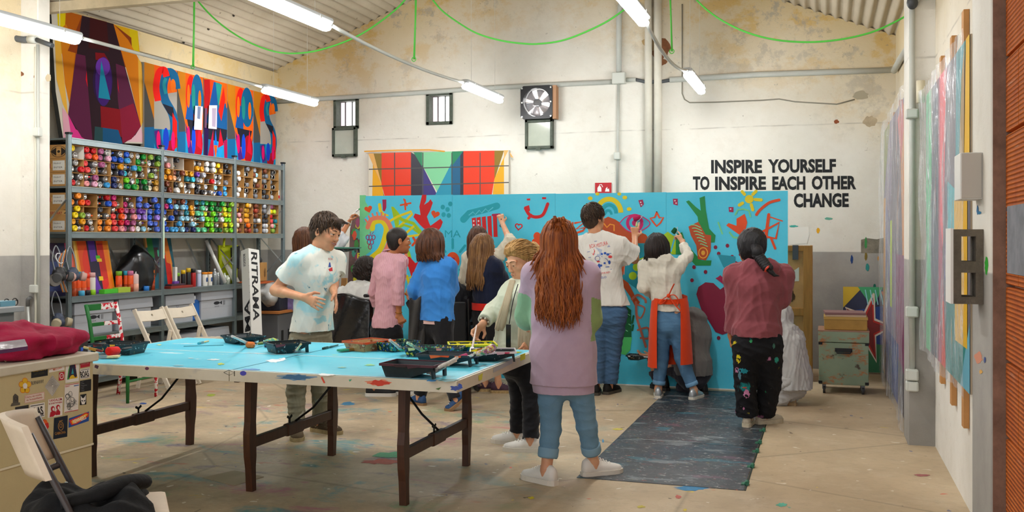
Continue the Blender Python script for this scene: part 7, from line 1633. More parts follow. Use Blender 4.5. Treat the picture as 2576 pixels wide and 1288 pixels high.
  if detail:
   for k in(-1,1):
    w=MB();w.ball(H(k*.031,.0775,.004),.0128*hs,None,16,10,M('#cfc4ba',.25));d=R@V3((0,1,-.12));p=H(k*.031,.0775,.004)+d*.0105*hs;w.ball(p,.0072*hs,None,10,6,M('#3a2a1c',.2));w.build('eye',None,s.root)
   if smile:w=MB();w.tube([H(x,.0885-abs(x)*.30,-.0575+abs(x)*.1)for x in(-.022,-.01,0,.01,.022)],.0052*hs,6,M('#e8e2d8',.3));w.build('teeth',None,s.root)
   w=MB();wd=.027 if smile else .021
   def lp(x,z,yo=0.0):q=x/wd;return H(x,.0995-.014*q*q+yo,z+(.006 if smile else-.001)*q*q)
   for zz,r_,cup in((-.0542 if smile else-.0545,.0034,.0012),(-.0640 if smile else-.0615,.0044,0)):w.tube([lp(wd*q,zz+cup*(1-abs(abs(q)-.3))+(.0062 if zz<-.06 and smile else 0)*abs(q)**3*.4)for q in(-1,-.8,-.5,-.2,0,.2,.5,.8,1)],[r_*hs*k for k in(.35,.65,.9,1,.9,1,.9,.65,.35)],8,LIP,squash=.9)
   w.build('lips',None,s.root)
  return o
 def tufts(s,mat,n,L=.04,r=.006,flow='crown',t=.012,seed=9,top=.0,name='hair_tufts',zmin=-.02):
  q=random.Random(seed);w=MB();src=V3((0,-.05,.115))if flow=='crown' else V3((0,.12,.06))
  for i in range(n):
   a=q.uniform(0,2*PI);b=math.asin(q.uniform(-.35,1));d=V3((math.sin(a)*math.cos(b),math.cos(a)*math.cos(b),math.sin(b)));p=d*V3((.073+t,.092+t,.083+t+top))+V3((0,-.014,.034))
   if .775*(p[1]-.094)-.632*(p[2]-.080)>-.008 or(p[1]>.02 and p[2]<.045)or p[2]<zmin+.5*max(0,p[1]+.03):continue
   v=p-src;v=nrm(v-d*(v@d));l=L*q.uniform(.6,1.3);v=nrm(v+V3((q.uniform(-.35,.35),q.uniform(-.2,.2),0)))
   w.tube([s.H(*(p-d*.003)),s.H(*(p+v*l*.35+d*.003)),s.H(*(p+v*l*.7-d*(l*l*1.2))),s.H(*(p+v*l-d*(l*l*4.2)))],[r*hs_ for hs_ in(.7,1,.8,.15)],5,mat,caps=False,squash=.6)
  return w.build(name,None,s.root,fix=False)
 def brows(s,mat):
  for k in(-1,1):w=MB();w.tube([s.H(k*.014,.0985,.026),s.H(k*.030,.094,.031),s.H(k*.047,.080,.026)],[.0038,.0045,.003],6,mat,squash=.8);w.build('eyebrow',None,s.root)
 def shirt(s,name,mat,hemz,hemw,hemd,off=.014,sleeve=.55,sr=(.062,.07),amp=.006,seed=1,st=None,neck=True,h=None,mats=None,pick=None,cuff=None,keep=None,sleeves=(True,True),extra=None,fst=(1.2,1.2,.8)):
  G=SDF(s.lo,s.hi,h or s.h*1.25);s.torso(G,off,hemz,hemw,hemd,st=st);c=s.sc
  for i in(0,1):
   if not s.arm[i]or not sleeves[i]:continue
   e,w,_=s.arm[i];q=s.sh[i]
   if sleeve<1:x=q+(e-q)*sleeve;G.seg(q,x,sr[0]*c,sr[1]*c,.035,True);G.seg(q+(e-q)*(sleeve-.1),x+(e-q)*.05,.05*c,.055*c,.004,False,True)
   else:
    f=sleeve-1;x=e+(w-e)*f;G.seg(q,e,sr[0]*c,sr[1]*c,.035);G.seg(e,x,sr[1]*c,(sr[2]if len(sr)>2 else .045)*c,.02,True)
    if cuff:G.seg(x-nrm(w-e)*cuff[0],x,cuff[1]*c,cuff[1]*c,.008,True)
  if extra:extra(G)
  if neck:G.seg(s.neck-s.up*.01,s.H(0,-.01,-.06),.064*c,.064*c,.01,False,True)
  return sdf_obj(name,G,mats or[mat],s.root,amp,seed,fst,pick,keepmesh=keep)
 def pants(s,mat,ankz=(.10,.10),r=(.098,.068,.06),amp=.005,seed=3,topz=None,name='trousers',mats=None,pick=None,h=None,off=.012,fst=(1,1,1.6),tf=.08,keep=None):
  G=SDF(s.lo,s.hi,h or s.h*1.25);c=s.sc;T=s.neck-s.hip
  G.eseg(s.hip-s.up*.07,s.hip+T*.22,s.r,(s.hw*.93+off,s.dep+off),(s.hw*.92+off,s.dep+off),.04)
  for i in(0,1):
   if not s.leg[i]:continue
   kn,an,fy,pt=s.leg[i];G.seg(s.hp[i]-s.f*.01,kn,r[0]*c,r[1]*c,.035);d=nrm(kn-an);t=max(0,(ankz[i]-an[2])/max(.05,d[2]))if d[2]>.3 else .02;x=an+d*t;G.seg(kn,x,r[1]*c,r[2]*c,.015,True)
   G.seg(x+d*.03,x-d*.02,r[2]*c-.014,r[2]*c-.012,.003,False,True)
  G.keep(s.hip+T*tf,T);return sdf_obj(name,G,mats or[mat],s.root,amp,seed,fst,pick,keepmesh=keep)
 def shoe(s,i,upper,sole,fs=1.0,laces=None,sole_h=.026,high=0):
  kn,an,fy,pt=s.leg[i];fs*=s.sc;d=V3((math.sin(fy),math.cos(fy),0));sd=V3((math.cos(fy),-math.sin(fy),0));ca,sa,tip=math.cos(pt),math.sin(pt),.13*fs
  base0=V3((an[0],an[1],0))-(d*(tip-tip*ca+.085*sa)if pt else 0)
  def q(x,y,z):
   x*=fs;y*=fs;z*=fs
   if pt and x<tip:x,z=tip+(x-tip)*ca+z*sa,z*ca-(x-tip)*sa
   return base0+d*x+sd*y+s.up*z
  st=[(-.078,.012,.050),(-.072,.027,.083),(-.045,.034,.098+high),(-.01,.036,.098+high),(.03,.037,.084),(.075,.042,.064),(.12,.046,.052),(.16,.042,.042),(.185,.028,.034),(.195,.008,.026)]
  w=MB();n=14
  def ring(x,wd,hh):return[q(x,wd*math.cos(2*PI*k/n),sole_h*.6+hh*max(0,math.sin(2*PI*k/n))**.75)for k in range(n)]
  vs=[p for x,wd,hh in st for p in ring(x,wd,hh)];m=len(st);fs_=[(a*n+k,a*n+(k+1)%n,(a+1)*n+(k+1)%n,(a+1)*n+k)for a in range(m-1)for k in range(n)]
  w.add(vs,fs_+[tuple(range(n-1,-1,-1)),tuple((m-1)*n+k for k in range(n))],upper,True);o=w.build('shoe',None,s.root)
  w=MB();ol=[(x,wd+.005)for x,wd,hh in st];ol[0]=(-.084,.02);ol[-1]=(.203,.016);pts=[(x,y)for x,y in ol]+[(x,-y)for x,y in reversed(ol)]
  k=len(pts);lo=[q(x,y,.0)for x,y in pts];hi=[q(x,y,sole_h)for x,y in pts];w.add(lo+hi,[tuple(range(k)),tuple(range(2*k-1,k-1,-1))]+[(a,(a+1)%k,k+(a+1)%k,k+a)for a in range(k)],sole);w.build('sole',None,o)
  if laces:
   w=MB()
   for a in range(4):x=.04+.022*a;w.tube([q(x,-.024,.082-.010*a+.012),q(x+.006,0,.093-.010*a+.012),q(x,.024,.082-.010*a+.012)],.0032,5,laces)
   w.build('laces',None,o)
 def hair_cap(s,mat,t=.012,nape=-.085,amp=.004,line=(.09,.075,-.02,-.06),bulk=(0,0,0),seed=2,extra=None,st=(3,3,1),h=None,name='hair'):
  lo,hi=s.hc-.19*s.hs,s.hc+.19*s.hs;G=SDF(lo,hi,h or .005);hs=s.hs
  G.ell(s.H(0,-.014,.034),[(.073+t+bulk[0])*hs,(.092+t+bulk[1])*hs,(.083+t+bulk[2])*hs],s.HR,.01);G.ell(s.H(0,-.045,-.02),[(.064+t)*hs,(.05+t)*hs,(.07+t)*hs],s.HR,.03)
  if extra:extra(G)
  y0,z0,y1,z1=line;n=nrm((0,z0-z1,-(y0-y1)));G.keep(s.H(0,y0,z0),s.HR@n);G.keep(s.H(0,0,nape),s.HR@V3((0,.25,-1)))
  return sdf_obj(name,G,[mat],s.root,amp,seed,st)
 def strands(s,mat,n,zend,rbot=.1,back=.03,wav=.012,thick=.009,face=62,seed=4,top=(0,-.01,.128),side=(.09,.108),jit=.03,name='hair_strands',flare=None,part=None):
  r=random.Random(seed);w=MB()
  for i in range(n):
   ph=math.radians(face+(360-2*face)*(i+r.random())/n);sx,cy=math.sin(ph),math.cos(ph)
   ly=r.uniform(.92,1.1);t0=s.H(top[0]+sx*.02,top[1]+cy*.02,top[2]+r.uniform(-.004,.006));a=s.H(sx*side[0]*.62*ly,cy*side[1]*.62-.012,.10*ly);b=s.H(sx*side[0]*ly,cy*side[1]*ly-.014,.03);c=s.H(sx*side[0]*1.02*ly,cy*side[1]*1.0*ly-.02,-.05)
   ze=zend(ph)if callable(zend)else zend;ze+=r.uniform(-jit,jit)
   bp=s.hc+s.HR@(V3((sx*rbot*ly,cy*rbot*.6-back,0))*s.hs);e=V3((bp[0],bp[1],ze));pts=[t0,a,b,c];m=max(3,int((c[2]-ze)/.045));ph1,ph2=r.uniform(0,6),r.uniform(0,6);wl=r.uniform(.8,1.3)
   for j in range(1,m+1):
    f=j/m;p=c+(e-c)*f;g=min(1,f*2.2);p=V3((c[0]+(e[0]-c[0])*f**.8,c[1]+(e[1]-c[1])*f**.6,p[2]))+V3((math.sin(j*1.15*wl+ph1)*wav*g,math.cos(j*.95*wl+ph2)*wav*g*.7,0));pts.append(p)
   pts=vspline(pts,2);k=len(pts);th=thick*r.uniform(.7,1.25);rs=[th*(.7+.3*min(1,q/4))*(1 if q<k*.7 else max(.15,1-(q-k*.7)/(k*.3)))for q in range(k)]
   w.tube(pts,rs,6,mat,caps=False)
  return w.build(name,None,s.root,fix=False)
 def part(s,name,w):return w.build(name,None,s.root)
 # ---------------------------------------------------------------- the people in the room
def hz(u,v,Y):return onY(u,v,Y).z
BLK=cloth('#17171a',.1,.15,'#222226');WHS=M('#e4dfd6',.55,var=.06,scale=12);WSO=M('#d9d2c4',.6)
JEAN=denim('#3f6a8c','#5f8aa8');JEAN2=denim('#27496b','#3a608a');JEAN3=denim('#3a6288','#4f7c9f')
rb=lambda p,ax_,L,r,m,w:w.cyl(V3(p)-nrm(ax_)*L/2,V3(p)+nrm(ax_)*L/2,r,seg=12,mat=m)
UP=V3((0,0,1))
def print_on(P,bvh,draw,to3,nrm_dir):
 """paint thin lettering onto cloth: points are cast along nrm_dir onto the garment"""
 w=MB();lay=[0]
 def t3(a,b):
  o=Vector(to3(a,b));hit=bvh.ray_cast(o-Vector(nrm_dir)*.5,Vector(nrm_dir),1.2);return(hit[0]if hit[0]is not None else o)
 A_=Art(w,t3,-Vector(nrm_dir),.0001,.0015);draw(A_);return w.build('print',None,P.root,fix=False)
P=Person('smiling man in paint-stained white tee leaning by the far side of the blue table',6.66,108,(800,632),(783,850),(819,584,.0,98,-14,-4),sw=.185,hw=.15,sc=1.04,hs=1.14,h=.0052,skin=SK1,
armL=((836,712,.10),(840,735,-.05)),armR=((694,730,-.16),(764,748,-.36)),legL=((808,985),(806,1086),105),legR=((744,985),(748,1098),150),hands=({'d':(.35,-.25,-.9),'n':(-.5,-.3,-.2),'t':-1,'c':(.15,.2,.15)},{'d':(.93,-.05,-.34),'n':(-.2,.95,-.15),'t':1,'c':(.12,.16,.1),'sp':.2}))
P.body(smile=True,lid=.002);P.brows(M('#4a3020',.8))
tee=splashed('#e4e4da','#dadfd6',(('#a4dbe2',3.4,.52,.75),('#66c3d2',6,.60,.65),('#1f6f86',14,.67,.9),('#c2424a',30,.745,.8),('#2f9a86',26,.74,.8),('#d0c040',34,.76,.8)))
km={};P.shirt('tee_shirt',tee,hz(785,832,6.66),.19,.155,.022,.58,(.068,.088),.006,7,cuff=None,keep=km)
def chest(A):A.text('BOA',(826,654),6,M('#c85a5a',.7),fit=11);A.poly([(828,660),(831,660),(833,672),(826,672)],M('#2f4f9f',.7));A.poly([(826,677),(836,672),(837,682),(829,683)],M('#c8282f',.7))
print_on(P,km['bvh'],chest,lambda u,v:onY(u,v,6.5),ray(830,668).normalized())
P.pants(splashed('#8a8570','#7a7663',(('#bcd0c8',5,.56,.5),('#a03a3a',14,.74,.7),('#c9c6b4',9,.68,.5),('#5f7f80',7,.68,.4))),(.09,.09),(.104,.073,.062),.007,5,tf=.25)
shp=splashed('#4a3d30','#6a5a45',(('#cfc0a0',16,.66,.7),('#c9b02a',20,.74,.8),('#2a241e',9,.6,.6)))
for i in(0,1):P.shoe(i,shp,M('#a8946a',.7,var=.3,scale=30),1.06,M('#2a231c',.8))
def front_hair(G):G.ell(P.H(0,.04,.100),[.050*P.hs,.042*P.hs,.018*P.hs],P.HR,.02)
P.hair_cap(hair_mat('#2e2118','#46331f','#5a4228'),.008,-.06,.004,(.092,.078,-.012,-.03),(0,.004,.008),3,front_hair,(1,1,1));P.tufts(hair_mat('#2a1d14','#4a3420','#6a4c30'),1000,.045,.0042,'crown',.010,5,.010,zmin=-.005);w=MB();rq=random.Random(4);hair_mat_=hair_mat('#2a1d14','#4a3420','#6a4c30')
for k in range(34):x=-.06+.12*k/33;w.tube([P.H(x*.9,.066,.108),P.H(x,.092,.098),P.H(x*1.05+rq.uniform(-.008,.008),.098-abs(x)*.35,.066+rq.uniform(-.008,.008))],[.006,.005,.0012],5,hair_mat_,caps=False)
P.part('fringe',w)
# 2 the red-haired woman in front
P=Person('woman with long red hair in lilac and green sweater standing before the table corner',5.86,-12,(1411,665),(1418,930),(1407,604,0,-14,4,0),sw=.165,hw=.155,sc=1.0,hs=1.06,h=.0055,skin=SK2,
armL=((1329,790,.06),(1322,812,.27)),armR=((1480,800,.05),(1458,805,.33)),legL=((1386,1080),(1374,1216),-62),legR=((1477,1075),(1493,1196),48),hands=({'d':(-.2,.9,.1),'n':(1,0,-.2),'t':1},{'d':(-.4,.9,.1),'n':(-1,0,0),'t':-1}))
P.body()
lil=cloth('#bca6b8',.05,.3,'#ad96a9');lgr=cloth('#8ab894',.05,.3,'#7aa886');lgr2=cloth('#8fa66a',.05,.3,'#80985c');tealm=cloth('#3f7480',.05,.3)
el,er=P.arm[0][0],P.arm[1][0]
def pk(C):
 m=np.zeros(len(C),int)
 for k,e in((1,el),(2,er)):q=(C-e)/V3((.125,.3,.15));m[((q**2).sum(1)<1)&(np.abs(C[:,0]-P.hip[0])>.185)]=k
 m[(m==0)&(C[:,0]<P.sh[0][0]-.03)&(C[:,2]>el[2])&(C[:,1]>P.sh[0][1]+.035)]=3
 return m
hzz=hz(1418,988,5.86)
def band(G):G.eseg((P.hip[0],P.hip[1],hzz+.0),(P.hip[0],P.hip[1],hzz+.062),P.r,(.192,.142),(.196,.146),.006);G.keep((0,0,hzz),(0,0,-1))
P.shirt('sweater',lil,hzz+.055,.218,.165,.034,1.72,(.076,.088,.07),.006,17,mats=[lil,lgr,lgr2,tealm],pick=pk,extra=band,st=[(-.4,.20,.14),(-.15,.185,.13),(.2,.165,.12),(.5,.155,.11),(.76,.155,.115),(.93,.13,.08)],fst=(.8,.8,.5))
P.pants(denim('#587f99','#6f95ac'),(.155,.155),(.094,.066,.058),.006,9)
for i in(0,1):
 kn,an,fy,pt=P.leg[i];d=nrm(kn-an);x=an+d*.075;w=MB();w.tube([x,x+d*.012,x+d*.055,x+d*.062],[.060,.0645,.065,.062],20,denim('#7398ae','#86a8ba'));P.part('turn_up',w)
 P.shoe(i,WHS,WSO,1.04,M('#efe9df',.7),.030);w=MB();w.tube([an+UP*.06,an-UP*.02],[.040,.042],14,SK1);
rh=hair_mat('#672e0e','#b05e1e','#e0983f')
P.hair_cap(rh,.016,-.12,.006,(.09,.07,.0,-.08),(.004,.004,.004),5)
w=MB();kn_=V3(P.H(0,-.108,.096));w.ball(kn_,(.034,.03,.03),None,14,9,rh);rq=random.Random(7)
for k in range(60):
 a=rq.uniform(0,2*PI);d=nrm(P.HR@V3((math.cos(a),-.5+rq.uniform(-.4,.2),.35+.8*math.sin(a))));l=rq.uniform(.03,.055);w.tube(vspline([kn_+d*.018,kn_+d*l+UP*.006,kn_+d*l*1.25-UP*rq.uniform(.0,.03)],3),[.006]*4+[.005,.004,.001],5,rh,caps=False)
for k in range(26):x=rq.uniform(-.03,.03);w.tube(vspline([kn_+V3((x*.5,-.02,-.01)),kn_+V3((x,-.035,-.06)),kn_+V3((x*1.5+rq.uniform(-.01,.01),-.030,-.13)),kn_+V3((x*1.9,-.02,-.21))],3),[.006]*9+[.001],5,rh,caps=False)
P.part('hair_knot',w)
P.strands(rh,430,lambda ph:hz(1400,815,5.75)+.10*abs(math.cos(ph*.5)),.118,.120,.016,.0066,58,6,(0,-.04,.116),(.092,.114),.06)
P.strands(rh,70,lambda ph:hz(1400,690,5.8),.16,.05,.012,.006,60,8,(0,-.02,.12),(.10,.11),.05,'front_hair')
# 3 the fair woman with the scarf
P=Person('fair-haired woman in cream tunic and scarf dipping a brush into the yellow tray',6.78,-128,(1303,722),(1296,885),(1310,657,0,-148,-20,4),sw=.165,hw=.17,dep=.125,sc=.98,hs=1.14,h=.0052,skin=SK2,
armL=((1345,800,-.05),(1330,850,-.2)),armR=((1240,782,-.02),(1216,812,-.16)),legL=((1337,990),(1335,1136),-98),legR=((1306,985),(1302,1116),-95),hands=({},{'d':(-.62,-.15,-.75),'n':(.5,-.5,-.35),'t':-1,'c':(.7,.8,.5),'pinch':True,'s':1.05}))
P.body(lid=.006);P.brows(M('#8a6a48',.8))
tun=cloth('#d3d8c4',.05,.25,'#c2cbb4')
P.shirt('tunic',tun,hz(1296,885,6.78)-.03,.20,.16,.026,1.86,(.07,.066,.058),.008,21)
scf=cloth('#c2b59a',.1,.3,'#b0a284')
w=MB()
for k in range(9):
 a0=k*.7;w.tube(vspline([V3(P.neck)+V3((math.cos(t)*(.085+.012*(k%3)),math.sin(t)*(.078+.010*(k%2)),.012-.018*k+.022*math.sin(t*1+a0)))for t in[q*2*PI/12 for q in range(13)]],2),.017,7,scf)
def drape(u0,v0,u1,v1,dy,wd,n=6):
 for k in range(n):f=(k-n/2)*wd/n;w.tube(vspline([onY(u0+f*.5,v0,6.78-.10),onY((u0+u1)/2+f*.8+2*math.sin(k),(v0+v1)/2,6.78-dy),onY(u1+f,v1+4*math.sin(k*2.1),6.78-dy+.01)],4),[.011]*5+[.016]*3+[.012],7,scf)
drape(1290,706,1258,828,.20,20);drape(1322,712,1322,882,.26,30,7);P.part('scarf',w)
w=MB();w.tube(vspline([onY(1303,715,6.62),onY(1290,760,6.55),onY(1281,815,6.53)]),.004,6,M('#1c1c20',.6));a,b=onY(1273,816,6.52),onY(1285,874,6.52);w.obox((a+b)/2,(abs(b.x-a.x),.012,abs(a.z-b.z)),None,M('#0f1114',.2),.004);P.part('lanyard_phone',w)
w=MB();c=P.arm[1][1];d=nrm(P.arm[1][1]-P.arm[1][0]);
for k in range(12):x,y,_=_basis(d);w.ball(V3(c)-d*.012+(V3(x)*math.cos(k*PI/6)+V3(y)*math.sin(k*PI/6))*.033,.0085,None,8,5,[M('#c9c2b4',.3,.6),M('#5a4a3a',.4)][k%2])
P.part('bracelet',w)
P.pants(BLK,(.09,.09),(.10,.072,.062),.006,8)
for i in(0,1):P.shoe(i,WHS,WSO,1.02,M('#f2efe8',.7),.03)
bl_=hair_mat('#8f6a38','#bf9558','#d9b67a')
def bun(G):G.ell(P.H(-.0,-.125,.035),[.045*P.hs,.05*P.hs,.05*P.hs],P.HR,.02);G.ell(P.H(0,.03,.098),[.06*P.hs,.05*P.hs,.03*P.hs],P.HR,.03)
P.hair_cap(bl_,.012,-.055,.005,(.092,.080,-.012,-.028),(.002,.004,.004),12,bun,(1.5,1.5,3));P.tufts(bl_,900,.07,.0042,'back',.013,6,.003,zmin=-.04)
hb=P.arm[1][1]+nrm((-.62,-.15,-.75))*.105;brush(onZ(1186,886,TZ+.03),V3(hb)+V3((.02,.0,.06)),'slim brush held in the yellow tray by the woman with the scarf','#c8b8b0','#d8d010',.006,.03,'#9aa0a2')
# 4 the tall man with the printed back
P=Person('tall man with brown hair rolling pink paint, red and blue print on white tee back',9.26,4,(1502,598),(1530,778),(1494,549,0,34,6,0),sw=.215,hw=.155,dep=.115,sc=1.05,hs=1.10,h=.0058,skin=SK1,
armL=((1456,700,.10),(1468,742,.32)),armR=((1596,652,.12),(1597,598,.38)),legL=((1506,880),(1499,992),-12),legR=((1542,880),(1532,990),14),hands=({},{'d':(-.05,.35,.95),'n':(-.25,.9,-.3),'t':-1,'c':((.1,.15,.1),(.9,1.1,.7),(1.0,1.1,.7),(1.0,1.1,.7)),'pinch':True,'s':1.05}))
P.body();km={};zt_h=hz(1525,768,9.26)
P.shirt('tee_shirt',cloth('#dfdcd4',.05,.15,'#d3cfc6'),zt_h,.225,.15,.03,.78,(.082,.115),.010,25,keep=km)
rdp_,blp_=M('#cf3f3f',.7),M('#2f55a8',.7);gyp_=M('#a9b2c4',.7)
def backprint(A):
 A.text('BOA',(1484,625),10,rdp_,fit=15,ang=-.22);A.text('MISTURA',(1501,623),10,rdp_,fit=30,ang=-.26);A.stroke([(1505,627),(1534,617)],.9,blp_,caps=False)
 A.poly([(1497,622),(1515,628),(1511,645),(1494,640)],gyp_);A.poly([(1494,625),(1497,632),(1493,643),(1489,638)],rdp_)
 for u,v,a,b in((1514,639,3,3),(1522,637,3.5,3),(1529,640,4,3),(1507,670,3.5,7),(1533,660,3,5),(1512,668,3,3),(1521,662,3,2.5)):A.ell((u,v),a,b,blp_)
 A.ell((1535,646),5,3.5,rdp_);A.ell((1505,658),4,2,rdp_);A.ring((1503,650),6,6,1,blp_);A.stroke([(1513,645),(1527,652),(1531,660)],1.2,blp_);A.stroke([(1500,678),(1510,676)],2,blp_);A.stroke([(1524,672),(1532,671)],1.6,blp_)
 for(u,v)in((1484,648),(1535,638),(1481,634),(1499,607),(1532,621)):A.stroke([(u-4,v),(u+3,v-1)],1,blp_,caps=False)
 A.stroke([(1494,685),(1539,677)],1,blp_,caps=False);A.text('CRECER POR BIEN',(1494,693),4.5,rdp_,fit=42,ang=-.16);A.text('HAZLO',(1500,702),5,blp_,fit=26,ang=-.1)
print_on(P,km['bvh'],backprint,lambda u,v:onY(u,v,9.1),ray(1512,655).normalized())
P.pants(JEAN2,(.11,.11),(.102,.080,.078),.008,12)
for i in(0,1):P.shoe(i,splashed('#1d1c1c','#2a2724',(('#8a8578',20,.7,.6),)),M('#4a453d',.7),1.05,M('#3a3632',.8))
P.hair_cap(hair_mat('#2f2117','#4a3626','#5f4830'),.012,-.068,.007,(.095,.075,-.012,-.035),(.003,.004,.014),13,None,(.9,.9,.9));P.tufts(hair_mat('#2a1d14','#4a3626','#6a4f34'),1000,.042,.0048,'crown',.014,8,.012,zmin=-.075)
# 5 the woman with the orange apron
P=Person('dark-haired woman in cream hoodie and orange apron rolling green paint',9.26,6,(1663,652),(1685,800),(1655,622,0,22,12,0),sw=.17,hw=.15,sc=.98,hs=1.05,h=.0058,skin=SK2,
armL=((1618,722,-.03),(1634,738,.22)),armR=((1731,645,.18),(1718,612,.40)),legL=((1665,900),(1656,1000),-8),legR=((1714,900),(1746,1004),14),hands=({},{'d':(-.5,.3,.8),'n':(-.6,.5,-.4),'t':-1,'c':((.1,.15,.1),(.8,1.0,.7),(.9,1.1,.7),(.9,1.1,.7)),'pinch':True}))
P.body();cr=cloth('#ddd8c9',.05,.2,'#cfc9ba')
def hood(G):G.ell(P.neck+V3((.01,-.075,-.005)),(.125,.06,.085),None,.03);G.ell(P.neck+V3((.01,-.07,.055)),(.075,.045,.05),None,.015,True)
zh=hz(1690,783,9.26);P.shirt('hoodie',cr,zh,.174,.136,.012,1.85,(.068,.058,.048),.010,31,extra=hood)
P.pants(JEAN3,(.125,.125),(.100,.072,.058),.006,15,tf=.2)
for i in(0,1):
 kn,an,fy,pt=P.leg[i];d=nrm(kn-an);x=an+d*.04;w=MB();w.tube([x,x+d*.01,x+d*.04],[.057,.062,.061],16,denim('#5f8db0','#6f9bbd'));P.part('turn_up',w);P.shoe(i,M('#b4b9bd',.3,.5),WSO,.98,M('#e2e4e6',.6),.028)
orc=cloth('#e0461a',.06,.25,'#d63f16')
zb_=hz(1680,742,9.26);w=MB();Rw=lambda t,z,k=1.0:V3((P.hip[0],P.hip[1],z))+P.r*(math.sin(t)*.166*k)-P.f*(math.cos(t)*.138*k)
w.grid(lambda a,b:Rw(-PI+2*PI*a,zb_-.015-.045*b+.02*math.cos(2*PI*a),1.0+.02*b),40,3,orc,True)
def skirt(t0,t1,zl):
 w.grid(lambda a,b:Rw(t0+(t1-t0)*a+.12*b*(-1 if t0>0 else 1)*(1-a if t0>0 else a),zb_-.03+(zl-zb_)*b,1.0+.30*b**.6+.02*math.sin(a*14+2*b)*b),34,16,orc,True)
skirt(-PI-.05,-.5,hz(1640,915,9.2));skirt(.80,PI+.05,hz(1725,908,9.2))
kt=V3(onY(1682,744,9.26-.15))
for pts in(((0,0),(-14,8),(-24,20),(-16,20),(-4,8)),((0,0),(8,-18),(14,-30)),((2,2),(12,18),(32,40)),((0,0),(14,-2),(24,10),(22,26))):w.tube(vspline([V3(onY(1682+a,744+b,9.26-.15-.0006*abs(b)))for a,b in pts],4),.012,6,orc,squash=.4)
w.ball(kt,.02,None,10,6,orc);P.part('apron',w)
dkh=hair_mat('#150f0e','#2a1d1a','#3a2822')
P.hair_cap(dkh,.020,-.10,.004,(.095,.072,.0,-.07),(.004,.0,.002),14);P.strands(dkh,110,hz(1655,654,9.2),.112,.03,.004,.0085,58,15,(0,-.01,.13),(.096,.112),.012)
# 6 the person in the burgundy hoodie
P=Person('person with black braid in burgundy hoodie and paint-spattered black trousers',7.98,-8,(1908,670),(1905,850),(1888,622,0,-22,4,12),sw=.195,hw=.165,dep=.12,sc=1.0,hs=1.1,h=.0055,skin=SK3,
armL=((1848,775,.02),(1838,842,.05)),armR=((1968,752,.04),(1955,748,.30)),legL=((1875,965),(1880,1072),2),legR=((1937,965),(1922,1066),42),hands=({'d':(.12,.05,-1),'n':(1,.2,0),'t':-1,'c':(.5,.6,.4)},{}))
P.body();bur=cloth('#8c4a50',.08,.2,'#7c4046')
def hood6(G):G.ell(P.neck+V3((.02,-.085,.0)),(.15,.07,.085),None,.03);G.ell(P.neck+V3((0,-.07,.07)),(.085,.05,.05),None,.015,True)
z6=hz(1905,846,7.98);km={}
def hem6(G):G.eseg((P.hip[0],P.hip[1],z6+.0),(P.hip[0],P.hip[1],z6+.055),P.r,(.194,.158),(.198,.160),.006);hood6(G);G.keep((0,0,z6),(0,0,-1))
P.shirt('hoodie',bur,z6+.05,.20,.148,.028,1.93,(.085,.075,.055),.011,41,extra=hem6)
P.pants(splashed('#17171a','#1f1f22',(('#1f8f8f',6,.63,.85),('#d8c41c',7,.68,.9),('#c07aa0',7,.68,.9),('#d8d4cc',24,.72,.7),('#2f9f6a',9,.70,.7))),(.075,.075),(.116,.092,.090),.010,16,keep=km)
def dabs(A):
 for k,(u,v,a,b,c_)in enumerate(((1857,903,8,15,'#d8c41c'),(1869,933,18,8,'#1f8f9f'),(1853,930,6,10,'#c07aa0'),(1877,992,11,14,'#c07aa0'),(1954,905,7,10,'#1f8f7f'),(1889,858,5,5,'#2f9a5f'),(1873,976,8,3,'#b8452a'),(1860,945,5,14,'#5f8f9f'),(1870,1030,3,5,'#c07aa0'),(1947,870,4,8,'#3a6a5a'))):blob(u,v,a,b,M(c_,.6),A,26,.5,k)
print_on(P,km['bvh'],dabs,lambda u,v:onY(u,v,7.8),ray(1905,930).normalized())
shw=splashed('#c9bfae','#b5a993',(('#6a5f52',20,.66,.6),('#4a5fa8',12,.70,.6)))
for i in(0,1):P.shoe(i,shw,M('#c4b89f',.7,var=.2,scale=20),1.0,M('#d8d2c6',.7),.034)
bh=hair_mat('#0b0a0c','#19161a','#262228');P.hair_cap(bh,.026,-.09,.005,(.09,.072,.0,-.08),(.006,.006,.006),17)
w=MB();pa_,pb_=V3(onY(1905,640,7.82)),V3(onY(1932,676,7.76))
for k in range(3):w.tube(vspline([pa_+(pb_-pa_)*(j/12)+V3((math.sin(j*1.3+k*2.1)*.022,math.cos(j*1.3+k*2.1)*.012,0))for j in range(13)],3),.027,8,bh)
w.tube(vspline([pa_+V3((-.03,.06,.06)),pa_+V3((0,.0,.03)),pa_]),.045,10,bh);w.tube([pb_,pb_+V3((.02,0,-.02)),pb_+V3((.05,0,-.05)),pb_+V3((.085,.0,-.055))],[.02,.022,.014,.003],8,bh);P.part('braid',w)
w=MB();w.torus(pb_,pb_-pa_,.026,.010,16,8,M('#c8402a',.5));P.part('hair_tie',w)
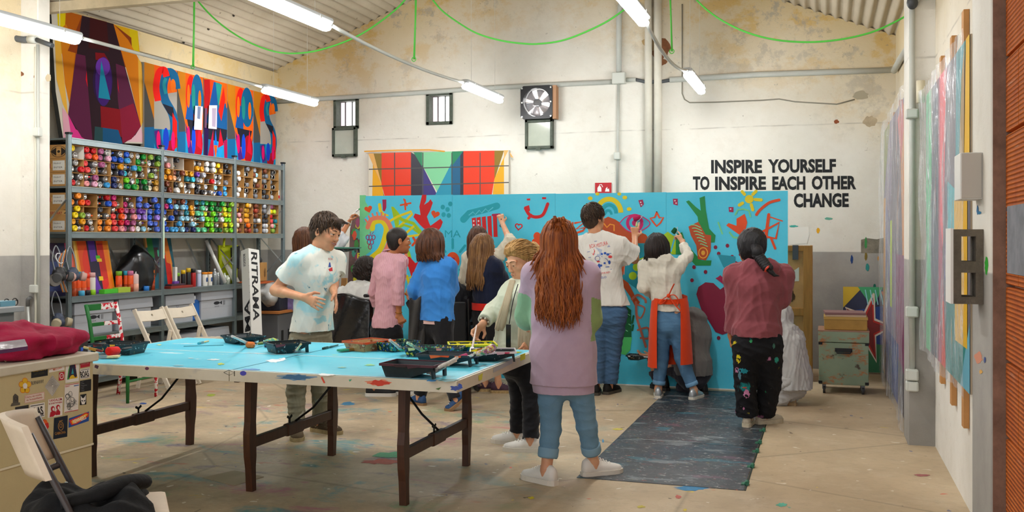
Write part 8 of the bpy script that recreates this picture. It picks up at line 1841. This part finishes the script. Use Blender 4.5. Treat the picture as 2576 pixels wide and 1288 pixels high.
# 7 the crouching person
P=Person('person in grey hoodie crouching at the mural foot with a tray',9.66,-25,(1722,812,.02),(1742,925,-.05),(1692,812,.2,-20,-30,0),sw=.18,hw=.17,dep=.15,sc=1.0,h=.0065,skin=SK1,
armL=((1690,880,.12),(1640,893,.15)),armR=((1765,885,.12),(1725,850,.3)),legL=((1642,905,.06),(1668,985,.1),-40),legR=((1722,975,.15),(1764,986,-.02),-40),hands=({'d':(-1,0,0),'n':(0,0,1),'t':1},{}))
P.body(detail=False);gy=cloth('#6f6c69',.08,.2,'#635f5c')
def hood7(G):G.ell(V3(onY(1752,790,9.66)),(.11,.10,.06),np.array(rot('Y',.5)),.04);G.ell(V3(onY(1752,850,9.66)),(.145,.12,.21),None,.06)
P.shirt('hoodie',gy,hz(1742,940,9.66),.18,.14,.02,1.8,(.085,.075,.055),.010,51,extra=hood7,neck=False)
P.pants(cloth('#34323a',.1,.15),(.06,.06),(.11,.085,.07),.008,18)
w=MB();w.grid(lambda a,b:V3(onY(1672+38*a,815+102*b,9.52+.02*math.sin(6*a))),8,8,cloth('#b02a1c',.1,.2),True,(0,.008,0));P.part('apron',w)
for i in(0,1):P.shoe(i,M('#1b1a1b',.5),M('#2a2826',.7),1.08,None,.03,.06)
P.hair_cap(hair_mat('#2a1f18','#3d2c20'),.02,-.08,.004);tr7=tray(612,863,0,'black tray of white paint held low against the mural by the crouching person',.22,.16,.045,m_tr1,['#e6e4e0','#e6e4e0','#dcdad6'],None,False,True);q7=onY(1607,905,9.76);tr7.location=q7
# 8 the kneeling person in white coveralls
P=Person('person in translucent white coveralls kneeling beyond the mural end',9.30,-62,(1966,828,.06),(1990,950,-.04),(1962,800,.12,-62,-20,0),sw=.16,hw=.15,dep=.15,sc=.95,h=.0065,skin=SK2,
armL=((1940,870,.1),(1925,880,.25)),armR=((1962,880,.0),(1940,880,.2)),legL=((1950,985,.06),(1985,1000,.05),-70),legR=((1958,1000,-.04),(1984,1006,-.06),-70));P.body(detail=False)
wc_=cloth('#bcbbb9',.06,.25,'#adadac',.5)
def hd8(G):G.ell(P.H(0,-.02,.02),(.115,.115,.125),None,.03);G.ell(V3(onY(1990,905,9.26)),(.13,.15,.22),None,.07);G.ell(V3(onY(1985,975,9.26)),(.14,.15,.13),None,.05)
P.shirt('coverall_top',wc_,hz(1990,975,9.30),.18,.17,.03,1.9,(.08,.07,.06),.016,61,extra=hd8,neck=False,fst=(1.6,1.6,.5));P.pants(wc_,(.02,.02),(.12,.10,.09),.014,19)
P.shoe(1,M('#a89478',.7),M('#b59a74',.8,var=.2,scale=40),.95,None,.03)
# 9 the man in the pink striped shirt
def stripes():
 t=NT('pink_stripes',.9,.15);wv=t.n('ShaderNodeTexWave',wave_type='BANDS',bands_direction='X');t.set(wv.inputs['Vector'],t.P);wv.inputs['Scale'].default_value=30;wv.inputs['Distortion'].default_value=.8;return t.out(t.mix(t.step(wv.outputs['Fac'],.4,.6),'#c98d99','#dcb4ba'))
P=Person('man with cropped dark hair in pink striped shirt watching the mural',8.66,22,(982,640),(974,825),(1003,606,0,52,2,0),sw=.150,hw=.145,dep=.115,sc=.98,hs=1.08,h=.0058,skin=SK3,
armL=((940,735,.1),(955,780,.25)),armR=((1003,732,-.10),(1003,786,-.08)),legL=((955,905),(942,996),72),legR=((1000,905),(1000,992),60),hands=({},{'d':(.35,.1,-.9),'n':(-.2,.9,.1),'t':-1,'c':(.9,1.0,.7)}))
P.body();pks=stripes();P.shirt('shirt',pks,hz(974,824,8.66),.160,.128,.012,1.66,(.066,.060,.058),.009,71,cuff=(.07,.066));w=MB();w.tube(vspline([P.neck+V3((math.cos(t)*.066,math.sin(t)*.066+.01,.028-.02*math.sin(t-.4)))for t in[k*2*PI/12 for k in range(13)]],2),.018,8,pks,squash=.5);P.part('collar',w)
P.pants(BLK,(.09,.09),(.105,.082,.072),.006,22)
for i in(0,1):P.shoe(i,M('#1c1c1f',.7),M('#d8d4cc',.6),1.08,M('#2a2a2c',.8),.03)
P.hair_cap(hair_mat('#1a1512','#2c2420'),.006,-.075,.001,(.098,.075,-.006,-.045),(0,0,0),23);w=MB();w.torus(P.arm[1][1]-UP*.0,P.arm[1][1]-P.arm[1][0],.032,.004,16,6,M('#a87a2a',.3,.8));P.part('bracelet',w)
# 10 the woman in blue
P=Person('woman with brown bob in bright blue belted sweater, hand on hip',8.16,16,(1100,650),(1098,800),(1088,616,0,26,2,0),sw=.145,hw=.145,dep=.105,sc=.96,hs=1.08,h=.0058,skin=SK2,
armL=((1043,728,.02),(1046,766,.06)),armR=((1133,725,.06),(1112,752,.15)),legL=((1076,925),(1056,1018),-58),legR=((1120,920),(1147,1005,-.12),-112,.75),hands=({'d':(.1,.3,-.9),'n':(.8,.2,.1),'t':-1},{}))
P.body();blu=cloth('#3d86d0',.05,.25,'#3278c4')
z10=hz(1095,806,8.16);zb10=hz(1095,757,8.16)
P.shirt('sweater',blu,z10,.176,.142,.014,1.86,(.078,.078,.055),.010,81,st=[(-.02,.155,.112),(.20,.140,.105),(.27,.128,.098),(.36,.155,.115),(.7,.145,.115),(.93,.105,.07)])
w=MB();w.grid(lambda a,b:V3((P.hip[0],P.hip[1],zb10-.01+.022*b))+P.r*(math.cos(2*PI*a)*.152)+P.f*(math.sin(2*PI*a)*.122),30,2,M('#17171a',.5),True);P.part('belt',w)
w=MB();w.grid(lambda a,b:V3((P.hip[0],P.hip[1],z10+.01-.035*b))+P.r*(math.cos(2*PI*a)*.168)+P.f*(math.sin(2*PI*a)*.123),30,2,cloth('#d8b4ae'),True);P.part('undershirt',w)
P.pants(BLK,(.09,.10),(.105,.075,.065),.005,24)
for i in(0,1):P.shoe(i,M('#274a78',.6,var=.1),M('#8a6a48',.6),1.0,M('#c8ccd0',.7),.024)
brh=hair_mat('#3a2014','#643a20','#8a5428');P.hair_cap(brh,.024,-.10,.005,(.09,.07,.0,-.08),(.006,.004,.004),25);P.strands(brh,130,hz(1088,655,8.1),.128,.022,.009,.010,56,26,(0,-.01,.134),(.102,.116),.018)
w=MB();w.grid(lambda a,b:V3(onY(1030+34*a-4*b+14*(1-b)*a,750+124*b+6*math.sin(7*a),8.08+.03*math.sin(9*a+2*b))),12,12,cloth('#3a3836',.1,.3,'#2c2a29'),True,(0,.05,0));tag(w.build('grey_coat'),'dark grey coat hanging over the arm of the woman in blue','coat')
# 11 navy tee, long hair
P=Person('woman with long light brown hair in navy tee with red hem',8.98,32,(1222,652),(1226,785),(1218,624,0,42,0,0),sw=.165,hw=.16,sc=.96,hs=1.06,h=.0062,skin=SK2,
armL=((1188,735,.12),(1205,765,.28)),armR=((1272,735,.1),(1262,775,.25)),legL=((1216,890),(1220,984),62),legR=((1246,890),(1254,988),72));P.body()
P.shirt('tee_shirt',cloth('#1a2036',.05,.15,'#151b2f'),hz(1226,765,8.98),.185,.13,.022,.7,(.075,.09),.007,91);w=MB();z11=hz(1226,764,8.98);w.grid(lambda a,b:V3((P.hip[0],P.hip[1],z11+.01-.07*b))+P.r*(math.cos(2*PI*a)*(.184+.003*math.sin(20*a)))+P.f*(math.sin(2*PI*a)*.135),30,3,cloth('#d8281c'),True);P.part('red_hem',w)
P.pants(BLK,(.20,.20),(.10,.07,.058),.005,28)
for i in(0,1):P.shoe(i,M('#4a3040',.7,var=.3,scale=30),M('#b59a6a',.7,var=.5,scale=50),1.0,M('#6a4060',.7),.03)
lbh=hair_mat('#5a3a1e','#8f6638','#c49a5c');P.hair_cap(lbh,.020,-.10,.004,(.09,.072,.0,-.08),(.004,.0,.002),29);P.strands(lbh,150,hz(1215,722,8.9),.115,.085,.008,.0095,58,30,(0,-.01,.13),(.097,.112),.04)
# 12 the woman reaching up
P=Person('woman in cream striped top reaching up to draw the red columns',9.52,8,(1213,632),(1206,770),(1204,602,0,4,6,0),sw=.165,hw=.15,sc=.96,hs=1.05,h=.0065,skin=SK2,
armL=((1166,708,.02),(1184,724,.18)),armR=((1284,608,.12),(1264,562,.30)),legL=((1192,880),(1196,965,.0),-5),legR=((1222,880),(1224,965,.0),5),hands=({},{'d':(-.35,.3,.9),'n':(-.3,.9,-.3),'t':-1,'c':(.6,.8,.5),'pinch':True}));P.body(detail=False)
P.shirt('top',cloth('#d6cfbb',.06,.2,'#c8c0aa'),hz(1206,775,9.52),.18,.13,.022,1.25,(.075,.07,.06),.010,95);P.pants(denim('#5f86a8','#7a9cb8'),(.1,.1),(.1,.07,.06),.005,31)
for i in(0,1):P.shoe(i,M('#8a8078',.7),WSO,1.0)
rbh=hair_mat('#3a2216','#5f3a22','#8a5a30');P.hair_cap(rbh,.018,-.09,.004,(.09,.072,.0,-.08),(.002,.002,.0),32);P.strands(rbh,60,hz(1190,668,9.45),.10,.03,.006,.009,60,33,(0,-.01,.128),(.094,.11),.02);w=MB();w.torus(V3(P.arm[1][1])-UP*.03,(.3,-.3,.9),.03,.004,16,6,M('#2a2420',.5));P.part('bracelet',w)
# 13 and 14, seated in wheelchairs
def wheelchair(P,label):
 z=P.hip[2]-.12;c=V3((P.hip[0],P.hip[1],0));t=thing('wheelchair',label,'wheelchair',(c[0],c[1],0));at=lambda x,y,zz:c+P.r*x+P.f*y+UP*zz;blk=M('#1a1b1d',.5)
 for k in(-1,1):
  w=MB();o=at(k*.31,.02,.31);w.torus(o,P.r,.285,.022,40,8,M('#2a2a2c',.7));wh=w.build('wheel',None,t);w=MB();w.torus(o,P.r,.262,.010,40,6,M('#b9bec4',.25,.9));w.torus(o+P.r*k*.04,P.r,.25,.009,40,6,M('#c4c9cf',.2,.9))
  w.cyl(o-P.r*.03,o+P.r*.03,.03,seg=12,mat=blk)
  for q in range(18):a=q*2*PI/18;w.cyl(o,o+(P.f*math.cos(a)+UP*math.sin(a))*.26,.002,seg=4,mat=M('#b9bec4',.25,.9))
  w.build('rim',None,wh);w=MB();w.tube([at(k*.25,-.2,.95),at(k*.25,-.18,.9),at(k*.25,-.16,.45),at(k*.25,.3,.42),at(k*.22,.42,.12)],.013,8,M('#3a3c40',.35,.7));w.tube([at(k*.25,-.16,.68),at(k*.27,.22,.68)],.016,8,blk);w.build('side_frame',None,t);w=MB();w.tube([at(k*.25,-.2,.95),at(k*.25,-.3,.95)],.017,8,blk);w.build('push_handle',None,t)
  w=MB();w.torus(at(k*.22,.34,.09),P.r,.07,.018,20,8,blk);w.build('castor',None,t)
 w=MB();w.obox(Vector(at(0,.05,.44)),(.44,.44,.05),rot('Z',-math.atan2(P.f[0],P.f[1])),blk,.01);w.build('seat',None,t);w=MB();w.obox(Vector(at(0,-.185,.68)),(.46,.04,.44),rot('Z',-math.atan2(P.f[0],P.f[1])),blk,.01);w.build('backrest',None,t);w=MB();w.obox(Vector(at(0,.46,.1)),(.36,.14,.02),rot('Z',-math.atan2(P.f[0],P.f[1])),M('#3a3c40',.4));w.build('footrest',None,t);return t
blg=M('#121214',.22,spec=.6,var=.2,scale=6,bump=.9,bscale=9)
P=Person('seated person with dark curly hair in white top before the mural edge',9.1,6,(906,728),(905,850),(922,682,.08,10,-6,0),sw=.19,hw=.19,dep=.14,sc=1.0,hs=1.0,h=.0068,skin=SK3,armL=((862,788,.06),(872,815,.36)),armR=((962,790,.06),(950,815,.36)),legL=((886,845,.46),(886,955,.50),0),legR=((924,845,.46),(924,955,.50),0));P.body(detail=False)
for i in(0,1):pass
P.shirt('top',cloth('#d9d9d4',.05,.2,'#cfd0cb'),hz(905,858,9.1),.21,.16,.04,1.8,(.095,.08,.06),.012,97);P.pants(BLK,(.1,.1),(.11,.08,.07),.005,34);[P.shoe(i,BLK,M('#3a3a3a',.7),1.0)for i in(0,1)]
def curls(G):
 r=random.Random(3)
 for k in range(70):a,b=r.uniform(0,2*PI),r.uniform(-.5,1.4);d=V3((math.cos(a)*math.cos(b),math.sin(a)*math.cos(b),math.sin(b)));(d[1]<.55 or d[2]>.5)and G.ell(P.H(d[0]*.108,d[1]*.118-.02,d[2]*.118+.0),(.026,)*3,None,.008)
P.hair_cap(hair_mat('#17100c','#2e2018','#4a3424'),.035,-.14,.010,(.10,.085,.01,-.09),(.01,.01,.01),35,curls,(7,7,7));WC=wheelchair(P,'wheelchair of the curly-haired sitter with a black bag on its back')
w=MB();w.grid(lambda a,b:V3((P.hip[0],P.hip[1],0))-P.f*(.27+.05*math.sin(PI*a)+.02*math.sin(11*a+5*b))+P.r*((a-.5)*(.56+.06*b))+UP*(.94-.56*b+.03*math.cos(2*PI*(a+.5))),30,20,blg,True,tuple(P.f*.06));tag(w.build('plastic_bag'),'black plastic bag pulled over the wheelchair back','bag')
P=Person('seated person in black jacket half hidden behind the woman in blue',9.06,-8,(1128,728),(1126,850),(1120,690,.05,-20,-8,0),sw=.19,hw=.19,dep=.14,sc=1.0,h=.0068,skin=SK1,armL=((1056,792,.06),(1030,752,.18)),armR=((1170,785,-.02),(1160,810,.28)),legL=((1106,845,.46),(1106,955,.50),0),legR=((1146,845,.46),(1146,955,.50),0),hands=({'d':(-.3,.2,.9),'n':(.6,.6,0),'t':1,'c':(.6,.8,.6)},{}));P.body(detail=False)
P.shirt('jacket',BLK,hz(1126,865,9.06),.21,.16,.04,1.85,(.095,.085,.065),.014,99);P.pants(BLK,(.1,.1),(.11,.08,.07),.005,36);[P.shoe(i,BLK,M('#3a3a3a',.7),1.0)for i in(0,1)];P.hair_cap(hair_mat('#5a5048','#7a6f64'),.016,-.09,.004);wheelchair(P,'wheelchair of the sitter in black with bright hand rim')
hb=V3(P.arm[0][1]);brush(hb+V3((-.085,-.05,.10)),hb+V3((.04,.02,-.03)),'orange brush held up by the sitter in black','#d8662a','#e8621a',.006,.02,'#d8662a',bl=.04)
# 15 the woman painting the mural edge
P=Person('woman in white plastic smock painting the mural edge behind the smiling man',9.5,24,(782,640),(792,790),(770,604,0,30,6,0),sw=.18,hw=.16,dep=.12,sc=1.0,hs=1.08,h=.0065,skin=SK3,armL=((806,700,-.05),(842,666,-.12)),armR=((850,602,.10),(877,560,.28)),legL=((782,890),(778,970,.0),5),legR=((810,890),(812,970,.0),15),hands=({'d':(.5,.3,.5),'n':(.3,.2,.9),'t':-1,'c':(.5,.6,.5)},{'d':(.35,.3,.88),'n':(.6,.4,-.4),'t':-1,'c':(.7,.9,.6),'pinch':True}));P.body(detail=False)
P.shirt('plastic_smock',cloth('#dedee0',.04,.2,'#cfd0d4',.4),hz(792,850,9.5),.22,.17,.035,1.22,(.095,.10,.11),.016,103);P.pants(JEAN,(.1,.1),(.1,.07,.06),.005,37);[P.shoe(i,WHS,WSO,1.0)for i in(0,1)]
P.hair_cap(hair_mat('#4a2a18','#6f4526','#8f5f34'),.022,-.10,.004,(.09,.072,.0,-.08),(.004,.004,.0),38);P.strands(hair_mat('#4a2a18','#6f4526','#8f5f34'),70,hz(770,680,9.4),.11,.05,.006,.009,60,39,(0,-.01,.13),(.097,.112),.03)
w=MB();c=V3(P.arm[1][1]);d=nrm(c-P.arm[1][0]);w.torus(c-d*.02,d,.030,.007,18,6,M('#c9c6bd',.3,.8));w.cyl(c-d*.02+V3((.0,-.03,.0)),c-d*.02+V3((.0,-.042,.0)),.018,seg=14,mat=M('#3a3c40',.3,.6));P.part('wristwatch',w)
hb=V3(P.arm[1][1])+nrm((.35,.3,.88))*.10;brush(V3(onY(905,525,9.95)),hb-V3((.03,.02,.02)),'slim brush touching the pale green edge of the mural','#e6e0da','#3f9f5a',.005,.014,'#c9c9c9',bl=.03)
hb=V3(P.arm[0][1])+nrm((.5,.3,.5))*.07
def held_roller(hand,a,b,label,col,hc='#4a6a80'):roller(a,b,hand,label,col,hc,.024)
held_roller(hb+V3((.02,-.02,-.02)),V3(onY(846,640,9.3)),V3(onY(862,643,9.3)),'salmon roller with white wire held under the dark tray','#d8705a')
tr=tray(722,886,.2,'dark tray with green rim held level behind the smiling man',.30,.2,.045,m_tr1,['#3f9f7a','#5fb89a'],M('#3f7f6a',.5));tr.location=onY(866,634,9.36)
# rollers of the two painters
a=V3(onY(1594,552,9.88));held_roller(V3(onY(1601,572,9.70)),a,V3(onY(1611,545,9.88)),'pink roller painting the eye in the tall man raised hand','#b0104f','#9aa86a')
held_roller(V3(onY(1706,600,9.72)),V3(onY(1692,586,9.88)),V3(onY(1701,575,9.88)),'dark green roller in the hand of the woman with the apron','#0f5a2f','#b9c4b0')
hb=V3(onY(1258,545,9.84));w=MB();w.tube([hb+V3((.02,-.02,-.03)),V3(onY(1254,541,9.95))],.006,8,M('#2a2024',.4));tag(w.build('marker_pen'),'dark marker in the raised hand drawing the red columns','pen')
for o in list(COL.objects):
 if o.get('category')in('brush','paint tray')and o.location.y>6.45 and 'group' in o:del o['group']
 # ---------------------------------------------------------------- daylight and exposure
wd=bpy.data.worlds.new('daylight');scene.world=wd;wd.use_nodes=True
bg=wd.node_tree.nodes['Background'];bg.inputs[0].default_value=(*lin('#f4f6fb'),1);bg.inputs[1].default_value=1.2
def area(name,loc,size,power,rotation,color='#fff4e2'):
 l=bpy.data.lights.new(name,'AREA');l.shape='RECTANGLE';l.size,l.size_y=size;l.energy=power;l.color=lin(color)
 o=bpy.data.objects.new(name,l);COL.objects.link(o);o.location=loc;o.rotation_euler=rotation;return o
scene.view_settings.exposure=0.75
scene.cycles.max_bounces=6
scene.cycles.use_denoising=True
